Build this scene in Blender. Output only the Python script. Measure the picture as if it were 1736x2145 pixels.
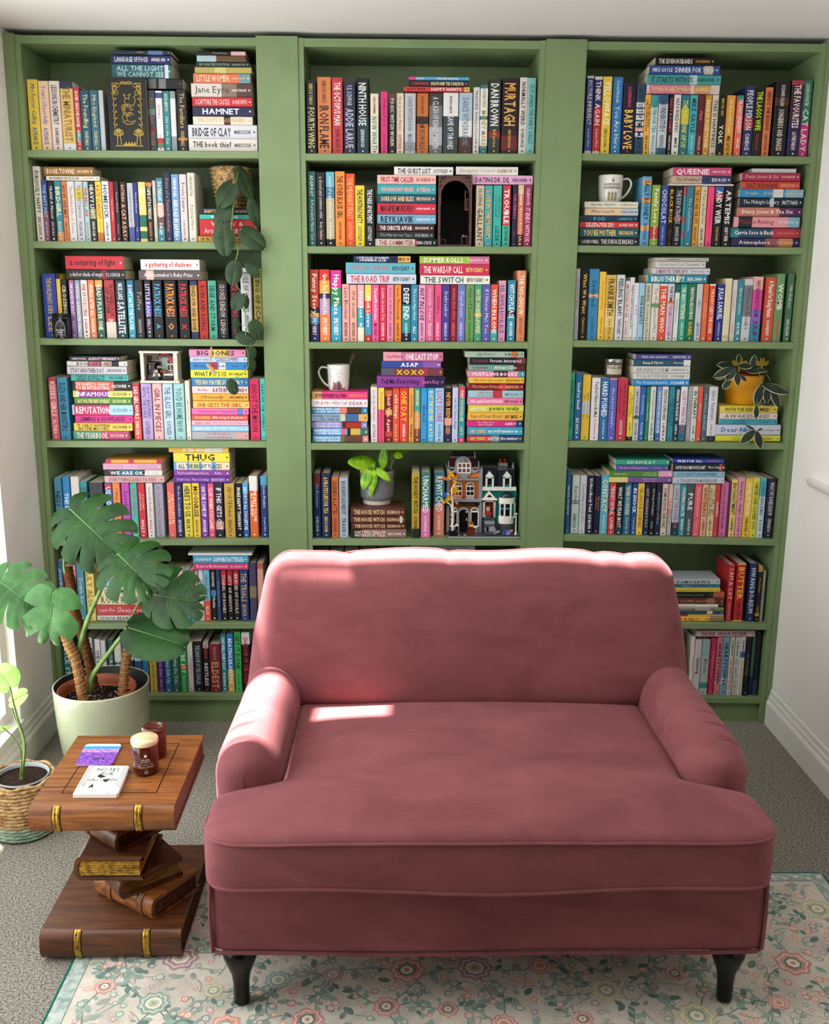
import bpy, math, random
from math import sin, cos, pi, radians, sqrt, atan2
from mathutils import Vector, Matrix, noise
for o in list(bpy.data.objects):
    bpy.data.objects.remove(o)
rnd = random.Random(7)
scn = bpy.context.scene
COL = scn.collection

# ------------------------------------------------------------ camera
IW, IH = 1736.0, 2145.0
FPX = 2054.383
PITCH, YAW, ROLL = 0.22317, 0.01778, 0.00664
CAM = Vector((-0.07249, -3.43004, 1.59657))
_F = Vector((sin(YAW)*cos(PITCH), cos(YAW)*cos(PITCH), -sin(PITCH)))
_rt = Vector((cos(YAW), -sin(YAW), 0))
_up = _rt.cross(_F)
_R = cos(ROLL)*_rt + sin(ROLL)*_up
_U = -sin(ROLL)*_rt + cos(ROLL)*_up
cam = bpy.data.cameras.new('camera')
camo = bpy.data.objects.new('camera', cam)
COL.objects.link(camo)
cam.sensor_fit = 'HORIZONTAL'
cam.sensor_width = 36.0
cam.lens = FPX/IW*36.0
cam.clip_start = 0.05
M = Matrix.Identity(4)
for i in range(3):
    M[i][0] = _R[i]; M[i][1] = _U[i]; M[i][2] = -_F[i]; M[i][3] = CAM[i]
camo.matrix_world = M
scn.camera = camo

# ------------------------------------------------------------ light
scn.view_settings.view_transform = 'Standard'
scn.view_settings.look = 'None'
scn.view_settings.gamma = 1.0
scn.view_settings.use_curve_mapping = False
scn.view_settings.exposure = -0.6
world = bpy.data.worlds.new('world')
scn.world = world
world.use_nodes = True
bg = world.node_tree.nodes['Background']
bg.inputs[0].default_value = (0.90, 0.96, 1.0, 1)
bg.inputs[1].default_value = 2.2
def area(name, loc, rot, sx, sy, power, colr):
    l = bpy.data.lights.new(name, 'AREA')
    l.shape = 'RECTANGLE'; l.size = sx; l.size_y = sy
    l.energy = power; l.color = colr
    o = bpy.data.objects.new(name, l)
    COL.objects.link(o)
    o.location = loc; o.rotation_euler = rot
    return o
SUNK = 0.30; SUNY = 0.19
sun = bpy.data.lights.new('sun', 'SUN')
sun.energy = 75.0; sun.angle = radians(1.0); sun.color = (1.0, 0.94, 0.86)
suno = bpy.data.objects.new('sun', sun)
COL.objects.link(suno)
sd = Vector((SUNK, -SUNY, -1.0)).normalized()
suno.rotation_euler = sd.to_track_quat('-Z', 'Y').to_euler()
suno.location = (-1, 0, 4)
area('added_ceiling_fill', (-0.35, -1.45, 2.385), (radians(12), 0, 0), 1.7, 1.2, 50, (1.0, 0.98, 0.95))  # unseen fill panel added under the closed ceiling to brighten the shelf fronts
area('window_glow', (-1.56, -0.85, 1.03), (0, radians(-90), 0), 2.5, 3.3, 134, (0.95, 0.98, 1.0))

# ------------------------------------------------------------ helpers
def lin(h):
    h = h.lstrip('#')
    v = [int(h[i:i+2], 16)/255.0 for i in (0, 2, 4)]
    return tuple((c/12.92 if c <= .04045 else ((c+.055)/1.055)**2.4) for c in v) + (1.0,)
_mats = {}
def mat(name, hexc, rough=0.5, spec=0.5, metal=0.0, **kw):
    k = name
    if k in _mats: return _mats[k]
    m = bpy.data.materials.new(name)
    m.use_nodes = True
    b = m.node_tree.nodes['Principled BSDF']
    b.inputs['Base Color'].default_value = lin(hexc) if isinstance(hexc, str) else hexc
    b.inputs['Roughness'].default_value = rough
    b.inputs['Specular IOR Level'].default_value = spec
    b.inputs['Metallic'].default_value = metal
    for kk, v in kw.items():
        b.inputs[kk.replace('_', ' ')].default_value = v
    _mats[k] = m
    return m
def nodes(m):
    nt = m.node_tree
    return nt, nt.nodes, nt.links, nt.nodes['Principled BSDF']
def add_noise_color(m, c1, c2, scale=20, detail=6, rough=.6, stretch=(1,1,1), pos=(.35,.65), bump=0, bscale=None, bdist=.002, coord='Object', dist=0):
    nt, N, L, b = nodes(m)
    tc = N.new('ShaderNodeTexCoord'); mp = N.new('ShaderNodeMapping')
    mp.inputs['Scale'].default_value = stretch
    L.new(tc.outputs[coord], mp.inputs[0])
    nz = N.new('ShaderNodeTexNoise')
    nz.inputs['Scale'].default_value = scale; nz.inputs['Detail'].default_value = detail
    nz.inputs['Roughness'].default_value = rough; nz.inputs['Distortion'].default_value = dist
    L.new(mp.outputs[0], nz.inputs['Vector'])
    r = N.new('ShaderNodeValToRGB')
    r.color_ramp.elements[0].position = pos[0]; r.color_ramp.elements[0].color = lin(c1)
    r.color_ramp.elements[1].position = pos[1]; r.color_ramp.elements[1].color = lin(c2)
    L.new(nz.outputs['Fac'], r.inputs[0])
    L.new(r.outputs[0], b.inputs['Base Color'])
    if bump:
        n2 = nz
        if bscale:
            n2 = N.new('ShaderNodeTexNoise'); n2.inputs['Scale'].default_value = bscale; n2.inputs['Detail'].default_value = 4
            L.new(tc.outputs[coord], n2.inputs['Vector'])
        bp = N.new('ShaderNodeBump'); bp.inputs['Strength'].default_value = bump; bp.inputs['Distance'].default_value = bdist
        L.new(n2.outputs['Fac'], bp.inputs['Height']); L.new(bp.outputs[0], b.inputs['Normal'])
    return m

class MB:
    def __init__(s): s.v = []; s.f = []; s.m = []; s.sm = []; s.mats = []
    def mi(s, m):
        if m not in s.mats: s.mats.append(m)
        return s.mats.index(m)
    def add(s, vs, fs, m, smooth=False):
        o = len(s.v); k = s.mi(m)
        s.v.extend([tuple(p) for p in vs])
        for f in fs:
            s.f.append(tuple(i+o for i in f)); s.m.append(k); s.sm.append(smooth)
    def box(s, x0, x1, y0, y1, z0, z1, m):
        if x0 > x1: x0, x1 = x1, x0
        if y0 > y1: y0, y1 = y1, y0
        if z0 > z1: z0, z1 = z1, z0
        s.add([(x0,y0,z0),(x1,y0,z0),(x1,y1,z0),(x0,y1,z0),(x0,y0,z1),(x1,y0,z1),(x1,y1,z1),(x0,y1,z1)],
              [(0,3,2,1),(4,5,6,7),(0,1,5,4),(1,2,6,5),(2,3,7,6),(3,0,4,7)], m)
    def grid(s, P, m, smooth=True, close_u=False, close_v=False):
        nu = len(P); nv = len(P[0]); vs = [p for r in P for p in r]; fs = []
        for i in range(nu if close_u else nu-1):
            for j in range(nv if close_v else nv-1):
                a = i*nv+j; b = ((i+1)%nu)*nv+j; c = ((i+1)%nu)*nv+(j+1)%nv; d = i*nv+(j+1)%nv
                fs.append((a,b,c,d))
        s.add(vs, fs, m, smooth)
    def tube(s, pts, r, m, n=8, cap=True, closed=False):
        pts = [Vector(p) for p in pts]; k = len(pts)
        rs = r if isinstance(r, (list, tuple)) else [r]*k
        rings = []; up = None
        for i, p in enumerate(pts):
            if closed: t = (pts[(i+1)%k]-pts[i-1])
            else: t = (pts[min(i+1,k-1)]-pts[max(i-1,0)])
            t = t.normalized() if t.length > 1e-9 else Vector((0,0,1))
            if up is None:
                up = Vector((0,0,1)) if abs(t.z) < .9 else Vector((1,0,0))
            a = t.cross(up)
            if a.length < 1e-6: a = t.orthogonal()
            a.normalize(); b = a.cross(t).normalized(); up = b
            rings.append([p+(a*cos(q)+b*sin(q))*rs[i] for q in [2*pi*j/n for j in range(n)]])
        s.grid(rings, m, True, closed, True)
        if cap and not closed:
            s.add(rings[0], [tuple(range(n))], m); s.add(rings[-1], [tuple(reversed(range(n)))], m)
    def lathe(s, prof, c, m, n=32, axis=(0,0,1), smooth=True):
        c = Vector(c); ax = Vector(axis).normalized(); q = Vector((0,0,1)).rotation_difference(ax)
        P = []
        for (r, z) in prof:
            P.append([c + q @ Vector((r*cos(2*pi*j/n), r*sin(2*pi*j/n), z)) for j in range(n)])
        s.grid([list(reversed(r)) for r in P], m, smooth, False, True)
    def disc(s, c, r, m, n=24, axis=(0,0,1), ry=None, rot=0):
        c = Vector(c); q = Vector((0,0,1)).rotation_difference(Vector(axis).normalized())
        vs = [c]+[c+q@Vector((r*cos(2*pi*j/n+rot), (ry or r)*sin(2*pi*j/n+rot), 0)) for j in range(n)]
        s.add(vs, [(0,1+j,1+(j+1)%n) for j in range(n)], m)
    def build(s, name, parent=None, loc=None):
        me = bpy.data.meshes.new(name)
        L = Vector(loc) if loc is not None else Vector((0,0,0))
        P = Vector((0,0,0))
        if parent is not None: P = parent_loc(parent)
        me.from_pydata([(p[0]-L.x, p[1]-L.y, p[2]-L.z) for p in s.v], [], s.f)
        for m in s.mats: me.materials.append(m)
        me.polygons.foreach_set('material_index', s.m)
        me.polygons.foreach_set('use_smooth', s.sm)
        me.update()
        o = bpy.data.objects.new(name, me); COL.objects.link(o)
        if parent is not None: o.parent = parent
        o.location = L-P
        return o
def parent_loc(p):
    v = Vector((0,0,0))
    while p is not None:
        v += p.location; p = p.parent
    return v
def tag(o, label, cat, group=None):
    o['label'] = label; o['category'] = cat
    if group: o['group'] = group
    return o
def thing(name, label, cat, loc, group=None):
    o = bpy.data.objects.new(name, None); COL.objects.link(o); o.location = loc
    o.empty_display_size = .05
    return tag(o, label, cat, group)
def struct(o): o['kind'] = 'structure'; return o
def rbox(hx, hy, hz, r, n=20, fn=None):
    vid = {}; V = []; Fc = []
    h = (hx, hy, hz)
    def pt(a):
        q = [a[i]*h[i] for i in range(3)]
        inn = [max(-(h[i]-r), min(h[i]-r, q[i])) for i in range(3)]
        d = [q[i]-inn[i] for i in range(3)]; l = sqrt(sum(c*c for c in d))
        p = Vector([inn[i]+(d[i]/l*r if l > 1e-9 else 0) for i in range(3)])
        return fn(p) if fn else p
    t = [-1+2*i/n for i in range(n+1)]
    for ax in range(3):
        for sg in (-1, 1):
            for i in range(n):
                for j in range(n):
                    q = []
                    for (u, v) in ((t[i],t[j]),(t[i+1],t[j]),(t[i+1],t[j+1]),(t[i],t[j+1])):
                        a = [0,0,0]; a[ax] = sg; a[(ax+1)%3] = u; a[(ax+2)%3] = v
                        k = tuple(round(c, 6) for c in a)
                        if k not in vid: vid[k] = len(V); V.append(pt(a))
                        q.append(vid[k])
                    Fc.append(tuple(q) if sg > 0 else tuple(reversed(q)))
    return V, Fc
def ray(x, y): return _F + _R*((x-IW/2)/FPX) + _U*((IH/2-y)/FPX)
def at(x, y, Y):
    d = ray(x, y); return CAM + d*((Y-CAM.y)/d.y)
def atz(x, y, Z):
    d = ray(x, y); return CAM + d*((Z-CAM.z)/d.z)
def smooth01(t): t = max(0., min(1., t)); return t*t*(3-2*t)

# glyph outlines of the built-in font, used for lettering printed on things
_gl = {}
def glyph(ch, bold):
    k = (ch, bold)
    if k in _gl: return _gl[k]
    cu = bpy.data.curves.new('g', 'FONT'); cu.body = ch; cu.size = 1.0; cu.resolution_u = 1
    if bold: cu.offset = 0.022
    ob = bpy.data.objects.new('g', cu)
    me = ob.to_mesh()
    vs = [(v.co.x, v.co.y) for v in me.vertices]; fs = [tuple(p.vertices) for p in me.polygons]
    ob.to_mesh_clear(); bpy.data.objects.remove(ob); bpy.data.curves.remove(cu)
    if vs:
        x0 = min(v[0] for v in vs); x1 = max(v[0] for v in vs)
    else: x0, x1 = 0, .22
    _gl[k] = ([(a-x0, b) for a, b in vs], fs, x1-x0)
    return _gl[k]
def text2d(s, bold=False, ital=False, gap=.085):
    V = []; Fc = []; x = 0
    for ch in s:
        if ch == ' ': x += .26; continue
        v, f, w = glyph(ch, bold); o = len(V)
        V += [(a+x+(b*.22 if ital else 0), b) for a, b in v]
        Fc += [tuple(i+o for i in q) for q in f]
        x += w+gap
    return V, Fc, max(x-gap, .05)
def put_text(mb, s, m, fn, u0, u1, v0, v1, bold=False, ital=False, maxst=1.15, align='c', mn=.42):
    """text inside the rectangle u0..u1 (reading direction) by v0..v1 (up); fn maps (u, v) to 3d"""
    V, Fc, w = text2d(s, bold, ital)
    if not V: return
    upper = s.upper() == s
    lo, hi = (0.0, .73) if upper else (-.2, .76)
    H = v1-v0; L = u1-u0; k = H/(hi-lo); kx = k
    if w*kx > L: kx = L/w
    elif w*kx < L: kx = min(k*maxst, L/w)
    if kx < k*mn: k = kx/mn
    off = (L-w*kx)/2 if align == 'c' else 0
    vc = (v0+v1)/2-(hi+lo)/2*k
    mb.add([fn(u0+off+a*kx, vc+b*k) for a, b in V], Fc, m)

# ------------------------------------------------------------ materials
GREEN = mat('green_paint', '76885a', .42, .45)
add_noise_color(GREEN, '6f8459', '7a8f63', 6, 4, .5, (1,1,1), (.3,.7), .06, 60, .001)
WALLM = mat('wall_paint', 'eceae4', .8, .2); add_noise_color(WALLM, 'ebe8e1', 'f0eee9', 3, 3, .5, bump=.05, bscale=180, bdist=.0005)
CEILM = mat('ceiling_paint', 'e2e0dc', .9, .1)
GLOSS = mat('white_gloss_trim', 'e6e4dc', .3, .5)
VEL = mat('pink_velvet', '8c4a50', .88, .15)
def velvet():
    nt, N, L, b = nodes(VEL)
    tc = N.new('ShaderNodeTexCoord')
    a = N.new('ShaderNodeTexNoise'); a.inputs['Scale'].default_value = 7; a.inputs['Detail'].default_value = 6; a.inputs['Roughness'].default_value = .62; a.inputs['Distortion'].default_value = .6
    mp = N.new('ShaderNodeMapping'); mp.inputs['Scale'].default_value = (.6, 1, 1.2)
    L.new(tc.outputs['Object'], mp.inputs[0]); L.new(mp.outputs[0], a.inputs['Vector'])
    f = N.new('ShaderNodeTexNoise'); f.inputs['Scale'].default_value = 420; f.inputs['Detail'].default_value = 2
    L.new(tc.outputs['Object'], f.inputs['Vector'])
    mx = N.new('ShaderNodeMath'); mx.operation = 'MULTIPLY_ADD'; mx.inputs[1].default_value = .25; L.new(f.outputs['Fac'], mx.inputs[0]); L.new(a.outputs['Fac'], mx.inputs[2])
    r = N.new('ShaderNodeValToRGB')
    r.color_ramp.elements[0].position = .40; r.color_ramp.elements[0].color = lin('6b3b3e')
    r.color_ramp.elements[1].position = .85; r.color_ramp.elements[1].color = lin('864e52')
    L.new(mx.outputs[0], r.inputs[0]); L.new(r.outputs[0], b.inputs['Base Color'])
    b.inputs['Sheen Weight'].default_value = .22; b.inputs['Sheen Roughness'].default_value = .45
    b.inputs['Sheen Tint'].default_value = lin('e0a0aa')
    bp = N.new('ShaderNodeBump'); bp.inputs['Strength'].default_value = .18; bp.inputs['Distance'].default_value = .001
    L.new(f.outputs['Fac'], bp.inputs['Height']); L.new(bp.outputs[0], b.inputs['Normal'])
velvet()
CARPET = mat('grey_carpet', '77736c', .97, .05)
def carpet():
    nt, N, L, b = nodes(CARPET)
    tc = N.new('ShaderNodeTexCoord')
    a = N.new('ShaderNodeTexNoise'); a.inputs['Scale'].default_value = 190; a.inputs['Detail'].default_value = 5; a.inputs['Roughness'].default_value = .8
    L.new(tc.outputs['Object'], a.inputs['Vector'])
    r = N.new('ShaderNodeValToRGB')
    r.color_ramp.elements[0].position = .38; r.color_ramp.elements[0].color = lin('38342d')
    r.color_ramp.elements[1].position = .62; r.color_ramp.elements[1].color = lin('c8c2b4')
    L.new(a.outputs['Fac'], r.inputs[0]); L.new(r.outputs[0], b.inputs['Base Color'])
    bp = N.new('ShaderNodeBump'); bp.inputs['Strength'].default_value = .8; bp.inputs['Distance'].default_value = .006
    L.new(a.outputs['Fac'], bp.inputs['Height']); L.new(bp.outputs[0], b.inputs['Normal'])
carpet()
PAGES = mat('book_pages', 'cfc4a8', .9, .1)
def pagesm():
    nt, N, L, b = nodes(PAGES)
    tc = N.new('ShaderNodeTexCoord'); w = N.new('ShaderNodeTexNoise'); mp = N.new('ShaderNodeMapping')
    mp.inputs['Scale'].default_value = (40, 2, 40); L.new(tc.outputs['Object'], mp.inputs[0]); L.new(mp.outputs[0], w.inputs['Vector'])
    w.inputs['Scale'].default_value = 30
    r = N.new('ShaderNodeValToRGB'); r.color_ramp.elements[0].color = lin('a89a7c'); r.color_ramp.elements[1].color = lin('ddd4bc')
    L.new(w.outputs['Fac'], r.inputs[0]); L.new(r.outputs[0], b.inputs['Base Color'])
pagesm()
def wood(name, dark, light, scale=3.0, stretch=(1.2, 14, 14), rough=.38, pos=(.3,.72)):
    m = mat(name, dark, rough, .45)
    return add_noise_color(m, dark, light, scale, 8, .62, stretch, pos, .12, None, .001, 'Object', 1.2)
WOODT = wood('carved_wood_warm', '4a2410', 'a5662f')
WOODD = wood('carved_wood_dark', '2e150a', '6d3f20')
GILT = mat('gilt_paint', '9a7420', .35, .5, .55); add_noise_color(GILT, '6b4a10', 'c79a36', 90, 4)
GILTD = mat('dull_gilt_pages', '7a5a22', .5, .4, .2); add_noise_color(GILTD, '4a300c', 'a87e34', 60, 4, .6, (.6, .6, 30))
BLACK = mat('black_satin', '060606', .28, .3)
SOIL = mat('potting_soil', '1c130d', .95, .1); add_noise_color(SOIL, '0c0806', '3a2a1e', 160, 5, .7, bump=.8, bscale=120, bdist=.006)
PERL = mat('perlite', 'd8d4cc', .9, .1)
TERRA = mat('terracotta_plastic', 'a85c3c', .55, .4)
def leafm(name, c1, c2, scale=14, rough=.35, trans=0.0):
    m = mat(name, c1, max(rough, .45), .3)
    add_noise_color(m, c1, c2, scale, 4)
    if trans:
        nt, N, L, b = nodes(m)
        b.inputs['Transmission Weight'].default_value = 0
    return m
MONST = leafm('monstera_leaf', '12330c', '245018', 10, .3)
MONSTL = leafm('monstera_leaf_young', '305c2a', '4f8047', 10, .35)
MONSTV = mat('leaf_midrib', '6d9a52', .4)
STEMG = mat('green_stem', '5c7f38', .45); add_noise_color(STEMG, '4a6e2c', '7b9a4e', 20)
PHIL = leafm('heartleaf_green', '182c14', '2a4522', 20, .35)
POTHO = leafm('lime_pothos_leaf', '4c8a0c', '9cc420', 30, .35)
HOYA = leafm('hoya_leaf', '16251a', '26382a', 25, .4)
CREAM = mat('cream_leaf_edge', 'cfc9a4', .5)
LIME = leafm('pale_green_leaf', '7fb648', 'a8cf74', 20, .4)
COIR = mat('coir_moss_pole', '8a5a34', .95, .05); add_noise_color(COIR, '5f3a1e', 'b98a5a', 120, 6, .8, bump=1, bscale=200, bdist=.006)
COIRD = mat('dark_coir', '5a3822', .95, .05); add_noise_color(COIRD, '3a2212', '7c5232', 120, 6, .8, bump=1, bscale=200, bdist=.006)
TWINE = mat('pale_twine', 'c09a6c', .8)
WICK = mat('wicker', 'b08a5c', .7, .3); add_noise_color(WICK, '7f5c36', 'cba876', 60, 4)
WHITE = mat('white_ceramic', 'e6e2dc', .2, .5)

# ------------------------------------------------------------ the room
XL, XR, ZC = -1.345, 1.337, 2.405
b = MB(); b.box(XL-.12, XR+.12, -4.6, .3, -.05, 0, CARPET); struct(b.build('floor'))
# ceiling with unseen slots added and shaped to throw sun patches on the sofa
OPEN = [(-.99, .23, -.522, -.425), (-.88, -.67, -.64, -.54), (-1.11, -.93, -.93, -.56)]
xs = sorted({XL-.1, XR+.1} | {v for o in OPEN for v in o[:2]}); ys = sorted({-4.6, .32} | {v for o in OPEN for v in o[2:]})
b = MB()
for i in range(len(xs)-1):
    for j in range(len(ys)-1):
        cx_, cy_ = (xs[i]+xs[i+1])/2, (ys[j]+ys[j+1])/2
        if any(o[0] < cx_ < o[1] and o[2] < cy_ < o[3] for o in OPEN): continue
        b.box(xs[i], xs[i+1], ys[j], ys[j+1], ZC, ZC+.03, CEILM)
struct(b.build('ceiling'))
b = MB(); b.box(XL-.1, XR+.1, .29, .35, -.05, ZC, WALLM); struct(b.build('wall_back'))
b = MB(); b.box(XL-.1, XR+.1, -4.7, -4.6, -.05, ZC, mat('far_wall_paint', '77746e', .8, .2)); struct(b.build('wall_front'))
b = MB(); b.box(XR, XR+.1, -4.6, .3, 0, ZC, WALLM); struct(b.build('wall_right'))
WY0, WY1, WZ0, WZ1 = -2.3, -.325, .165, 2.25
b = MB()
b.box(XL-.1, XL, WY1, .3, 0, ZC, WALLM); b.box(XL-.1, XL, -4.6, WY0, 0, ZC, WALLM)
b.box(XL-.1, XL, WY0, WY1, 0, WZ0, WALLM); b.box(XL-.1, XL, WY0, WY1, WZ1, ZC, WALLM)
struct(b.build('wall_left'))
GLASS = mat('window_glass', 'ffffff', .0, .5, 0, Transmission_Weight=1.0, IOR=1.02)
b = MB()
fr = .045
b.box(XL-.08, XL-.03, WY0, WY0+fr, WZ0+fr, WZ1-fr, GLOSS); b.box(XL-.08, XL-.03, WY1-fr, WY1, WZ0+fr, WZ1-fr, GLOSS)
b.box(XL-.08, XL-.03, WY0, WY1, WZ0+.004, WZ0+fr, GLOSS); b.box(XL-.08, XL-.03, WY0, WY1, WZ1-fr, WZ1, GLOSS)
b.box(XL-.08, XL-.03, -1.36, -1.31, WZ0+fr, WZ1-fr, GLOSS)
b.box(XL-.19, XL+.012, WY0, WY1, WZ0-.02, WZ0+.004, GLOSS)
b.box(XL-.19, XL-.101, WY1, WY1+.12, WZ0-.02, WZ1, GLOSS)
w1 = struct(b.build('window_1'))
def skirting(name, side):
    b = MB(); s = 1 if side == 'l' else -1
    X = XL if side == 'l' else XR
    prof = [(0,0),(.018,0),(.018,.085),(.016,.092),(.011,.098),(.010,.112),(.006,.118),(.005,.135),(0,.14)]
    ys_ = (-4.6, -.02 if side == 'l' else -.002)
    P = [[(X+s*a, y, z) for a, z in prof] for y in ys_]
    b.grid(P if side == 'r' else P[::-1], GLOSS, False)
    b.add([P[1][i] for i in range(len(prof))], [tuple(range(len(prof)))], GLOSS)
    return struct(b.build(name))
b = MB(); b.box(XL-.58, XL-.09, WY0-.4, .1, 2.30, 2.36, GLOSS); struct(b.build('added_sun_eave'))  # unseen eave added outside to keep the sun out of the left window
skirting('baseboard_left', 'l'); skirting('baseboard_right', 'r')
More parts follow.
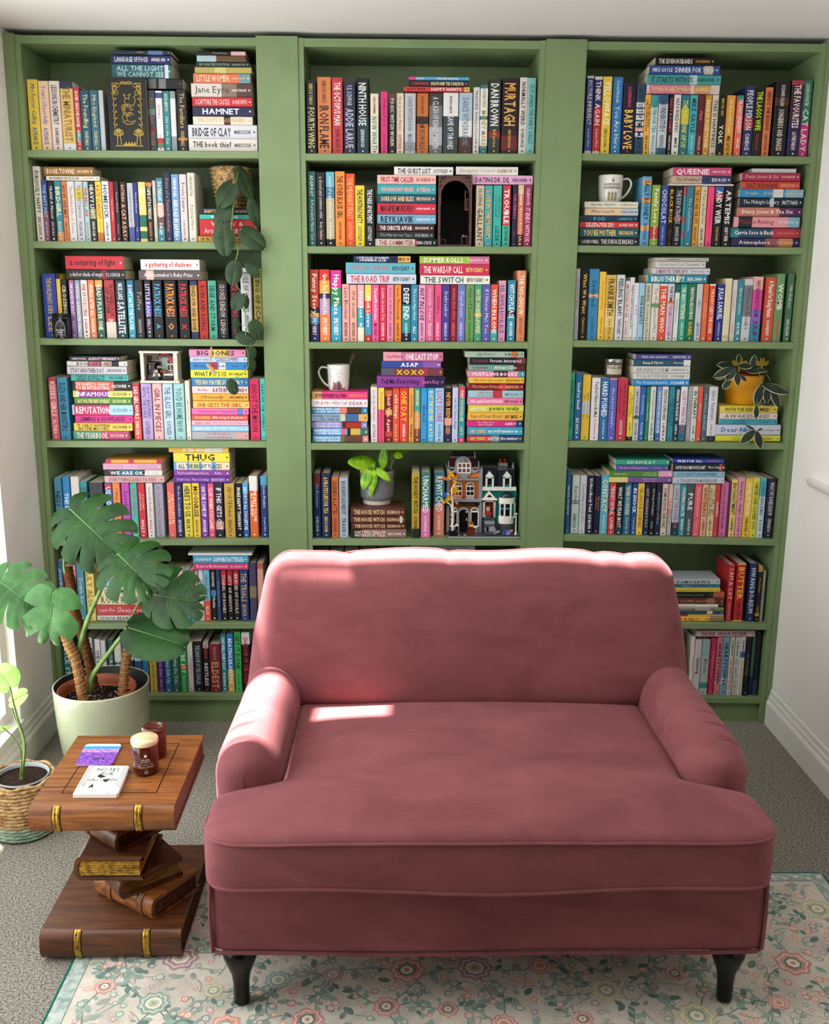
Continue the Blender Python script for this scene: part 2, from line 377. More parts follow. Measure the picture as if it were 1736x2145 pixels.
# the nosing of a sill on the right wall
b = MB(); prof = [(0,-.012),(-.022,-.010),(-.03,0),(-.028,.01),(0,.014)]
p0 = at(1690, 1018, -.25)
P = []
for y, k in ((-.165, .0), (-.17, .6), (-.20, 1), (-1.4, 1)):
    P.append([(XR+a*k, y, .968+z*(.5+.5*k)) for a, z in prof])
b.grid(P, GLOSS, True); struct(b.build('trim_1'))
BOOKS = r"""
@L1 0 40 .32258
u|203 273 392|e8c81e 16486a|Mrs Porter Calling|AJ PEARCE||i~
u|275 340 402|f0c8a0 2060a0|Yours Cheerfully|AJ PEARCE||i
u|344 412 402|e8d8d0 333333|LESSONS IN CHEMISTRY|BONNIE GARMUS||
u|414 496 405|dfe0e4 8a6a20|THE MINIATURIST||.1-.9:e0b860,.0-.1:2a3450|
u|497 538 442|c02838 e8e0d0|RIVER SING ME HOME|SHELLEY|.7-.85:2a7a78|
u|539 600 463|0f5068 e8d8a0|The Foundling|STACEY HALLS||
u|601 655 463|2a6478 d8c890|Mrs England|STACEY HALLS||~
u|657 690 463|c0c4c8 666666||||
u|970 1020 463|3a4a50 b07058|Rationalist|MASCHER|.3-.4:5a8a88,.6-.7:6a3030|
u|1022 1068 466|e8e4e8 c05060|sisters|spring|.03-.12:4a4a98,.78-.86:c02030,.86-.94:5a8a50|
u|1070 1114 468|128088 e8e4c8|Salt to the Sea|RUTA SEPETYS||ir
u|1116 1152 468|8a9498 e8e8e8|||.12-.75:d8dcdc|
u|1158 1222 455|15181a d8b070|The Familiars|STACEY HALLS|.78-.82:b87a30|
s
b|1228 1672 777 857|e0d8d0 2a2a2a|THE book thief|MARKUS ZUSAK||b
b|1223 1670 687 773|d8d8e4 2a2a2a|BRIDGE OF CLAY|MARKUS ZUSAK||
b|1254 1640 632 684|e8dcc4 d0a870|The LAST PASSENGER||.52-.63:4a2a20|
b|1252 1640 569 628|1c2350 e8e8f0|HAMNET|||b~
b|1250 1638 507 565|d01428 f0c0c0|I CAPTURE THE CASTLE|DODIE SMITH||
b|1243 1636 417 505|d8d0c4 333333 e8e0e0|Jane Eyre|CHARLOTTE BRONTE|.5-.75:8a7460,.75-1:5a3a34|~
b|1256 1626 353 410|e07048 f0d0b0|LITTLE WOMEN|LOUISA MAY ALCOTT|.8-1:6a9aa0|
b|1265 1632 312 350|b8a850 8a8040|||.35-.55:d0c878|
b|1272 1620 278 307|1a2a22 8a9a8a|SIR WALTER'S FICTION|ARRINGTON||
b|1278 1592 236 274|6a4a2c c8b090|||0-.4:a8c8d0|
b|1281 1593 208 235|1a1616 c8b8a0|The Little Prince||.7-1:e0b0b8|~
t
b|730 1188 385 458|121314 5a5a5a|EFL||.52-.62:6a6a6c,.66-.76:77777a|b
b|728 1118 293 368|2a6470 a8d0d0|ALL THE LIGHT WE CANNOT SEE||.88-.94:e0e0e0|
b|722 1110 233 290|1a2560 e0e0e8|LANGUAGE OF FOOD|ANNABEL ABBS||
b|738 1110 203 230|203040 d8c080|Elektra||.6-.85:5a7aa8|~
@L2 40 330 .3053
u|118 176 60|e4ddd0 222222|FURIOUSLY HAPPY|JENNY LAWSON||
u|178 215 155|3a4a8a 8ab8e8|THE INSTANT|AMY LIPTROT|.5-1:884858|
u|217 263 165|101014 f0f0f0|TRANS A Memoir|Juliet Jacques||i
u|264 311 162|1a8a9a f0e0b0|BIRDGIRL|MYA-ROSE CRAIG|.85-1:d88848|
u|313 349 163|e08040 6a2010|HOW WE MET|HUMA QURESHI||
u|350 401 163|e0dcd8 c04040|The Hidden Life of Trees|||
u|403 457 163|c8ccd4 555540|The SECRET Barrister|PICADOR|.12-.3:d8c020|
u|459 494 165|9fcac8 c02030|THE BELL JAR|SYLVIA PLATH||
u|496 540 163|1c1c1c e8e0d0|HEAVY LIGHT|HORATIO CLARE|.45-.62:8a7a40|
u|541 584 165|f0d010 c05030|KATE CLANCHY|What They Taught Me|.85-1:d07830|
u|587 634 163|e8e8e8 1a3a50|HOMESICK|CATRINA DAVIES||
u|636 668 165|c01828 f0c0b0|Under the Influence|||
u|669 702 165|281018 e0b0c0|Person Unlimited|Dean Atta||
u|706 752 168|2a1418 e0a878|A CAT A DAY|BATTERSEA||r
u|757 798 175|b8b8c4 555555|a woman in the polar night||.75-1:4a5a9a|
u|799 831 172|1a2a80 d0d8f0|Write It All Down|Cathy||
u|833 885 168|f0d070 1a6a50|||.1-.2:e8e0a0,.55-.75:1a6a50,.82-.95:1a6a50|
u|886 928 172|0c1210 e8e0d0 d87838|TAIPEI AT DAYBREAK|BRIAN HIOE|0-.06:e07838|
u|930 954 158|c8c0b0 444444|Minka and Curdy|Antonia White||
u|956 1005 140|3a8090 e8f0e8|DAYBREAK IN GAZA|SAQI|.4-.6:e0a888,.6-.78:6a4a40|
u|1007 1055 105|1a2450 c88850|Diary of a Tuscan Bookshop|||
u|1058 1111 115|6a98c8 f0f4f8|ABROAD IN JAPAN|CHRIS BROAD||r
u|1114 1163 115|d8c8c8 333333|Poets Square|Courtney Gustafson||
u|1167 1222 105|d8d4c0 777766|Raising Hare|CHLOE DALTON||hr
s
b|1228 1520 540 578|e0a818 222222|UP IN THE AIR|HAM HUS||
b|1240 1642 425 533|c8101c f0e0e0 d8b020|Writers' & Artists' YEARBOOK|||
b|1238 1600 391 422|28b0a0 e8f8f0|WREN & HIDE|||
b|1252 1590 347 388|1a1838 d8b070|EIGHT DETECTIVES|ALICE ORTON||
t
b|187 552 127 158|e8dccc 222222|84 CHARING CROSS ROAD|Helene Hanff||
b|170 510 62 118|9a6a18 f0e0c0|BOOK TOWNS|ALEX JOHNSON||h
@L3 60 520 .3053
u|118 212 175|1a3a9a c0a868|THE NOBLEMAN'S GUIDE|LEE||
u|214 243 175|e0b820 1a1a1a|||.0-.08:181818|
u|245 286 215|121212 d8c890|CROSSING|HOPE||
u|298 334 218|9a6ab0 e8e0f0|SHE DRIVES ME CRAZY|KELLY|.0-.03:d07030|
u|338 374 218|9aa4b0 e8e8e8|A MONSTER CALLS|PATRICE||r
u|378 424 218|e8e0dc b02028|ONE OF US IS LYING|KAREN M||
u|427 471 218|e07838 f8e8d8|OPHELIA AFTER ALL|RACQUEL||
u|475 528 218|2a5a48 f0e8d0|READY PLAYER ONE||0-.12:e0a040|
u|537 606 218|b82838 101010 e8d8d0|THE ASTONISHING COLOUR OF AFTER|EMILY PAN|.72-1:d8c8b8|i
u|613 682 220|10343c e0f0f0|SATELLITE|NICK LAKE||r
u|690 738 220|1898b0 e8f4f0|DON'T HATE THE PLAYER||0-.2:1a6a98|
u|741 800 220|181818 a8a8a8|Toffee|SARAH CROSSAN||i
u|809 855 222|141420 c8b8d8|LITTLE BANG|KELLY M|.35-.6:4a3a98|
u|863 930 222|0e0e10 4a9ac0|PATRICK NESS|A||~
u|943 1025 222|0e0e10 e8883a|PATRICK NESS|O||~
u|1038 1108 222|0e0e10 d02838|PATRICK NESS|X||~
u|1118 1168 222|c89a48 3a2a10|SHADOW AND BONE||0-.08:20385a,.88-1:20385a|
u|1176 1235 222|b82010 3a0a08|RUIN AND RISING|||
u|1240 1299 222|3aa088 0a3a30|SIEGE AND STORM|||
u|1304 1374 222|1c181c b0a098|CROOKED KINGDOM|LEIGH||
u|1392 1452 222|15101a c02030|SIX OF CROWS|LEIGH||
u|1463 1538 135|d0d0d0 555555|RULE OF WOLVES|BARDUGO||h
u|1550 1611 140|9a8a30 2a2a10|KING OF SCARS|||h
t
b|262 665 147 210|141214 c8b8b8|a darker shade of magic|V.E. SCHWAB|.6-.68:801020|b
b|255 650 53 138|c81028 1a0a0a e8d0d0|a conjuring of light|||b
t
b|757 1183 152 217|5a4c50 f0e8e0|A Dressmaker's Ruby Prize||.12-.24:d8b0a0|i
b|770 1173 77 148|e0dcd8 c01828|a gathering of shadows|||b
@L4 80 715 .288
u|103 160 265|d86070 f0d8d8|KISSES GIRLS|ALTHEA|.0-.1:b83848|
u|165 240 265|2a88b0 0a2a40|ELIZA AND HER MONSTERS|||~
s
b|258 660 652 708|3a9080 e8d0b0|THE YEARBOOK|HOLLY BOURNE|.5-1:c03878|
b|262 685 595 648|f0c830 222222|IT ONLY HAPPENS IN THE MOVIES|HOLLY BOURNE||
b|272 690 537 592|e01888 3a0a50|LEMMINGS & SNOWFLAKES?|||i
b|250 690 463 532|a8d0e0 f0f0f0 5a8aa8|REPUTATION|LEX CROUCHER|.03-.62:d02868|
b|265 680 410 460|4a9030 f0e0a0|NOT FOR THE FAINT OF HEART|LEX CROUCHER||
b|255 685 358 407|d8d868 f8f0f8 6a6a30|INFAMOUS|LEX CROUCHER|.1-.6:9a3aa8|
b|250 680 292 353|141418 f0e8e0|THE MANIFESTO ON HOW TO BE INTERESTING|HOLLY BOURNE|.05-.7:e85038|
b|240 655 240 290|38b0a8 0a3a40|THE PLACES I'VE CRIED IN PUBLIC|HOLLY BOURNE||
b|212 645 183 237|c8c0c8 5a5060|STAY ANOTHER DAY|JUNO DAWSON||
b|210 648 145 182|e0d8d0 222222|BOOK OF DARES||.35-.58:c06070,.62-.72:d8b090,.74-.86:151515|
b|228 600 108 143|182028 e8c8d8|ALMOST MIDNIGHT|RAINBOW ROWELL||r
u|702 756 305|b82840 f0e0d8|SAD GIRL HOURS|ANNA ZOE|.6-1:e84838|
u|765 841 307|b8a0d0 5a4a8a|HOW TO MAKE FRIENDS WITH THE DARK|KATHLEEN||
u|847 916 307|f0b0b0 7a3a3a|GIRL IN PIECES|||
u|920 994 307|b8d0e0 4a6a80|THE GLASS GIRL|KATHLEEN||
u|1000 1076 307|98ccc8 3a6a68|YOU'D BE HOME NOW|||
u|1082 1116 287|e8dcd0 333333|a million little words|||
s
b|1120 1530 655 708|b0aeb4 c05060|To All the Boys I've Loved Before||.78-1:d8a0a0|i
b|1118 1530 615 653|8ac0e0 f0f4f8|THE SUMMER I TURNED Pretty|JENNY HAN||r
b|1118 1525 577 612|f0b8c8 d04050|WE'LL ALWAYS HAVE Summer|JENNY HAN||r
b|1118 1525 533 573|e04848 f0e8e0 f0d050|this song is about us|SARA BARNARD||rb
b|1118 1530 488 528|e868b0 8a1a60|Somewhere Anywhere||.8-.9:5a7ac8|i
b|1126 1536 437 485|f0b848 b05020|SHE GETS THE GIRL|||
b|1124 1530 380 433|f0a820 3a2010|Obviously|BECKY ALBERTALLI||i~
b|1120 1528 328 375|f0c8c8 3a2a3a|KATE IN WAITING|Becky||r~
b|1118 1530 268 322|1a7ac0 f0d870|YES NO MAYBE SO|BECKY||
b|1110 1525 207 262|f0e018 1a2a1a|WHAT IF IT'S US|BECKY ALBERTALLI||
b|1106 1520 155 202|2080c8 101830|Becky Albertalli|love|.35-.47:c02030,.5-.62:e8e8e8|~
b|1104 1520 113 152|a8d0e8 8a3858 c04868|IT'S NOT SUMMER WITHOUT YOU|JENNY HAN||r
b|1098 1508 58 110|e888b8 222222|BIG BONES||.36-.72:f0c858|b
u|1546 1618 275|d81858 5a0a28|SHOOT THE MOON|||
u|1624 1662 272|38c0b0 0a4a50|LEAH ON THE OFFBEAT|||~
@L5 90 925 .288
u|108 160 268|3a88a8 0a2840|NESS|PATRICK|.88-1:303848|~
u|166 222 255|1a88d0 e0f0f8|THE LINE||h|h
u|226 290 255|e4e0d8 333333|Finale||h|h
u|294 345 290|108a9a d8e8e8|||.1-.3:0a6a80|
u|358 460 298|2a2a38 c0607a|LIFE||.7-.9:5a5a68|
u|470 524 298|3060b0 e0e8f8|US COMING UP||.03-.12:c02840|
u|526 581 298|e88038 4a1a10|I Was Born for This|||i
u|590 648 300|c038b0 1a1030 e8c8e8|Loveless|Alice O||i
u|652 704 300|38b0a0 c03040 e0e8e0|Radio Silence|Alice O||i
u|708 758 302|d02030 f0e8e0|A Good Girl's Guide to Murder|HOLLY||
u|766 816 302|e0dcdc b03040|Good Girl Bad Blood|HOLLY||
u|822 890 302|98a4b8 c04050|As Good As Dead|HOLLY JACKSON||
u|917 972 302|e86060 f8d8a8|THE FALLING IN LOVE MONTAGE|||
u|975 1028 300|2a2058 d8d8f8|We Are All Constellations|AMY BEASHEL||
u|1032 1094 302|e8d820 222222|HERE'S TO US|BECKY||
u|1098 1151 302|f0c818 3a2a08|MOONRISE|SARAH CROSSAN||
u|1155 1206 302|7a3aa8 f0e8f8|ON THE COME UP|ANGIE||
u|1210 1256 302|e85878 f8e8d8|CLAP WHEN YOU LAND|||
u|1260 1320 305|242238 e8e0e8|IF THIS GETS OUT||.7-.85:c89080|
u|1328 1403 305|c8a030 5a2a10|ONLY ON THE Weekends|DEAN ATTA||
u|1410 1457 303|101014 f0f0f0|MORE HAPPY THAN NOT|||
u|1460 1502 300|1860a8 f0f0f0|HISTORY IS ALL YOU LEFT ME||0-.2:48a0d0|
u|1508 1572 250|e86818 f8f0e0|THE FIRST TO DIE AT THE END||0-.24:e8e4e0|h
u|1590 1642 250|203a78 e0f0f8|Love Frankie|Jacqueline Wilson|0-.15:4a98c0|hi
t
b|450 882 252 294|d8a8a8 8a5a60|EVERYTHING LEADS TO YOU|||
b|447 868 207 247|202428 f0f0f0|WE ARE OKAY||.25-.64:1a6a80,.7-1:d8d4cc|
b|438 862 160 203|d898b8 f8e8f0|It's Not Like It's a Secret|||
b|456 868 132 153|f0a030 c02838|||0-.1:c83050,.4-.5:c83050,.9-1:c02050|
t
b|950 1360 255 297|6a2a98 e0c8f0|Didn't See That Coming|JESSE SUTANTO||i
b|952 1360 208 252|8a3a9a f8e0f0|The Dos and Donuts of Love|Adiba||
b|952 1357 150 203|58a8d8 444444|ALL THE BRIGHT PLACES||.05-.24:e0dcd0,.28-.46:d0d8a0,.5-.68:e8e8e8,.76-1:e8d8b0|
b|950 1357 78 145|f0d808 1a1a10|THUG|||b
b|915 1350 38 70|f0b828 f0f0e0|EMERGENCY||.6-.9:e0dcd0|
@L6 90 1130 .288
u|110 170 155|1a6aa0 e0f0f8|JACQUELINE WILSON|||~
u|176 262 190|e8a0a0 8a3040|||.2-.4:c04050|
u|266 322 185|2a88a8 e0f0f0|Double Act|||
u|328 390 215|e8d060 8a7a30|LILY ALONE|||~
s
b|398 790 552 605|d8d4cc 444444|BEAKER GIRLS|WE ARE THE||r
b|392 800 477 547|c01828 f0d0d0|Sleepovers|Jacqueline Wilson||r
b|393 790 400 470|e8d890 4a6a68|ROSE RIVERS|||~
b|420 800 350 395|f0e0b0 4a5a50|CLOVER MOON|Jacqueline||~
b|430 800 290 345|3098c8 f0f0f0|THE WORLD|||
b|440 800 232 285|d8b0b8 8a4050|Little Stars|||
b|455 820 200 228|2a88b8 e8e8e8||||
b|455 820 112 196|c83040 f0e8e8|||.1-.9:e8dcd8|
b|480 830 72 108|182848 8aa0c0||||
u|885 935 225|e8a8a0 7a3a40|SECRETS|||
u|938 987 230|e898a8 6a4a80|CANDYFLOSS||.1-.5:b8a8d8|
u|990 1035 230|f0b0b8 8a3a48|CLEAN BREAK|||
u|1038 1077 222|4aa8d0 c02848|BEST FRIENDS||0-.4:38a0c8|
u|1079 1111 222|2888c8 f0f0f0|KATY||0-.5:c83040|~
u|1113 1140 224|c0b0a0 5a3a30|wonderful|||
u|1144 1177 220|e0dcdc 444444|GEORGE|ALEX GINO||~
u|1178 1224 222|70b0d0 4a2a6a e8e0d0|Like a Charm|ELLE|.6-1:e04828|
u|1228 1269 222|101418 f0f0f0|Matilda|ROALD DAHL|.4-.52:3a88c0|r~
u|1270 1300 222|2a3a70 a8b0e0|The Best Dad in the World|||
u|1305 1344 222|181214 d0c8c8|TUNNEL OF BONES||0-.3:b81828|
u|1349 1389 222|181214 d0c8c8|CITY OF GHOSTS||0-.3:b81828|
u|1393 1436 222|181214 d0c8c8|BRIDGE OF SOULS||0-.3:b81828|
u|1440 1500 222|183a78 d0a860|THE TRIALS|JESSICA||
u|1508 1562 172|4a4468 d8c090|||.4-.6:8a7a60|h
u|1568 1612 172|e0a090 7a3030|||0-.1:c06058|
t
b|1095 1493 172 217|d83078 f8e8f0|Rent a Bridesmaid|Jacqueline||
b|1092 1493 117 168|38a0c8 e8f4f8|SAPPHIRE BATTERSEA|JACQUELINE WILSON||r~
b|1055 1520 103 112|e8e4e0 888888||||H
@L7 90 1300 .288
u|150 220 125|187888 e0f0f0|BLACK STAR|||
u|325 380 125|e8e4e4 c03040|The Change|||
u|398 438 135|e8e8ec 222233|THE EXTRA|||
u|441 476 145|d8d8d8 555555||||
u|490 531 142|1a4a48 c8d0c8|CURSING|||
u|535 587 152|2a6a78 e8e8e0|HOW TO BE A MEAN||.0-.4:d8d4c8|
u|640 674 190|1a2a50 a0b0d0|||0-.3:c8d0d8|
u|678 730 195|2a4a78 8ab0d0|||0-.3:b8c8d8|
u|735 780 228|1a7898 e0e8d0|||0-.15:d8d080|
u|784 835 235|c8a820 3a2a10|Living the Dead|Jo Spoon||
u|840 889 230|5a2a78 d8c8e8|Going for Grand|Shirley||
u|893 943 215|2a6aa0 e8f0f8|Sunny Side Up|||
u|946 1000 190|2a7058 e8f0e8|Burning the Tide|||
u|1005 1057 160|18a050 e8f0d8|SPARK JOY|Marie Kondo|.45-.55:c05030|
u|1060 1101 160|d8d0d0 a05058|the life-changing magic of tidying|||
u|1104 1171 150|181a20 a8b0b8|THE SHADOW OF THE SCHOLAR|||
u|1175 1217 158|1c1818 e0e0d8 c03030|RESTLESS|WILLIAM BOYD|0-.12:b0a098|r
u|1219 1302 172|7a1830 c09a68|ELDEST|Christopher Paolini||hr
u|1304 1344 98|1a8898 f0f8f0|LIVE WELL EVERY DAY|DR ALEX GEORGE||
u|1348 1396 98|1878c0 f0f4f8|BEATING BRAIN FOG||.62-1:e0a848|
u|1402 1451 80|30b850 143a14|GET IT DONE|Ayelet F||
u|1455 1515 85|101014 c02030|SHADOW OF THE GODS||0-.2:e0dcdc|
@C1 620 60 .3053
u|68 142 352|141414 d8c890|FOURTH WING|REBECCA YARROS||r
u|150 245 332|d87a3a 2a1a10|IRON FLAME|REBECCA YARROS||r
u|250 324 335|c02c38 f0e0d8 5a1018|THE OCTOPUS MAN|JASPER GIBSON||b
u|330 410 362|24203c b0b0c8|ADDIE LARUE|V.E. SCHWAB||r~
u|414 502 340|0c1014 d8e0e0|NINTH HOUSE|LEIGH BARDUGO|.5-1:0c3440|h
u|510 567 446|e8d8c0 1a8078 1a1a1a|NOW WHAT?|CAROL VORDERMAN||ri
u|581 630 432|e01878 8a0a50|Philippa Perry|the book you want||~
u|636 683 446|141010 d0c8b8|POXIC WITCH WORM||0-.15:5a3830|
u|686 739 443|e0d4b8 b03028|How to Solve Murder|KRISTEN PERRIN||
u|744 820 443|b8bcc4 77777f|DANCE WITH DRAGONS|MARTIN|.8-.95:8a9098|
u|824 907 443|c86818 3a2a1a|STORM OF SWORDS|GEORGE R.R. MARTIN|.38-.5:2a1810|r
u|911 1002 443|6a6a6c c8c8c8|A CLASH OF KINGS|MARTIN|0-.2:333436,.55-.85:a8a8a8|
u|1006 1110 440|303c40 c8d0d0 333333|GAME OF THRONES|GEORGE R.R. MARTIN|0-.38:e0e0e0|r~
u|1113 1205 440|a8c0d0 687888|DANCE WITH DRAGONS||.45-.7:dce0e0,.72-1:4a2a1c|
u|1209 1255 402|dcd8d4 333333|Building a Second Brain|TIAGO FORTE||r
u|1258 1310 385|0f7880 c8903a|MONEY MAKER|DAN MATFIELD|.05-.45:d8e4e0,.5-.88:d8e4e0|r
u|1316 1397 345|28302c e8e8e8 d8b050|DAN BROWN|Inferno|.7-.78:8a2028|b~
u|1401 1520 342|240c0e d8a858|MURTAGH|CHRISTOPHER PAOLINI|.75-.95:6a1a1c|h~
u|1524 1576 335|d8d0c8 333333|NORMALLY WEIRD|ROBIN INCE||
u|1579 1640 338|78b8b8 2a6a70|CUT WHEN THE FAIRY CALLS|||h
t
b|738 1190 398 440|c82c28 f0e8e8 1a1010|HAPPY HABITS|DR ALEX GEORGE|.92-1:e0b030|rb
b|775 1182 355 397|201c20 e8d8b0 c04050|DEATH AND THE CONJUROR|TOM MEAD||r
b|773 1187 330 353|38a0d0 e8f4f8|THE MIND MANUAL|DR ALEX|0-.12:e03088|r
@C2 630 335 .2938
u|48 112 82|1a6a68 e8e8e0|A Particularly Nasty Case|ADAM KAY||r
u|115 178 88|101014 d8d0d0|a closed and common orbit|Becky Chambers|.8-.9:3a1018|
u|183 244 85|2a7a9a f0f0e8|record of a spaceborn few|becky chambers|.0-.2:5ab0c8,.35-.9:b8b088,.9-1:101010|
u|248 318 82|f08818 4a1a0a|THE OTHER BLACK GIRL|ZAKIYA DALILA HARRIS||
u|320 387 98|e85010 f0b060|THE MIDNIGHT FEAST|LUCY FOLEY||
u|389 457 182|e8d000 2a2a08|THE HUNTING PARTY|LUCY FOLEY||b
u|459 526 184|101010 e0e0e0|THE PARIS APARTMENT|LUCY FOLEY||b
s
b|530 970 563 615|101418 b04040 d8d8d8|THE COMMUTER|EMMA CURTIS|0-.64:e0d8cc,.64-.67:c02040|
b|540 948 513 555|202828 a8b0a8|The Murderous Type|SUE MINIX||
b|538 950 458 510|3a1018 e8d8d8|THE CHRISTIE AFFAIR|NINA DE GRAMONT||~
b|545 962 388 455|6aa8c8 101a28 e8f0f8|REYKJAVIK|RAGNAR JONASSON||b
b|545 962 308 385|d01838 3a0a10 f0e0e0|MAGPIE MURDERS|ANTHONY HOROWITZ||
b|547 962 247 300|1a5068 e8c890|SORROW AND BLISS|MEG MASON||
b|547 962 173 243|18a0a8 f0b0a8|SOFA KHAN IS NOT OBLIGED|AYISHA||~
b|545 962 107 168|f0b8b0 a02040|FIRST-TIME CALLER|B.K. BORISON||
b|665 1085 48 103|ecebe6 222222|THE GUEST LIST|LUCY FOLEY||b
u|1243 1302 182|c8b89a 4a3a2a|GALLANT|V.E. SCHWAB||r
u|1305 1362 182|28a0a8 e0a840|LOVE IN THE MUSEUM|||
u|1366 1426 182|20b0a0 0a4a48|Yinka, where is your huzband?|LIZZIE||
u|1432 1488 182|30b098 f0f0f0 0a4a48|TROUBLE|LEX CROUCHER|0-.65:d02838|b
u|1502 1536 178|1c1c40 c05080|THE HEIRESS|Ayesha||
u|1538 1582 178|d87850 f8f0e0|Maybe in Another Life|TAYLOR JENKINS REID|0-.15:e0c090,.8-1:5a2818|r
u|1585 1640 178|a02058 f0d0e0|IT ENDS WITH US|COLLEEN HOOVER||r
t
b|1217 1652 110 175|e8a8d0 4a2a4a|DATING DR. DIL|NISHA SHARMA||~
b|1106 1547 48 106|e8e4dc a88850|Emergency Contact|RAINBOW||i
@C3 630 525 .288
u|62 136 137|c83820 f8f0e0|Funny Story|EMILY HENRY|.52-.6:3a1030,.6-.75:d8b060,.66-.75:2a8ac8,.75-1:2a2a68|b
u|140 216 137|d82020 f8e8c8|Great Big Beautiful Life|EMILY HENRY|.15-.33:f09820,.33-.4:2a2050,.4-.62:b090c0,.62-1:f07838|b
u|220 298 142|e02090 f8f0e8|Happy Place|EMILY HENRY|.25-.5:1a8a50,.5-1:18a0c0|b
u|302 356 243|e8a0a0 2a1020|Late Bloomer|MAZEY EDDINGS||
u|358 410 248|e8a890 4a2020|Well, Actually|MAZEY EDDINGS||i
u|413 462 248|f0a8b8 f8f0f0|Beach Read|EMILY HENRY|.4-.75:28a0b8,.75-1:e8dcc0|b
u|465 516 248|e8d048 f8f0f0|Book Lovers||.28-.5:e85040,.5-.88:2898b8,.88-1:d03030|b
u|518 569 248|f05090 f8e8f0 5a1a60|You and Me on Vacation|EMILY HENRY||b
u|571 623 248|d82048 f8e0e0|Loathe to Love You|ALI HAZELWOOD||i
u|625 676 248|f080a0 3a4a6a|Love on the Brain|ALI HAZELWOOD||i
u|679 731 248|f08818 4a1a10|Love, Theoretically|ALI HAZELWOOD||i
u|735 798 248|181c40 e0f0f0|DEEP END|ALI HAZELWOOD|.35-.85:128a90|
u|800 851 248|1a88a8 e0f0f0|The Love Hypothesis|ALI||i
u|854 906 248|f098c8 2a1a3a|NOT IN LOVE|ALI HAZELWOOD||i
u|908 966 248|d86090 f0c8d8|Secretly Yours|TESSA BAILEY||i
u|968 1021 248|e84880 8a1030 f0d0e0|Wildfire|HANNAH GRACE||i
u|1024 1080 248|4a3a90 d8d0f0|Icebreaker|HANNAH GRACE||i
u|1083 1133 248|8a1028 e87080|Holiday Ever After|HANNAH GRACE||i
u|1135 1192 248|6a78c0 e0c8e8|Daydream|HANNAH GRACE||i
u|1194 1256 248|6a9850 24381c|Out of Love|Hazel Hayes||
u|1258 1312 248|3aa078 e8d890|NOTES ON BEING-DUMPED||.5-.56:e0c040|i
u|1314 1375 248|5a5aa8 e8d8e8|If I Never Met You|||
u|1377 1427 246|e84828 f8e0d0|WHEN IN ROME||.8-1:38a8a8|
u|1430 1484 218|e898b0 3050a0|RED, WHITE & ROYAL BLUE|||
u|1498 1554 215|1a88a8 e8f0f0|WITCH PLEASE|ANN AGUIRRE|.5-.58:101820|
u|1563 1628 145|e09060 f8e8d0 b03020|THE NO-SHOW|BETH O'LEARY||h
t
b|332 838 170 245|c8d0e0 c84050 222a3a|THE ROAD TRIP|BETH O'LEARY||b
b|327 833 87 163|58b0c0 d06070 183848|THE Flat SHARE|BETH O'LEARY||i
b|382 797 38 83|1a2454 e8e8f0 1a1a2a|LYME REGIS WOMEN'S SWIMMING CLUB|MINNIE D|.78-1:e8a848|
t
b|868 1373 180 243|ece8d8 185868 222222|THE SWITCH|BETH O'LEARY||b
b|863 1370 98 178|d02050 f8e0d8 f0d880|THE WAKE-UP CALL|BETH O'LEARY||b
b|863 1370 40 93|a0c030 f8f8e0|SUMMER ROLLS|Tuyen Do|.72-1:e070a0|b
@C4 640 725 .2765
s
b|52 475 680 727|4a98c8 e8f0f8|CINNAMON BUN BOOK STORE|LAURIE GILMORE|.5-.58:6a6a50,.58-.9:6a4030,.9-1:e09080|c
b|55 475 623 675|68a8e0 e8f0f8|GINGERBREAD BAKERY|LAURIE GILMORE|.52-.6:d86080,.62-.68:222222,.68-.84:d8b030,.86-1:4a7050|c
b|42 465 570 620|8890d0 e8d8f0|CHRISTMAS TREE FARM|LAURIE GILMORE|.55-.62:5a2a18,.62-.9:b02820|c
b|45 470 515 567|98b8d0 3a4a60|STRAWBERRY PATCH PANCAKE|LAURIE GILMORE|.53-.6:d8c8a0,.6-.84:3a6a9a,.85-1:e8a840|c
b|45 468 463 512|2088b8 e8f0f8|PUMPKIN SPICE CAFE|LAURIE GILMORE|.5-.63:e07870,.63-.9:5a3a28|c
b|45 470 403 458|e8e0e0 a07088|Mr & Mrs Wild Call|DEAR||i
b|47 470 347 398|e83080 3a0a30 f09848|BETWEEN FRIENDS & LOVERS|SHIRLENE OBUOBI|0-.18:d8a060|
u|493 546 310|e0d8dc c04070|Look Up, Handsome|JACK STRANGE||i
u|550 598 315|f0d030 c02858|Total Dreamboat|Katelyn Doyle|.4-1:e84070|
u|600 656 315|8a1828 f8d8c8|Until You, Again||.05-.15:d86830,.4-.5:e8a040,.8-.9:d04828|b
u|658 710 315|e05028 f0d8c0|wild things|laura kay||b
u|712 777 315|e03820 f0b838 f8e8e0|ONE DAY|DAVID NICHOLLS||b
u|780 820 315|e8a030 5a2a10|Good Old Hating|KRISTEN MILLER||i
u|822 868 315|38a088 f0e8c0|One True Loves|JENKINS REID|.45-.75:d89848,.75-1:8a4028|r
u|870 919 315|2898d8 0a3060|Glassback|||i
u|921 976 315|38a8e8 f0e860|IN AT THE DEEP END|KATE||b
u|978 1045 315|a0c8e8 c05090 1a2a4a|LUCY SCORE|Story of My Life||~
u|1050 1105 318|18151c e8a050|NEVER BEEN KISSED||.55-.68:e0a0a0,.68-1:2a2858|
u|1108 1152 315|c0c8e8 333333|Let the Games Begin|||i
u|1156 1203 310|1898a0 e8e0b0|FUNNY YOU SHOULD ASK|CITY|0-.2:e03070,.92-1:e03070|
s
b|1222 1642 673 727|d83858 f0e8d8 e8d048|just for the summer|ABBY JIMENEZ|.43-.58:8a98a8,.58-1:384a78|rb
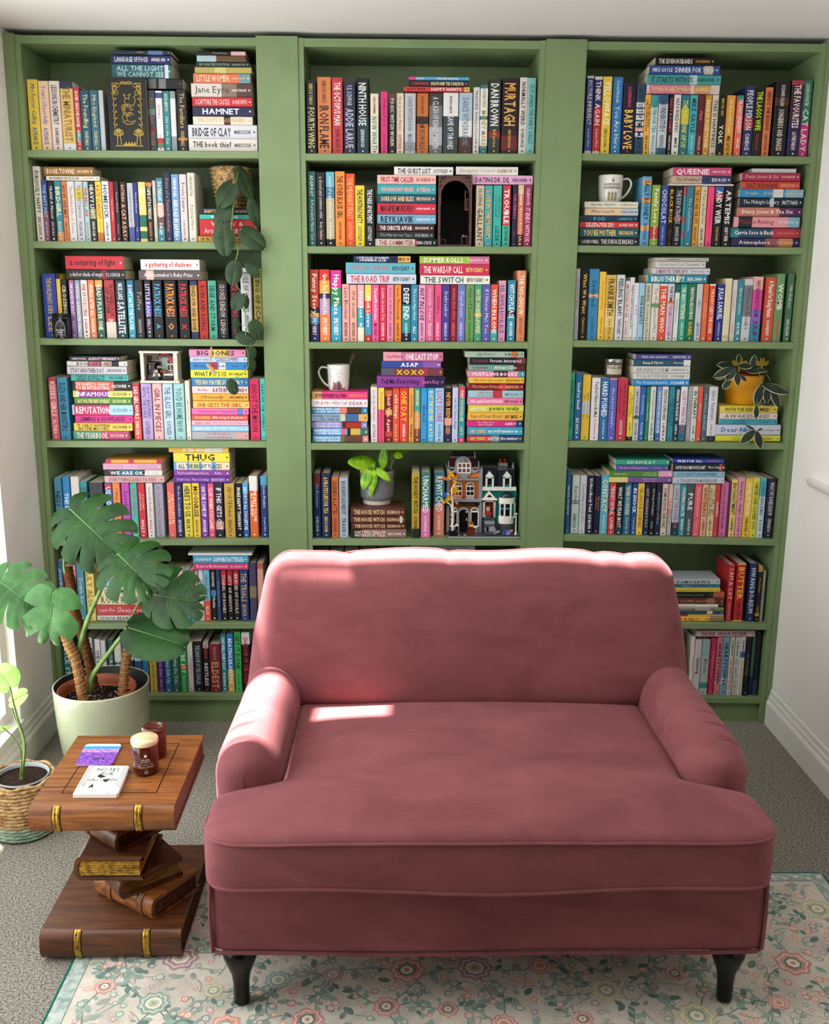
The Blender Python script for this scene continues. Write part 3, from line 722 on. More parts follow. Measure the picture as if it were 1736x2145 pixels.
b|1225 1643 615 668|20a0c8 f0f0e0 e8c078|say you'll remember me|ABBY JIMENEZ||rb
b|1220 1640 563 613|e01880 f8d0e8|The Happy Ever After Playlist|ABBY|.88-1:28407a|i
b|1226 1645 505 557|f0b038 5a4a18|Part of Your World|ABBY JIMENEZ||
b|1230 1650 445 502|d8d018 1a5a4a f0f0d0|yours truly|ABBY JIMENEZ||rb
b|1224 1645 392 442|f078a8 f8f0f0 6a2a50|the gay best friend|NICOLAS||b
b|1230 1648 338 385|98c8d0 c03040 6a9098|Falling Hard for the Royal Guard|MEGAN|.45-.62:c83038|
b|1230 1652 282 333|8a1828 e8b068|The Heart Principle|HELEN HOANG|.57-.68:d83040|i
b|1238 1655 237 280|e8b828 a04020|The Kiss Quotient|HELEN HOANG||i
b|1230 1660 190 235|e880a8 f8e8f0|MUST LOVE BOOKS||.45-.7:5a2838,.88-1:4a98a8|
b|1240 1662 140 187|68a898 f0e8d8 a83848|After I Do|TAYLOR JENKINS REID|.8-1:5a2a20|rb
b|1240 1665 87 135|182430 f0d8d8 8a4050|Forever, Interrupted|TAYLOR JENKINS REID|.85-1:7a3a38|rb
b|1210 1655 40 84|a8c0a8 3a5a4a|July Dates|RUBY LEE|.78-.88:e07848|i
t
b|540 1055 230 305|8a3a98 2a1030 e878c0|Tell Me Everything|Laura Kay|.7-1:241c48|b
b|572 1040 167 233|7a3848 e8c818|XOXO||.0-.2:5a5068,.6-.75:a03848|b
b|575 1025 115 162|2848a0 f0f0f8|ASAP||.5-.7:5a4aa0,.7-1:8a58a8|b
b|588 1040 45 110|c87098 f8e8f0 6a2a50|ONE LAST STOP|Casey McQuiston|0-.3:e898a8|r
@C5 640 925 .2707
u|62 123 245|1a3060 b0c0d8|On Rotation|SHIRLENE|0-.2:6a2828|hi
u|127 196 245|182c50 e0b868|A PIRATE'S LIFE FOR TEA|REBECCA THORNE||h
u|203 259 278|d06828 2a1810|LEGENDS & LATTES|TRAVIS BALDREE||
u|263 332 280|a0b0c0 3a2a20|BOOKSHOPS & BONEDUST|TRAVIS||
s
b|352 778 683 740|8a6a60 e8d8d0|CAN'T SPELL TREASON WITHOUT TEA|REBECCA THORNE|0-.2:2a2220,.5-.55:b83030|
b|355 770 628 677|5a3028 e0b888|THE HOUSE WITCH|DELEMHACH||
b|348 770 575 622|5a3028 e0b888|THE HOUSE WITCH|DELEMHACH|.9-.95:d8c8b8|
b|350 767 514 571|5a3028 e0b888|THE HOUSE WITCH|DELEMHACH||
u|820 880 240|b89818 2a2a20|THE HONEY WITCH|SYDNEY|.86-1:242c2c|
u|888 964 238|3a7a70 e8e8e0|UNCHARMED|LUCY JANE WOOD|.55-1:e070a8|h
u|986 1072 238|2a7888 e8e8e0|REWITCHED|LUCY JANE WOOD|.5-1:e08068|hk
@C6 640 925 .2707
u|60 185 852|101012 888888||||
u|190 298 852|16161a 888888||||
u|302 412 850|101012 888888||||
u|418 545 852|141416 888888||||
u|550 618 856|101012 888888||||
u|622 800 870|141416 888888||||
u|815 1310 840|3a3a3a 888888||||
t
b|815 1310 806 838|9a9890 555555|||.1-.9:8a8882|
@R1 1200 60 .30876
u|74 123 320|2a4a90 e8d8c8|PICTURE IMPERFECT|Jacqueline Wilson|0-.03:e0d8c8,.96-1:e0d8c8|
u|127 181 325|c02030 e8d8d0|THINK AGAIN|Jacqueline Wilson|0-.04:e0d8c8,.04-.38:2a2a78,.96-1:e0d8c8|
u|185 245 325|e8c010 f8f0d8 3a3a10|YELLOWFACE|REBECCA F. KUANG||b
u|250 318 328|1878c0 e0e8b0|You Are Here|David Nicholls||r
u|323 409 370|1c1830 f0c060 e05080|BABY LOVE|JACQUELINE WILSON||r
u|412 471 378|2a4a70 222222|HOW TO STOP TIME|MATT|.25-.32:d8dce0,.34-.41:d8dce0,.43-.5:d8dce0,.52-.58:d8dce0,.6-.66:e0b0a8,.68-.74:d8dce0|
u|472 512 447|f0b010 7a3010 3a1a10|THE GIRL WITH THE LOUDING VOICE|ABI DARE||
u|514 561 450|d0dcd8 2a8088|STARTER FOR TEN|NICHOLLS|0-.2:38a0a0|
u|565 628 447|c8ccd0 2a4a60|THE UNDERSTUDY|NICHOLLS|0-.15:2a5a80,.88-1:2a5a80|
u|632 664 447|201820 e06070 e8e0e0|SALLY ROONEY|NORMAL PEOPLE||~
u|666 713 447|e8e0d8 222222|HALF A WORLD AWAY|MIKE||
u|716 772 450|108088 e8d848|THE VERSIONS OF US||.22-.48:c8c830|i
u|775 826 450|38b0b8 0a4a60 d8f0f0|MIKE GAYLE|the museum||~
u|828 871 450|6a1828 e0a8a8|Maid|STEPHANIE LAND||
u|873 919 450|d89818 f8e8c0|BANGKOK WAKES TO RAIN|||
u|921 967 450|e0d8c0 4a4030|THIS IS HAPPINESS|||
u|969 1016 452|121212 f0f0e8 d8c030|YOLK|MARY H.K. CHOI||rb
u|1018 1078 452|e8a020 f8e8c0 2a2010|All the Lonely People|MIKE GAYLE||i
u|1090 1134 452|e86858 f8e0d0|TRANSCENDENT|NICK|.0-.1:4a8878|
u|1142 1206 390|2a3468 e8e0e0|PEOPLE PERSON|CANDICE|.45-.6:b83038|b
u|1208 1272 398|14160e c8e020 b03030|THE LAGOS WIFE|VANESSA WALTERS||b
u|1277 1326 398|e07838 5a1a10|HERE IS THE BEEHIVE|SARAH CROSSAN||
u|1342 1441 355|141214 d8d0c8|SONGBIRDS AND SNAKES|SUZANNE COLLINS|.22-.32:4a3018|hr
u|1447 1532 350|3a1830 f8e0e0|THE FAVOURITES|LAYNE FARGO|.0-.06:b03048,.55-1:241c50|hb
u|1535 1604 350|2a8a70 e8f0e0|CAT LADY|DAWN O'PORTER|.55-1:e02890|hrb
t
b|500 992 380 442|d8c8c8 f0d080|TOMORROW AND TOMORROW|GABRIELLE|.03-.6:d87898,.65-.88:c89a60|
b|500 1002 313 370|38a0a0 1a3a40|IT STARTS WITH US|COLLEEN HOOVER|.58-.68:b8d8d8|b
b|515 995 250 305|2a4a90 d8e0e8|DINNER FOR TWO|MIKE GAYLE|.78-.9:c8b8a0|r
b|558 963 193 242|121010 e8e0d8 d8a848|THE SEVEN HUSBANDS|TAYLOR JENKINS REID||
@R2 1190 335 .29954
s
b|75 488 543 590|202a2c e8e0e0|THE SURFACE BREAKS|LOUISE O'NEILL||r
b|80 488 477 538|1a5868 e8c870|YOU BE MOTHER|MEG MASON||
b|80 490 433 475|d03030 f0e0d8|THE GIRL WHO FELL BENEATH THE SEA|AXIE OH||
b|82 485 390 430|1a3a50 58a8c8|POD|LALINE PAULL||b
b|115 487 337 386|e8c8a0 444444|Microserfs|Douglas Coupland|.7-1:b8c8d0|
b|113 487 292 334|dcdcc8 333333 b0a860|Agatha Christie|EVIL UNDER THE SUN||i~
u|499 563 115|58a0c8 14283a|SALLY ROONEY|BEAUTIFUL WORLD|.05-.12:e0a050,.3-.38:d89850,.7-.78:e0a870|h~
u|567 624 175|88a828 f0f0d8|Family Lore|Elizabeth|.68-.88:c02830|b
u|628 681 180|2a4a98 c8d0e8|CHOCOLAT|Joanne Harris||
u|684 723 182|101010 e8a828 c83070|BLACK BUCK|Mateo||b
u|726 783 185|1a1a26 c8b8b8|THE EXPATRIATES|JANICE LEE|.5-.56:a05048|
u|786 806 185|2a9098 c03040|||.0-.15:c03040,.5-.6:c04050,.75-.85:c03040|
u|807 857 185|2a7a90 b8e0e8|The Confessions|||
u|860 902 185|f0a818 4a2a10|THE CAT AND THE CITY|NICK BRADLEY||
u|904 950 185|dccfa8 5a4a3a|If You Can Read This|SEISHI||
u|957 999 187|f83878 a01040|Convenience|||
u|1003 1064 188|101014 f0f0f0 d8b040|ANDY WEIR|PROJECT HAIL MARY|0-.1:2a68b0,.1-.2:b03040|b~
u|1070 1126 188|141416 e0e0e0|ARTEMIS|ANDY WEIR||
s
b|1135 1630 548 608|2a2a60 f0e0d8|Atmosphere|Taylor Jenkins Reid|.5-.7:a05a58,.7-.9:d88848|hb
b|1130 1632 475 545|1a4a68 f8f0e0 e8a048|Carrie Soto is Back|Taylor Jenkins Reid|.0-.12:2a8a90,.6-1:b82848|hb~
b|1155 1615 398 468|e898a0 8a2840 f8f0f0|Malibu Rising|Taylor Jenkins Reid|.07-.28:1a2028,.82-1:78b0c0|h
b|1175 1638 330 395|c87868 f8e8e0|Daisy Jones & The Six||.65-1:5a2a58|hb~
b|1195 1640 265 322|16222e d8e0e8|The Midnight Library|MATT HAIG|.48-.54:b8c8d0|
b|1197 1643 205 260|1888c0 d8c8a0|all families are psychotic|Douglas|.52-.68:d8dce0,.72-1:88b0c8|r
b|1212 1617 150 205|d84830 5a1a10 f0a878|CRAZY RICH ASIANS|KEVIN KWAN||
b|1212 1620 90 145|a82050 f0b8a8|Daisy Jones & Six|TAYLOR JENKINS REID||i~
b|1285 1593 60 88|d8d4d0 777777||||
t
b|705 1155 170 182|d8d4cc 888888||||
b|728 1138 112 168|c8a890 333333 e8e0e0|The Wedding People|ESPACH|.5-1:2a3a68|
b|730 1140 52 110|d04078 f8e8f0|QUEENIE|CANDICE CARTY-WILLIAMS||b~
@R3 1180 525 .29377
u|70 103 128|cfcdd0 888888|THE STORY OF A HEART|RACHEL CLARKE||h
u|106 162 135|121212 e8c060|What We Want|Charlotte||b
u|165 236 130|2a88b8 14384a|Sedated|James Davies|.35-.4:e0b0a0|
u|240 286 150|f0c010 d06020 5a4a10|Toxic Positivity|Whitney Goodman||
u|288 358 173|d8b040 4a3a18|FRANKIE SMITH|Open When|.5-.8:e8c870|~
u|362 419 172|d0d4dc 333333|FEELING 'BLAH'?|TANITH CAREY||b
u|422 457 215|e8e4e0 c03040|EMOTIONAL FIRST AID|GUY WINCH||
u|458 488 190|dcdcdc 444444|THE POCKET PSYCHOLOGY|||
u|490 522 230|d8dce0 c03040|I - I - I|||
u|524 562 230|98c8e0 333333|FIVE HABITS|||
u|564 611 232|d0d0b8 4a4a48|Doctoring the Mind|RICHARD BENTALL||r
u|613 667 232|e0d8cc 5a7a50|The Well Gardened Mind||.35-.42:6a9a60|
u|669 722 235|e04828 f0e0d0|THE MAN WHO||.0-.04:e8e0d8|
u|724 772 235|c8ccd8 d05098 333333|THE EMPATHY EXAMS|THE TIME|.3-.36:e09040|r
u|775 810 238|e8e8e4 333333|Languages of Love||0-.15:1a6a60|i
u|812 863 237|10a890 e8f0d8|THE GREAT PRETENDER|SUSANNAH CAHALAN||
u|866 927 235|0c6a48 e8f0e8 d8c040|THE NATURAL HEALTH SERVICE|ISABEL||
u|929 972 237|c8c4c8 2a6ab0|dibs|JAMES WESTON||i
u|974 1014 237|e86828 f0d8c0|Waiting to be Arrested at Night|||
u|1018 1062 238|e04020 f0e0d0|THE BODY KEEPS THE SCORE||0-.03:e8e0d8|
u|1074 1127 240|1a2a88 e8e8f0|JULIA SAMUEL|Every Family Has a Story||b~
u|1130 1175 198|e0d4a8 b0a070|||.9-.95:c8b888|
u|1178 1214 210|dcd8d4 e07860|The Vital Spark|TANYA||
u|1216 1259 212|2a8a98 e8f0e8|How to Listen|KATIE||
u|1262 1323 202|c8c8cc 4a4c50|When in Doubt||.1-.6:77797e|
u|1326 1393 185|e8a8a0 5a1a40|WHY HAS NOBODY TOLD ME|JULIE|.2-.5:e03898,.5-.72:8a60c0,.72-1:2a80a8|
u|1408 1486 188|d05028 f8e8d8|A Manual for Being Human|DR SOPHIE MORT||b
u|1490 1545 165|6a9860 e8ece0 c04838|WOMB|LEAH HAZARD||b
u|1565 1612 165|4a7a58 e0e8d8|Mindfulness|MARK WILLIAMS||
t
b|600 1022 172 228|1a88a0 e8f4f0|BIBLIOTHERAPY|BIJAL SHAH|.48-.52:d8c040|b
b|632 1042 125 170|d8d4dc a06080 4a70a8|5 MINUTE THERAPY|Sarah Crosby||
b|655 1012 78 120|d4d0cc 777777|Notes from Your Therapist|||i
b|658 1035 50 76|c8c0bc 444444|Being Human|clinical||
@R4 1170 725 .29377
u|66 99 187|18c098 0a6a58|ADAM KAY UNDOCTORED|||~
u|103 150 190|1a6aa0 e8f0f0|Small by Small|IKE ANYA||b
u|153 212 204|e8c018 7a5a10|Maybe You Should Talk to Someone||.4-.6:c8d0d8|i
u|222 281 226|e0dcdc 222222 d03020|You Don't Have to Be Mad|Dr Waterhouse||b
u|285 343 228|1a68a8 e8f0f0|HARD PUSHED|Leah Hazard||
u|345 399 228|5a60b8 e0d8f0|the secret midwife||0-.03:c08098|
u|402 474 230|c82848 5a0a20 e8d0d0|and how does that make you feel?|JOSHUA FLETCHER||i
u|480 521 283|f0d818 a88810|THIS IS GOING TO HURT AGAIN|ADAM KAY|.93-1:181818|
u|523 564 283|c8ccd8 444444|CAN YOU HEAR ME?|JAKE JONES|.55-.6:1a8a60|
u|567 604 288|2060b8 b8d8f0|Breathtaking|RACHEL||
u|607 635 288|1a8a60 d8e8d8|Breaking & Mending|||
u|637 676 288|d8e0d0 333333|A Fortunate Woman|POLLY MORLAND||
u|686 718 288|6a90c8 e0e8f8|THIS BOOK MAY SAVE ME||.85-1:3a60a0|
u|720 763 288|e0dcd8 333333|FIXATION CUPBOARD|LAURA||
u|766 809 288|1a98a8 0a5060|SEVEN THINGS THE GREAT CAVE|||
u|811 849 288|1a3a48 f0e8e8|FINDING TRUE NORTH|LINDA||
u|851 898 288|e0e4e8 c05080|CLOSE TO WHERE THE HEART||.7-1:1a6a80|
u|900 932 288|b0b4bc 77787f|A Story of Five Births|||
u|935 972 288|d8d6cc 222222|IN THERAPY|SUSIE||
u|975 1009 288|e05038 f0d8d0|Man's Search|||
u|1012 1047 288|4a6068 8ab0b8|WE SHALL BE READ|||
u|1050 1112 290|dcdce0 6a6a70|also human|caroline elton|.9-1:2a2a30|
s
b|1115 1578 637 683|e0d810 7a7a10|What Seems to be the Problem|LAURA||h
b|1113 1578 562 633|c8ccdc 2a70b8 666677|Dear NHS|100 stories to say thank you||hb
b|1147 1558 524 558|2a98b0 0a4050|The Man Who Mistook His Wife|Oliver||
b|1147 1556 476 521|e0d0c0 777777|AWAKENINGS|||
b|1150 1557 428 472|e8d020 5a5010|WITH THE END IN MIND|||
t
b|525 928 238 282|1888d0 e8f0f8|The Sleeping Beauties|SUZANNE||
b|530 933 192 235|d8d8d4 999999|IT'S ALL IN YOUR HEAD|SUZANNE||
b|530 935 145 188|d4d4d0 999999|BRAINSTORM|SUZANNE O'SULLIVAN||
b|533 938 98 143|1a5870 e8dcc0|head first|Alastair|.88-1:e0e0e0|b
b|548 945 58 92|4a4a90 e0d8f0|that one patient|ELLEN DE VISSER||b
@R5 1160 935 .288
u|76 110 170|1a68a0 e8f0f8|THE DEVIL YOU KNOW|||h
u|118 173 210|c8dcd8 2a3a38|Earthed|REBECCA|.42-.5:8ab098|
u|176 224 212|ccccd0 666666|Something to Live For|||i
u|228 278 210|1a2040 f0f0f0|It's Not a Bloody Trend|KAT BROWN||b
u|281 326 215|181c38 d89060|Will You Read This, Please?|||
u|329 384 212|50a8c8 e8e8a0|CONTACT|THE COURAGE TO CARE||
u|388 438 265|d02830 f0e0e0|THE BODY ON TRIAL|LIVED|.5-.56:181818|
u|442 492 265|161618 e8e8e8|WHAT WE FEAR MOST||.85-1:1a3a50|
u|494 550 265|1a7090 e0e8e0|THE MIND OF A MURDERER|Richard Taylor||
u|553 594 267|1a4890 f0f0f8|IN SHOCK|Dr Rana Awdish||b
u|595 641 268|f0c818 7a5a10|THE LANGUAGE OF KINDNESS|||
u|645 684 275|1a2a60 c0a870|ANY ORDINARY DAY|||
u|686 724 275|101418 e8e8e0|Our Song of Ordinary|Cynthia||i
u|727 767 275|181c38 a8b0d0|An Extra Pair of Hands|||
u|770 813 272|d8ccbc 5a1a1a|COMPASSION CHRONIC|||b
u|815 847 272|e8c8b8 e08060|TINKERING||.5-1:b0b4b8|
u|850 900 272|a0c8d8 d04878|CHASE THE RAINBOW||.75-1:14384a|b
u|903 947 275|188890 e0f0e8|STRONG FEMALE CHARACTER|FERN BRADY||
u|949 1001 272|4a5058 e8e8f0|PURE|ROSE CARTWRIGHT||b
u|1003 1055 272|e85868 f0c8c0|What Have I Done?|Laura||
u|1058 1102 275|e8b080 8a3a28|WINTERING|KATHERINE MAY||
u|1104 1153 278|e8d8a0 4a4a30|YOU WILL GET THROUGH THIS NIGHT|DANIEL HOWELL||
u|1157 1187 278|c83838 e8c8b8|GLIMMERS|||
u|1190 1246 262|d868a0 4a2040|notes on heartbreak|||
u|1247 1263 250|5a2a70 e09040||||
u|1265 1310 240|f0d060 333333|ENCHANTMENT|KATHERINE MAY||
u|1313 1362 228|e890b0 4a3040|therapy is... magic|JO LOVE||b
u|1366 1419 235|f0c010 f8f0d0 3a3010|YOU WILL GET THROUGH|DANIEL HOWELL||b
u|1421 1468 228|d8d030 3a4a18|I NEVER SAID I LOVED YOU|||
u|1470 1516 232|c8d8dc 1a7a90|A CURE FOR BEING HUMAN|KATE|0-.3:48a8c0|
u|1528 1594 235|1c1e40 d8c8d0|WHAT MY BONES KNOW|STEPHANIE FOO||h
t
b|400 855 225 263|7a5098 e8d8f0|I want to die but I want to eat|baek sehee|0-.3:e0d060|r
b|400 860 180 222|4a8828 e8f0d8|I want to die but I still want|baek sehee|.78-1:e8a0c0|r
b|450 830 138 178|4a58a8 f080c0|The Art of Feeling Better|Matilda||b
b|450 840 97 135|28a088 c8e8c8|ADAM KAY|||~
t
b|862 1237 227 268|c8ccd8 777788|A TOOLKIT FOR MODERN LIFE|||
b|865 1240 182 223|90c0d8 3a6a88|A TOOLKIT FOR HAPPINESS|||
b|862 1247 125 178|142028 e0e8e8|NOTES ON A NERVOUS PLANET|Matt Haig|.88-.94:b04040|
b|862 1235 92 122|2040a0 f0f0f8 e070b0|FREE FOR ALL|DR GAVIN FRANCIS||
@R6 1380 1130 .1728
s
b|110 783 938 978|f0b820 a83030|VIZ & SILLY|JANE AUSTIN|.75-1:9a8a60|
b|110 783 904 936|e8c830 333333||PRIDE|0-.35:c02040,.8-1:d8b8a8|
b|110 783 868 902|1a4a68 c8d8d0||KIM|.7-.8:e0c8a8|
b|110 783 828 866|a89888 3a3a30|JAPAN & ME|KIM|.75-1:8a8a60|
b|110 783 788 826|e0dcd0 b03030|Cat in Japanese Town|Today|.9-1:222222|i
b|110 785 712 780|5a2a1c d0a078|The Cat Who Saved Books||.7-.82:a05830|
b|130 790 638 708|141414 5a9a80|before we were three|Coffee|.8-1:c05030|
b|130 738 588 635|d8c020 6a5a10|Kamogawa Food Detectives|Hisashi||
b|130 738 539 585|2080b0 e0f0f8|Yakumoto|Stories||
b|130 740 485 536|b0b8bc 3a4a50|KAMOGAWA|||~
u|800 872 310|c01c28 e8c0b0|I AM A CAT|Natsume Soseki||
u|902 1005 292|c01818 e8b838 2a0808|BUTTER|ASAKO YUZUKI|0-.02:e8c060,.98-1:e8c060|b
u|1045 1148 290|1a2858 c8d0e0|HWANG BO-REUM|||h~
u|1152 1210 325|1a1610 e8a820|Sweet Bean|PASTE|0-.1:c89018,.85-.9:c89018|
u|1214 1252 380|a8a898 555555|The Travelling Cat|||
@R7 1380 1300 .1728
s
b|-300 300 838 888|181818 e0e0e0|||.93-.96:e8e8e8|
b|-300 310 784 834|2a2a38 e0e0e0|||.93-.96:e8e8e8|
b|-300 318 730 780|c02028 e8e8e8||||
b|-300 318 684 727|1a1a1a e8e8e8|||.93-.96:e8e8e8|
b|-300 325 636 681|141414 e0e0e0|||.93-.96:e8e8e8|
b|-300 325 588 633|141414 e0e0e0|||.93-.96:e8e8e8|
b|-300 325 530 585|d0ccc8 222222|||.93-.96:222222|
b|-300 318 475 527|2a4a58 222222||||
b|-300 292 415 472|1a88a8 e8f0f0|||.9-.95:88c8d8|
b|-300 292 356 412|6a1820 e8d0d0|||.93-.96:e8b8b8|
b|-300 290 302 353|d8d4d0 222222|||.93-.96:333333|
b|-300 278 245 299|d8d8d8 222222|||.93-.96:222222|
u|348 396 190|e0d8c8 555544|something small to hold|||h
u|400 478 235|c8c0c0 222222|Spinning|||b
u|482 577 235|a8b0ae 333333|Bloom||0-.3:88b0b0,.78-.88:2a8a88|i
u|583 655 215|c81858 e898b0|it's lonely at the centre|||h
u|659 730 195|d87880 222222|HEARTSTOPPER||.78-.82:e8c8c8|i~
u|735 810 200|6aa0b8 222222|HEARTSTOPPER||.7-.82:b8c8d8|i~
u|816 870 200|d0c8bc c05040 333333|SAD GHOST CLUB 2|LIZE MEDDINGS||r
u|874 938 200|d8d8d4 4a7a78 333333|SAD GHOST CLUB 3|LIZE MEDDINGS||r
u|943 1001 200|d0ccc8 c8a030 333333|SAD GHOST CLUB|LIZE MEDDINGS|.25-.35:3a6a98|r
u|1004 1072 200|101014 888888|we were lying|||
u|1076 1120 155|3a7058 a8d0b0|||.7-1:1a2a4a|
u|1122 1182 160|141a2a 5a6a8a|||.75-1:2a3a5a|
t
b|455 1158 122 190|d8b8bc 7a3048|DEAR WHATEVER|||i
"""
# ------------------------------------------------------------ bookcases
SH = {'L': [(58,314,540,316.5),(69,505,546.8,507),(83.8,708.4,553,711.7),(98.7,923.8,559,924.7),(112.5,1131,564.3,1129),(121,1306,568,1305),(129,1455.5,571,1455)],
 'C': [(639,321,1122,321.6),(643.2,515.7,1115.4,516.6),(647.3,716.5,1106.6,716.5),(651.9,929,1097.6,929),(654.1,1130,1090.7,1130.7),(657,1306.5,1084,1307),(660,1457.5,1078,1458.5)],
 'R': [(1220,321,1698.7,328),(1209.5,513.8,1681.2,518.3),(1198,713,1663.3,717.4),(1188.2,924.2,1642,928.6),(1180,1120.8,1623.7,1130.8),(1171,1302,1608,1307.5),(1164,1457,1593.4,1462.4)]}
TOPS = {'L': (39, 76, 535, 78), 'C': (635, 77, 1133, 77.5), 'R': (1230, 79, 1722, 88)}
ST = .023
shelf3 = {}
for u in SH:
    rows = []
    for (x0,y0,x1,y1) in SH[u]:
        a = at(x0,y0,0); c = at(x1,y1,0); rows.append((a.x, a.z, c.x, c.z))
    shelf3[u] = rows
UN = {'L': 'left', 'C': 'middle', 'R': 'right'}
def shelf_z(u, r, x):
    x0,z0,x1,z1 = shelf3[u][r]; return z0+(z1-z0)*(x-x0)/(x1-x0)
def slab(mb, xa, xb, zs, y0, y1, m):
    """vertical board; xa and xb give its two faces at each height in zs"""
    for i in range(len(zs)-1):
        za, zb = zs[i], zs[i+1]
        mb.add([(xa[i],y0,za),(xb[i],y0,za),(xb[i],y1,za),(xa[i],y1,za),(xa[i+1],y0,zb),(xb[i+1],y0,zb),(xb[i+1],y1,zb),(xa[i+1],y1,zb)],
               [(0,1,5,4),(1,2,6,5),(2,3,7,6),(3,0,4,7)]+([(0,3,2,1)] if i == 0 else [])+([(4,5,6,7)] if i == len(zs)-2 else []), m)
side_pts = {}
for u in SH:
    rows = shelf3[u]
    t0 = at(TOPS[u][0], TOPS[u][1], 0); t1 = at(TOPS[u][2], TOPS[u][3], 0)
    zs = [2.386] + [min(r[1], r[3]) for r in rows]
    xl = [t0.x]+[r[0] for r in rows]; xr = [t1.x]+[r[2] for r in rows]
    xl.append(xl[-1]); xr.append(xr[-1]); zs.append(0.0)
    # smooth the measured edges to straight boards
    def fit(zz, xx):
        n = len(zz)-1; mz = sum(zz[:n])/n; mx = sum(xx[:n])/n
        k = sum((zz[i]-mz)*(xx[i]-mx) for i in range(n))/sum((zz[i]-mz)**2 for i in range(n))
        return lambda z: mx+k*(z-mz)
    side_pts[u] = (fit(zs, xl), fit(zs, xr))
    for r in range(7):
        x0, z0, x1, z1 = rows[r]
        fl, frr = side_pts[u]
        rows[r] = (fl(z0), z0+(z1-z0)*0, frr(z1), z1) if False else (fl(z0), z0, frr(z1), z1)
BC = {}
Zt = 2.386
for u in ('L', 'C', 'R'):
    fl, frr = side_pts[u]; rows = shelf3[u]
    cxm = (fl(0)+frr(0))/2
    lab = {'L': 'sage green wooden bookcase against the left wall, behind the monstera',
           'C': 'sage green wooden middle bookcase directly behind the pink sofa',
           'R': 'sage green wooden bookcase against the right wall'}[u]
    t = BC[u] = thing('bookcase', lab, 'bookcase', (cxm, .14, 0), 'green built-in bookcases')
    for f_, s in ((fl, -1), (frr, 1)):
        b = MB(); slab(b, [f_(0), f_(Zt)] if s > 0 else [f_(0)-.018, f_(Zt)-.018], [f_(0)+.018, f_(Zt)+.018] if s > 0 else [f_(0), f_(Zt)], [0, Zt], 0.0, .28, GREEN)
        b.build('side_panel', t)
    b = MB(); slab(b, [fl(0), fl(Zt)], [frr(0), frr(Zt)], [0, Zt], .272, .28, GREEN); b.build('back_panel', t)
    b = MB(); b.box(fl(Zt), frr(Zt), .001, .272, Zt-.026, Zt-.001, GREEN); b.build('top_panel', t)
    for r in range(7):
        x0, z0, x1, z1 = rows[r]; g = .0006
        b = MB(); x0 += g; x1 -= g; rr = .0015
        vs = []
        for (x, z) in ((x0, z0), (x1, z1)):
            vs += [(x,.0+rr,z),(x,.271,z),(x,.271,z-ST),(x,.0+rr,z-ST),(x,.0,z-ST+rr),(x,.0,z-rr)]
        b.add(vs, [(0,1,7,6),(1,2,8,7),(2,3,9,8),(3,4,10,9),(4,5,11,10),(5,0,6,11),(0,5,4,3,2,1),(6,7,8,9,10,11)], GREEN)
        b.build('shelf', t)
    b = MB(); b.box(fl(0)+.0005, frr(0)-.0005, .02, .036, 0, rows[6][1]-ST-.0004, GREEN); b.build('plinth', t)
# cover strips
def strip(u, fa, fb, y0=-.004):
    b = MB(); slab(b, [fa(0), fa(Zt+.004)], [fb(0), fb(Zt+.004)], [0, Zt+.004], y0, .016, GREEN)
    b.build('filler_panel', BC[u])
strip('L', lambda z: XL+.0005, lambda z: side_pts['L'][0](z)-.0186)
strip('L', lambda z: side_pts['L'][1](z)+.0005, lambda z: side_pts['C'][0](z)-.0186)
strip('R', lambda z: side_pts['C'][1](z)+.0186, lambda z: side_pts['R'][0](z)-.0005)
strip('R', lambda z: side_pts['R'][1](z)+.0186, lambda z: XR-.0005)

# ------------------------------------------------------------ books
NAMES = [('black','121214'),('charcoal','2c3034'),('dark grey','4a4c50'),('grey','8c9096'),('pale grey','c4c8cc'),('white','e6e4e2'),('cream','e4dac4'),
 ('beige','c8b69a'),('tan','b08858'),('brown','6a4430'),('dark brown','38201a'),('maroon','5e1424'),('red','c82430'),('orange-red','dc4828'),('orange','e8842c'),
 ('amber','e8a828'),('yellow','ecd01c'),('mustard','b8942a'),('olive','8a8a3a'),('lime green','b4c834'),('green','4a9038'),('bright green','22b056'),('dark green','1e4c3c'),
 ('mint green','98ccbc'),('teal','1c8488'),('dark teal','124a54'),('turquoise','2cb0b0'),('light blue','94c4e0'),('sky blue','40a0d4'),('blue','2068b4'),('royal blue','2440a0'),
 ('navy blue','1a2450'),('slate blue','5460a8'),('lavender','b4a4d4'),('purple','7c3c9c'),('dark purple','2a1c48'),('magenta','c838a8'),('hot pink','e42080'),('pink','ec80ac'),
 ('pale pink','ecb8c0'),('coral','ec6460'),('salmon pink','e49c94'),('peach','f0c49c'),('dusty pink','c87888'),('crimson','9c1830'),('sage green','7c9c70'),('steel blue','6c90b4')]
_nm = [(n, [int(h[i:i+2],16) for i in (0,2,4)]) for n, h in NAMES]
def cname(h):
    c = [int(h[i:i+2],16) for i in (0,2,4)]
    return min(_nm, key=lambda t: sum(w*(a-b)**2 for w,a,b in zip((.8,1.2,.7), t[1], c)))[0]
def cover_mat(h):
    c = lin(h); y = .25*c[0]+.6*c[1]+.15*c[2]; k = .10
    return mat('cover_'+h, tuple((v*(1-k)+y*k)*.93 for v in c[:3])+(1,), .42, .35)
def ink(h): return mat('ink_'+h, h, .5, .35)
ROWN = ['top','second','third','fourth','fifth','sixth','bottom']
ORD = lambda n: '%d%s' % (n, 'th' if 10 < n % 100 < 14 else {1:'st',2:'nd',3:'rd'}.get(n % 10, 'th'))
placed = []      # (unit,row,x0,x1,z0,z1)
books = []
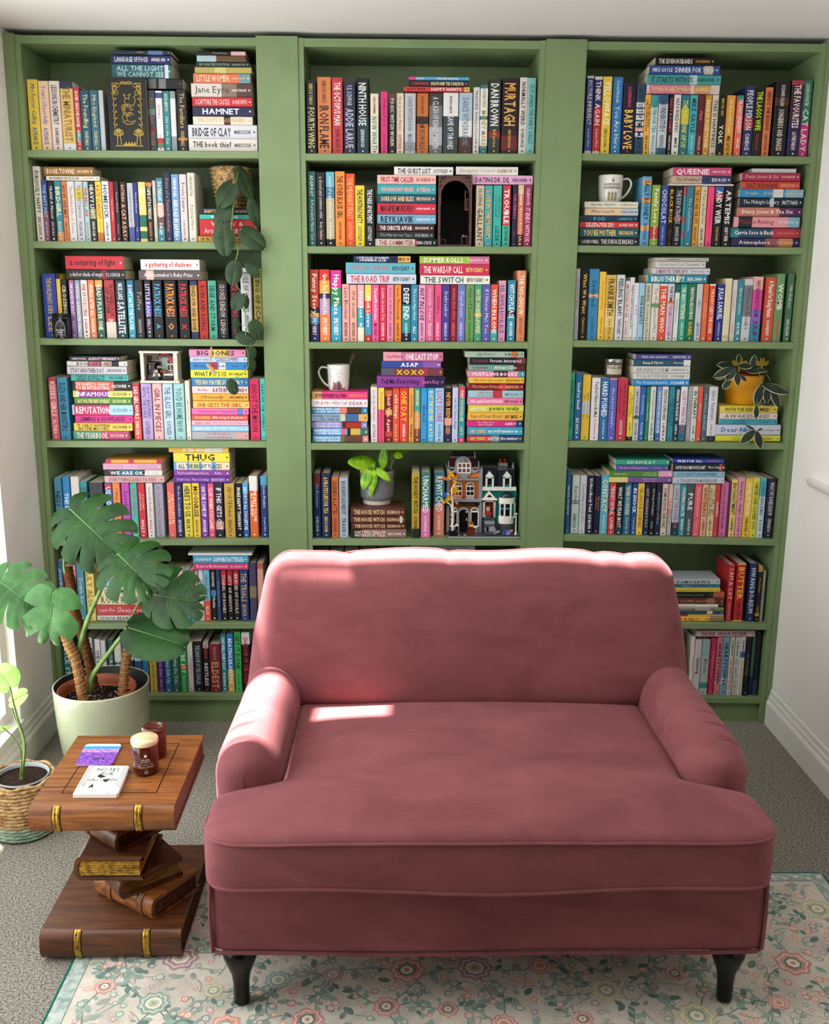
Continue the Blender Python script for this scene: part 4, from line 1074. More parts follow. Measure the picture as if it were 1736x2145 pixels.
def make_book(upright, x0, x1, z0, z1, yf, depth, fields, flags, into=None):
    col, title, auth, bands = fields
    cs = col.split(); bgc = cs[0]; fg = cs[1] if len(cs) > 1 else '888888'; af = cs[2] if len(cs) > 2 else fg
    hard = 'h' in flags or 'H' in flags
    cx_, cz_ = (x0+x1)/2, z0
    if upright: L, T = z1-z0, x1-x0
    else: L, T = x1-x0, z1-z0
    if upright: fn = lambda u, v, y: (cx_+v, yf+y, z1-u)
    else: fn = lambda u, v, y: (x0+u, yf+y, (z0+z1)/2+v)
    root = None
    if into is None:
        root = bpy.data.objects.new('book', None); COL.objects.link(root); root.location = (cx_, yf+depth/2, z0); root.empty_display_size = .03
    h = T/2; c = min(.0026 if hard else .0012, T*.16); r = min(.005 if hard else .0022, h*.55)
    prof_o = [(-h, depth)]; prof_i = [(-h+c, depth)]
    nseg = 4
    for i in range(nseg+1):
        a = pi/2*i/nseg; prof_o.append((-h+r-r*cos(a), r-r*sin(a)))
    for i in range(nseg+1):
        a = pi/2*(1-i/nseg); prof_o.append((h-r+r*cos(a), r-r*sin(a)))
    prof_o.append((h, depth))
    ri = max(r-c, 0)
    for i in range(nseg+1):
        a = pi/2*i/nseg; prof_i.append((-h+c+ri-ri*cos(a), c+ri-ri*sin(a)))
    for i in range(nseg+1):
        a = pi/2*(1-i/nseg); prof_i.append((h-c-ri+ri*cos(a), c+ri-ri*sin(a)))
    prof_i.append((h-c, depth))
    bd = []
    if bands:
        for s in bands.split(','):
            ra, hc = s.split(':'); a_, b_ = ra.split('-'); bd.append((float(a_), float(b_), hc))
    cuts = sorted({0.0, 1.0} | {min(max(v, 0), 1) for t in bd for v in t[:2]})
    mb = into or MB(); n = len(prof_o)
    for k in range(len(cuts)-1):
        mid = (cuts[k]+cuts[k+1])/2; hc = bgc
        for a_, b_, q in bd:
            if a_ <= mid <= b_: hc = q
        m = cover_mat(hc); mbase = cover_mat(bgc)
        ua, ub = cuts[k]*L, cuts[k+1]*L
        wrap = (cuts[k+1]-cuts[k]) > .15
        A = [fn(ua, v, y) for v, y in prof_o]; B = [fn(ub, v, y) for v, y in prof_o]
        vs = A+B
        for i in range(n-1):
            board = i in (0, n-2)
            mb.add([A[i], B[i], B[i+1], A[i+1]], [(0,1,2,3)], mbase if (board and not wrap) else m, not board)
    mbase = cover_mat(bgc)
    for ue in (0, L):
        for i in range(n-1):
            q = [fn(ue, *prof_o[i]), fn(ue, *prof_o[i+1]), fn(ue, *prof_i[i+1]), fn(ue, *prof_i[i])]
            mb.add(q, [(0,1,2,3) if ue == 0 else (3,2,1,0)], mbase)
    for i in range(n-1):
        mb.add([fn(0,*prof_i[i]), fn(0,*prof_i[i+1]), fn(L,*prof_i[i+1]), fn(L,*prof_i[i])], [(0,1,2,3)], mbase)
    for e, o_ in ((prof_i[0], prof_o[0]), (prof_i[-1], prof_o[-1])):
        mb.add([fn(0,*e), fn(0,*o_), fn(L,*o_), fn(L,*e)], [(0,1,2,3)], mbase)
    # lettering printed on the spine
    ffl = h-r*.8
    tfn = lambda u, v: fn(u, v, -.0005)
    if L > .06:
        bold = 'b' in flags or (title.upper() == title)
        it = 'i' in flags
        if title and auth: ta, tb, aa, ab = .06, .62, .67, .91
        elif title: ta, tb, aa, ab = .08, .86, 0, 0
        else: ta = tb = aa = ab = 0
        if 'r' in flags: aa, ab, ta, tb = .05, .33, .37, .92
        if 'c' in flags: aa, ab, ta, tb = .03, .5, .03, .5
        th = ffl*(.74 if len(title) < 14 else .66); ah = ffl*.5
        if title:
            if 'c' in flags and auth:
                put_text(mb, title, ink(fg), tfn, .03*L, .5*L, .04*ffl, ffl*.92, bold, it)
                put_text(mb, auth, ink(af), tfn, .06*L, .5*L, -ffl*.85, -.12*ffl, True, False)
            elif len(title) > 26 and T > .018 and ' ' in title:
                w_ = title.split(); k_ = (len(w_)+1)//2
                put_text(mb, ' '.join(w_[:k_]), ink(fg), tfn, ta*L, tb*L, .06*ffl, ffl*.86, bold, it)
                put_text(mb, ' '.join(w_[k_:]), ink(fg), tfn, ta*L, tb*L, -ffl*.86, -.06*ffl, bold, it)
            else:
                put_text(mb, title, ink(fg), tfn, ta*L, tb*L, -th, th, bold, it)
        if auth and 'c' not in flags:
            put_text(mb, auth, ink(af), tfn, aa*L, ab*L, -ah, ah, auth.upper() == auth, False)
        if title or auth:
            kx = .958*L; s_ = min(ffl*.32, .0025)
            mb.add([tfn(kx-s_, -s_), tfn(kx+s_, -s_), tfn(kx+s_, s_), tfn(kx-s_, s_)], [(0,1,2,3)], ink(af))
    if into is None: mb.build('cover', root, (cx_, yf, z0))
    # page block
    pb = into or MB(); inset = .003 if hard else .0004; dd = depth-(.004 if hard else .0006)
    P8 = [fn(u, v, y) for u in (inset, L-inset) for v in (-h+c+.0001, h-c-.0001) for y in (c+.0005, dd)]
    pb.add(P8, [(0,1,3,2),(4,6,7,5),(0,4,5,1),(2,3,7,6),(0,2,6,4),(1,5,7,3)], PAGES)
    if into is None: pb.build('pages', root, (cx_, yf, z0))
    return root
def top_at(u, r, x0, x1, zmax, y=None):
    best = shelf_z(u, r, (x0+x1)/2)
    for (uu, rr, a, c, z0, z1) in placed:
        if uu == u and rr == r and a < x1-.006 and c > x0+.006 and z1 <= zmax: best = max(best, z1)
    return best
SPECIAL = {}
def parse():
    u = r = None; ox = oy = s = 0; prevx = None; mode = None; top = None; nup = 0; nst = 0
    for line in BOOKS.strip().split('\n'):
        if line[0] == '@':
            p = line[1:].split(); u = p[0][0]; r = int(p[0][1])-1; ox, oy, s = map(float, p[1:]); prevx = None; nup = 0; nst = 0; continue
        if line in ('s', 't'):
            mode = line; top = None; nst += 1; nb = 0; continue
        q = line.split('|'); q += ['']*(7-len(q))
        g = [float(v) for v in q[1].split()]
        col, title, auth = q[2], q[3], q[4]
        fl = q[6]; bands = q[5]
        if bands and ':' not in bands: fl = bands+fl; bands = ''
        yf = .025+rnd.uniform(-.004, .006)+(.03 if 'k' in fl else 0)
        if q[0] == 'u':
            if mode in ('s','t'): prevx = None; mode = 'u'
            zb = shelf_z(u, r, at(ox+g[0]*s, SH[u][r][1], 0).x)
            yb = (SH[u][r][1]+SH[u][r][3])/2-4
            x0 = at(ox+g[0]*s, yb, yf).x+.0004; x1 = at(ox+g[1]*s, yb, yf).x-.0004
            if prevx is not None and x0 < prevx+.0006: x0 = prevx+.0006
            if x0 < shelf3[u][r][0]+.003: x0 = shelf3[u][r][0]+.003
            z0 = shelf_z(u, r, (x0+x1)/2)+.0008
            yt = oy+g[2]*s
            z1 = at(ox+(g[0]+g[1])/2*s, yt, yf).z
            ceil_ = (shelf_z(u, r-1, (x0+x1)/2)-ST if r else Zt-.03)-.003
            z1 = min(z1, ceil_)
            lim = min(side_pts[u][1](z0), side_pts[u][1](z1))-.003
            if x1 > lim: x0 -= x1-lim; x1 = lim
            lm = max(side_pts[u][0](z0), side_pts[u][0](z1))+.002
            if x0 < lm: x1 += (lm-x0)*.5; x0 = lm
            prevx = x1; nup += 1
            dep = min(.245, max(.11, (z1-z0)*.66))
            books.append(dict(up=True, u=u, r=r, x=(x0, x1), z=(z0, z1), yf=yf, d=dep, f=(col, title, auth, bands), fl=fl, i=nup))
            placed.append((u, r, x0, x1, z0, z1))
        else:
            x0, x1, ya, yb = g
            yf = .022+rnd.uniform(-.004, .008)
            X0 = at(ox+x0*s, oy+yb*s, yf).x; X1 = at(ox+x1*s, oy+yb*s, yf).x
            X0 = max(X0, shelf3[u][r][0]+.002); X1 = min(X1, shelf3[u][r][2]-.002)
            Za = at(ox+(x0+x1)/2*s, oy+yb*s, yf).z; Zb = at(ox+(x0+x1)/2*s, oy+ya*s, yf).z
            nb += 1
            if top is None:
                base = shelf_z(u, r, (X0+X1)/2) if mode == 's' else top_at(u, r, X0, X1, Za+.03)
                top = base+.0006
            else:
                top = max(top, top_at(u, r, X0, X1, top+.004) if mode == 's' else top)
            z0 = top+.0006; z1 = max(z0+.006, Zb)
            if abs(Za-z0) > .012: z1 = z0+(Zb-Za)
            ceil_ = (shelf_z(u, r-1, (X0+X1)/2)-ST if r else Zt-.03)-.002
            if z1 > ceil_: z1 = ceil_
            if z1-z0 < .004: continue
            top = z1
            dep = min(.24, (X1-X0)*rnd.uniform(.62, .68)) if 'H' not in fl else .24
            books.append(dict(up=False, u=u, r=r, x=(X0, X1), z=(z0, z1), yf=yf, d=dep, f=(col, title, auth, bands), fl=fl, i=nb, st=nst))
            placed.append((u, r, X0, X1, z0, z1))
parse()
# which words tell one book from the next
def label_of(bk):
    t = bk['f'][1]; c = cname(bk['f'][0].split()[0])
    place = '%s shelf of the %s bookcase' % (ROWN[bk['r']], UN[bk['u']])
    if t and '~' not in bk['fl']:
        w = t.split()[:5]
        return '%s %s lettered "%s", %s shelf, %s bookcase' % (c, 'spine' if bk['up'] else 'lying book', ' '.join(w), ROWN[bk['r']], UN[bk['u']])
    if bk['up']:
        return '%s upright book, %s spine from left, %s shelf, %s bookcase' % (c, ORD(bk['i']), ROWN[bk['r']], UN[bk['u']])
    return '%s lying book, %s from bottom of %s stack, %s shelf, %s bookcase' % (c, ORD(bk['i']), ORD(bk['st']), ROWN[bk['r']], UN[bk['u']])
seen = {}
for bk in books: bk['label'] = label_of(bk); seen.setdefault(bk['label'], []).append(bk)
for lab, ls in seen.items():
    if len(ls) > 1:
        for bk in ls:
            w = lab.split('"'); t_ = ' '.join(w[1].split()[:3]) if len(w) > 2 else ''
            bk['label'] = (w[0]+'"'+t_+'"'+w[2] if t_ else lab)+(', %s from left' % ORD(bk['i']) if bk['up'] else ', %s from bottom' % ORD(bk['i']))
def seen_area(bk):
    w = bk['x'][1]-bk['x'][0]; h = bk['z'][1]-bk['z'][0]; a = w*h
    if bk['r'] == 5: a *= {'L': .6, 'C': .02, 'R': .9}[bk['u']]
    if bk['u'] == 'R' and bk['r'] == 6 and bk['x'][0] < 1.06: a *= .1
    if bk['u'] == 'L' and bk['r'] == 6 and bk['x'][1] < -.98: a *= .35
    if bk['u'] == 'L' and bk['r'] == 5 and bk['x'][1] < -.78: a *= .5
    return a
order = sorted(books, key=seen_area, reverse=True)
for k, bk in enumerate(order): bk['single'] = k < 300
rest = MB(); rest_pages = None
for bk in books:
    if bk['single']: continue
    make_book(bk['up'], bk['x'][0], bk['x'][1], bk['z'][0], bk['z'][1], bk['yf'], bk['d'], bk['f'], bk['fl'], rest)
ro = rest.build('books', None, (0, .1, 1.2))
tag(ro, 'the thinner books between and among the others on all the green shelves', 'books'); ro['kind'] = 'stuff'
for bk in books:
    if not bk['single']: continue
    o = make_book(bk['up'], bk['x'][0], bk['x'][1], bk['z'][0], bk['z'][1], bk['yf'], bk['d'], bk['f'], bk['fl'])
    if bk['up']: g = 'upright books on the %s shelf of the %s bookcase' % (ROWN[bk['r']], UN[bk['u']])
    else: g = 'books lying flat in stacks on the %s shelf of the %s bookcase' % (ROWN[bk['r']], UN[bk['u']])
    tag(o, bk['label'], 'book', g)
# ------------------------------------------------------------ sofa
SX = 0.132                                   # centre line of the sofa
sofa = thing('sofa', 'dusty pink velvet loveseat with low rolled arms, standing half on the floral rug', 'sofa', (SX, -1.05, 0))
def vz(p, a=.003, s=6):
    n = noise.noise(Vector((p.x*s, p.y*s, p.z*s+3)))
    return n*a
# base
YF, YB = -1.525, -.56
HB = .617
def fb(p):
    q = Vector((SX+p.x, (YF+YB)/2+p.y, .247+p.z))
    if p.y < 0: q.y -= .006*(1-(p.x/HB)**2)
    q.z += .003*sin(p.x*7)*(-p.z/.09 > .5)
    return q+Vector((0, vz(q, .002), 0))
V, Fc = rbox(HB, (YB-YF)/2, .09, .022, 36, fb)
b = MB(); b.add(V, Fc, VEL, True); b.build('base', sofa)
def rrect(hx, hy, r, n=8):
    P = []
    for (cx_, cy_, a0) in ((hx-r, hy-r, 0), (-hx+r, hy-r, pi/2), (-hx+r, -hy+r, pi), (hx-r, -hy+r, 1.5*pi)):
        for i in range(n+1):
            a = a0+pi/2*i/n; P.append((cx_+r*cos(a), cy_+r*sin(a)))
    return P
def loop_tube(mb, hx, hy, r, fn, rad, m):
    P = rrect(hx, hy, r); Q = []
    for i in range(len(P)):
        a = P[i]; c = P[(i+1) % len(P)]; d = sqrt((a[0]-c[0])**2+(a[1]-c[1])**2); k = max(1, int(d/.03))
        for j in range(k):
            Q.append(fn(a[0]+(c[0]-a[0])*j/k, a[1]+(c[1]-a[1])*j/k))
    mb.tube(Q, rad, m, 8, False, True)
b = MB()
loop_tube(b, HB+.001, (YB-YF)/2+.001, .03, lambda x, y: Vector((SX+x, (YF+YB)/2+y-(.006*(1-(x/HB)**2) if y < 0 else 0), .163+.002*sin(x*9))), .0045, VEL)
for s in (-1, 1):
    b.tube([(SX+s*(HB-.006), YF+.002, .165), (SX+s*(HB-.004), YF+.001, .25), (SX+s*(HB-.006), YF+.003, .335)], .004, VEL, 8)
b.build('piping', sofa)
# seat cushion: T-shaped, running in front of both arms
SC = (-.865-.40, )
CY0, CY1 = -1.562, -.84
cyc, chy = (CY0+CY1)/2, (CY1-CY0)/2
def wT(y):
    t = smooth01((-1.30-y)/.09)
    return .478+(.625-.478)*t
def seatfn(p):
    y = cyc+p.y; k = wT(y)/.625
    x = p.x*k
    cf = max(0, (-p.y-chy+.09)/.09)          # plan rounding of the front corners
    if cf > 0 and abs(x) > .52:
        pass
    u = p.x/.625; v = p.y/chy
    z = .398+p.z
    if p.z > .05:
        dome = .030*(1-u**4)*(1-abs(v)**3.2)+.006*(1-u*u)
        z += dome*min(1, (p.z-.05)/.014)
    fr = .010*(1-(u*.98)**6) if v < 0 else 0
    RC_ = .085; ax_ = abs(p.x)-(.625-RC_)
    if ax_ > 0 and v < 0: y += RC_*.75*(1-sqrt(max(0, 1-min(1, ax_/RC_)**2)))*smooth01((-v-.45)/.5)
    q = Vector((SX+x, y-fr*max(0, -v)**6, z))
    if p.z < 0 and v < -.5: q.z += (-.006*cos(u*5.2)-.001)*smooth01((-v-.5)*2)*min(1, -p.z/.03)
    q.z += vz(q, .004, 5)
    return q
V, Fc = rbox(.625, chy, .066, .020, 60, seatfn)
b = MB(); b.add(V, Fc, VEL, True); cush = b.build('seat_cushion', sofa)
def seam(zc, off, r):
    mb = MB(); Q = []
    P = []
    n = 40
    for i in range(10): P.append((-.625, chy-.46-(chy*2-.46-.05)*i/10.))
    P = []
    for i in range(12): P.append((-.622, -.28+(-chy+.04+.28)*i/11.))
    for i in range(1, 6): a = i/6*pi/2; P.append((-.625+.04-.04*cos(a)+.003, -chy+.04-.04*sin(a)))
    for i in range(n+1): P.append((-.585+1.17*i/n, -chy))
    for i in range(1, 6): a = i/6*pi/2; P.append((.585+.04*sin(a)-.003, -chy+.04-.04*cos(a)))
    for i in range(12): P.append((.622, -chy+.04+(-.28+chy-.04)*i/11.))
    for (x, y) in P:
        q = seatfn(Vector((x, y, zc))); q.y -= off*(1 if y <= -chy+.03 else 0); q.x += off*(1 if x > .6 else (-1 if x < -.6 else 0)); Q.append(q)
    mb.tube(Q, r, VEL, 8)
    return mb
m1 = seam(.056, .0005, .0032); m1.build('piping', sofa)
m1 = seam(-.052, .0005, .0042); m1.build('piping', sofa)
# arms
AX = .552; AR = .079
def make_arm(s):
    mb = MB(); P = []; ny = 190; na = 44; nc = 22; CR = .088
    Y0, Y1 = -1.352, -.60
    for i in range(ny+1):
        if i < nc: y = Y0+CR*(1-cos(pi/2*i/nc)); k = max(sin(pi/2*i/nc), .004)
        else: y = Y0+CR+(Y1-Y0-CR)*(i-nc)/(ny-nc); k = 1.
        crest = .572-.012*smooth01((-1.15-y)/.2)+.012*smooth01((y+.95)/.3)
        cx_ = AX+.006*smooth01((-1.0-y)/.35)
        row = []
        for j in range(na+1):
            a = pi*1.0*j/na     # from inner foot over the crest to the outer foot
            pw = 1.0
            ex = -cos(a); ez = sin(a)
            rx = AR+.008*max(0, ez)
            if j == 0: ez = 0
            hz = (crest-.45)
            x = cx_+ex*rx*k**.8
            z = .45+hz*(ez**.9 if ez > 0 else 0)*(.45+.55*k**.9)
            yy = y
            # stitched pleats over the outer front shoulder
            if ex > -.25:
                g = 0
                for yc, am in ((-1.150, .010), (-1.215, .013), (-1.285, .011)):
                    g += am*math.exp(-((y-yc-.02*(1-ez))/.0052)**2)
                g *= smooth01((ex+.25)/.5)*smooth01(ez*3+.2)
                x -= g*ex; z -= g*max(ez, 0)
            n_ = noise.noise(Vector((x*8*s, y*7, z*9)))*.004
            row.append(Vector((SX+s*(x), yy, z+n_)))
        ex_rows = []
        low = []
        for zz in (.40, .35, .336):
            low.append((zz))
        inner = [Vector((row[0].x, row[0].y, zz)) for zz in reversed(low)]
        outer = [Vector((row[-1].x, row[-1].y, zz)) for zz in low]
        P.append(inner+row+outer)
    # front cap, closing towards the middle of the front
    if s < 0: P = [list(reversed(r)) for r in P]
    mb.grid(P, VEL, True)
    fr_ = P[0]; c = sum(fr_, Vector((0, 0, 0)))/len(fr_); c.y -= .004
    n = len(fr_); mb.add([c]+fr_, [(0, i+2, i+1) for i in range(n-1)]+[(0, 1, n)], VEL, True)
    fr_ = P[-1]; mb.add([tuple(v) for v in fr_], [tuple(range(len(fr_)))], VEL)
    mb.build('arm', sofa)
make_arm(-1); make_arm(1)
# frame behind the cushion
V, Fc = rbox(.60, .05, .20, .03, 12, lambda p: Vector((SX+p.x, -.60+p.y+.03*p.z/.2, .52+p.z)))
b = MB(); b.add(V, Fc, VEL, True); b.build('back_frame', sofa)
# back cushion
BT = radians(6)
bhx, bhy, bhz = .585, .085, .222
def backfn(p):
    u = p.x/bhx; w = p.z/bhz
    hx = bhx
    x = p.x*(1.045-.045*w) if w < 0 else p.x*(1.045-.085*w)
    yb = p.y
    if p.y < 0: yb -= .030*(1-abs(u)**4)*(1-abs(w)**5)+.012*(1-w)*.5*(1-u*u)
    else: yb += .02*(1-u*u)*(1-w*w)
    z = p.z
    if w > .5: z += (.010*(1-abs(u)**4)-.004*sin(u*9+1))*(w-.5)*2
    if w > .7:                                  # small tucks along the top edge
        for uc in (-.62, -.1, .63, .78): z -= .006*math.exp(-((u-uc)/.03)**2)*(w-.7)/.3
    q = Vector((x, yb*cos(BT)+z*sin(BT), z*cos(BT)-yb*sin(BT)))
    q += Vector((SX, -.765, .644))
    n_ = noise.noise(Vector((q.x*4, q.z*4, 7)))*.006
    q.y += n_
    return q
V, Fc = rbox(bhx, bhy, bhz, .062, 56, backfn)
b = MB(); b.add(V, Fc, VEL, True); b.build('back_cushion', sofa)
b = MB(); Q = []
pr_ = rrect(bhx-.004, bhz-.004, .06, 8)
for i in range(len(pr_)):
    a = pr_[i]; c = pr_[(i+1) % len(pr_)]; d = sqrt((a[0]-c[0])**2+(a[1]-c[1])**2); k = max(1, int(d/.03))
    for j in range(k):
        x = a[0]+(c[0]-a[0])*j/k; z = a[1]+(c[1]-a[1])*j/k
        q = backfn(Vector((x*1.006, .012, z*1.018))); Q.append(q)
b.tube(Q, .0035, VEL, 8, False, True); b.build('piping', sofa)
# turned legs
for (x, y) in ((-.425, -1.482), (.683, -1.484), (-.42, -.66), (.68, -.66)):
    zf = .0064 if y < -1 else .0005
    b = MB()
    prof = [(.0, .0), (.0155, 0), (.017, .004), (.017, .05), (.020, .075), (.029, .100), (.036, .122), (.037, .132), (.033, .142), (.030, .146), (.033, .150), (.033, .160), (0, .160)]
    b.lathe([(r*1.08, z) for r, z in prof], (0, 0, 0), BLACK, 32)
    lx = .012*(1 if x > 0 else -1)
    b.v = [(vx+lx*(1-vz_/.16)*0+x, vy+y, vz_+zf) for vx, vy, vz_ in b.v]
    b.build('leg', sofa)

# ------------------------------------------------------------ rug
RUGB = mat('rug_ground', 'd6cdbd', .95, .1)
add_noise_color(RUGB, 'a8a196', 'd4ccbd', 9, 6, .7, (1, 1, 1), (.25, .6), .5, 260, .003)
RUGE = mat('rug_teal_binding', '1f6a5e', .85, .15); RUGG = mat('rug_grey_border', '93a39d', .95); add_noise_color(RUGG, '7d908b', 'b6c0b8', 60, 5)
def mixh(h, k=.16):
    g_ = 'cdc4b4'; return ''.join('%02x' % int(int(h[i:i+2], 16)*(1-k)+int(g_[i:i+2], 16)*k) for i in (0, 2, 4))
def rugc(n, a_, b_): 
    a_, b_ = mixh(a_), mixh(b_)
    m = mat(n, a_, .95, .1); return add_noise_color(m, a_, b_, 45, 5, .7, (1,1,1), (.3,.7))
RP = rugc('rug_rose', 'b5686a', 'd8a098'); RC = rugc('rug_coral', 'cc7a62', 'e0a890'); RT = rugc('rug_teal', '6a8c80', '94ac9e'); RTD = rugc('rug_dark_teal', '3c5a54', '6c887e')
RM = rugc('rug_mauve', '94707c', 'b898a0'); RL = rugc('rug_cream', 'ddd2bc', 'f0e8d8'); RGY = rugc('rug_sage_yellow', 'a8a680', 'c8c4a0'); RGR = rugc('rug_grey_line', '74807a', '9aa49c')
rug = thing('rug', 'pale floral rug with a teal bound edge, under the front of the sofa', 'rug', (.14, -1.75, 0))
RX0, RX1, RY0, RY1 = -.862, 1.128, -3.1, -.978
b = MB()
b.box(RX0+.012, RX1-.012, RY0+.012, RY1-.012, .0002, .0042, RUGB)
zr = .00435
_c = [0]
def zj():
    _c[0] += 1; return (_c[0] % 89)*1.1e-6
rr_ = random.Random(11)
def blob(cx_, cy_, r, m, n=18, lob=0, amp=0, z=0, rot=0, ry=None):
    z += zj(); vs = [(cx_, cy_, zr+z)]
    for i in range(n):
        a = 2*pi*i/n; k = 1+amp*cos(lob*a)
        x = r*k*cos(a); y = (ry or r)*k*sin(a)
        vs.append((cx_+x*cos(rot)-y*sin(rot), cy_+x*sin(rot)+y*cos(rot), zr+z))
    b.add(vs, [(0, 1+i, 1+(i+1) % n) for i in range(n)], m)
def inside(x, y, mgn=.07): return RX0+mgn < x < RX1-mgn and RY0+mgn < y < RY1-mgn
def leafs(x, y, a, L, m, z=0):
    w = L*.26; n = 6; vs = []
    for i in range(n+1): t = i/n; vs.append((t*L, w*sin(pi*t)**.8))
    for i in range(1, n): t = 1-i/n; vs.append((t*L, -w*sin(pi*t)**.8))
    z += zj()
    P = [(x+u*cos(a)-v*sin(a), y+u*sin(a)+v*cos(a), zr+z) for u, v in vs]
    b.add(P, [tuple(range(len(P)))], m)
def stem(x, y, a, L, m, curl):
    P = []; n = 10; px, py, aa = x, y, a
    for i in range(n+1):
        P.append((px, py, aa)); px += cos(aa)*L/n; py += sin(aa)*L/n; aa += curl/n
    w = .0016; zz_ = zj()
    vs = []
    for (px, py, aa) in P: vs += [(px-sin(aa)*w, py+cos(aa)*w, zr+.0001+zz_), (px+sin(aa)*w, py-cos(aa)*w, zr+.0001+zz_)]
    b.add(vs, [(2*i, 2*i+1, 2*i+3, 2*i+2) for i in range(n)], m)
    return P
big = []
YV = -2.05
for k in range(900):
    x = rr_.uniform(RX0+.07, RX1-.07); y = rr_.uniform(-2.1, RY1-.07); r = rr_.choice((.042, .036, .030, .024))
    if all((x-a)**2+(y-c)**2 > (r+d+.055)**2 for a, c, d in big): big.append((x, y, r))
for (x, y, r) in big:
    o1, o2, o3 = rr_.choice(((RC, RT, RL), (RP, RTD, RL), (RM, RL, RGY), (RP, RL, RC), (RC, RL, RP), (RT, RL, RGY), (RGY, RT, RL)))
    lob = rr_.choice((7, 8, 9))
    for j in range(rr_.choice((2, 3, 4))):
        a = rr_.uniform(0, 2*pi); P = stem(x+cos(a)*r*.7, y+sin(a)*r*.7, a, r*rr_.uniform(2.2, 4.2), RTD, rr_.uniform(-1.6, 1.6))
        for q in range(2, 11, 2):
            if inside(P[q][0], P[q][1]):
                sg = 1 if (q//2) % 2 else -1
                leafs(P[q][0], P[q][1], P[q][2]+sg*.9, rr_.uniform(.014, .034), rr_.choice((RT, RTD, RT, RGR)), .0002)
    for (k, m, z) in ((1.0, o1, .0004), (.80, RL, .00048), (.72, o1, .00056), (.5, o2, .00064), (.36, o3, .00072), (.16, o1, .0008)):
        blob(x, y, r*k, m, 36, lob, .10 if k > .6 else .05, z)
smalls = []
for k in range(9000):
    x = rr_.uniform(RX0+.07, RX1-.07); y = rr_.uniform(-2.1, RY1-.06); r = rr_.uniform(.006, .012)
    if all((x-a)**2+(y-c)**2 > (r+d+.006)**2 for a, c, d in big) and all((x-a)**2+(y-c)**2 > (r+d+.007)**2 for a, c, d in smalls[-700:]): smalls.append((x, y, r))
for (x, y, r) in smalls:
    t = rr_.random()
    if t < .30:
        leafs(x, y, rr_.uniform(0, 6.28), r*3, rr_.choice((RT, RTD, RGR)), .0002)
    elif t < .8:
        m = rr_.choice((RGR, RGR, RM, RP, RT, RC))
        blob(x, y, r, m, 12, 5, .16, .0002); blob(x, y, r*.55, RL, 8, 0, 0, .0003); blob(x, y, r*.25, m, 6, 0, 0, .0004)
    else:
        P = stem(x, y, rr_.uniform(0, 6.28), .05, RGR, rr_.uniform(-2, 2))
bw = .036
for (x0, x1, y0, y1) in ((RX0+.01, RX1-.01, RY1-bw-.01, RY1-.01), (RX0+.01, RX0+bw+.01, RY0, RY1-bw-.01), (RX1-bw-.01, RX1-.01, RY0, RY1-bw-.01)):
    b.add([(x0,y0,.0058),(x1,y0,.0058),(x1,y1,.0058),(x0,y1,.0058)], [(0,1,2,3)], RUGG)
for k in range(60):
    x = RX0+.03+(RX1-RX0-.06)*k/59; leafs(x, RY1-.03, .5 if k % 2 else -.5, .018, RL, .0016)
b.build('pile', rug)
b = MB()
P = [(RX0+.006, RY0, .0045), (RX0+.006, RY1-.02, .0045), (RX0+.02, RY1-.006, .0045), (RX1-.02, RY1-.006, .0045), (RX1-.006, RY1-.02, .0045), (RX1-.006, RY0, .0045)]
Q = []
for i in range(len(P)-1):
    for j in range(20): Q.append(tuple(P[i][k]+(P[i+1][k]-P[i][k])*j/20 for k in range(3)))
Q.append(P[-1]); Q = [(x, y, .0028) for x, y, z in Q]; b.tube(Q, [.0034]*len(Q), RUGE, 8)
b.v = [(x, y, max(z, .0002)) for x, y, z in b.v]
b.build('bound_edge', rug)

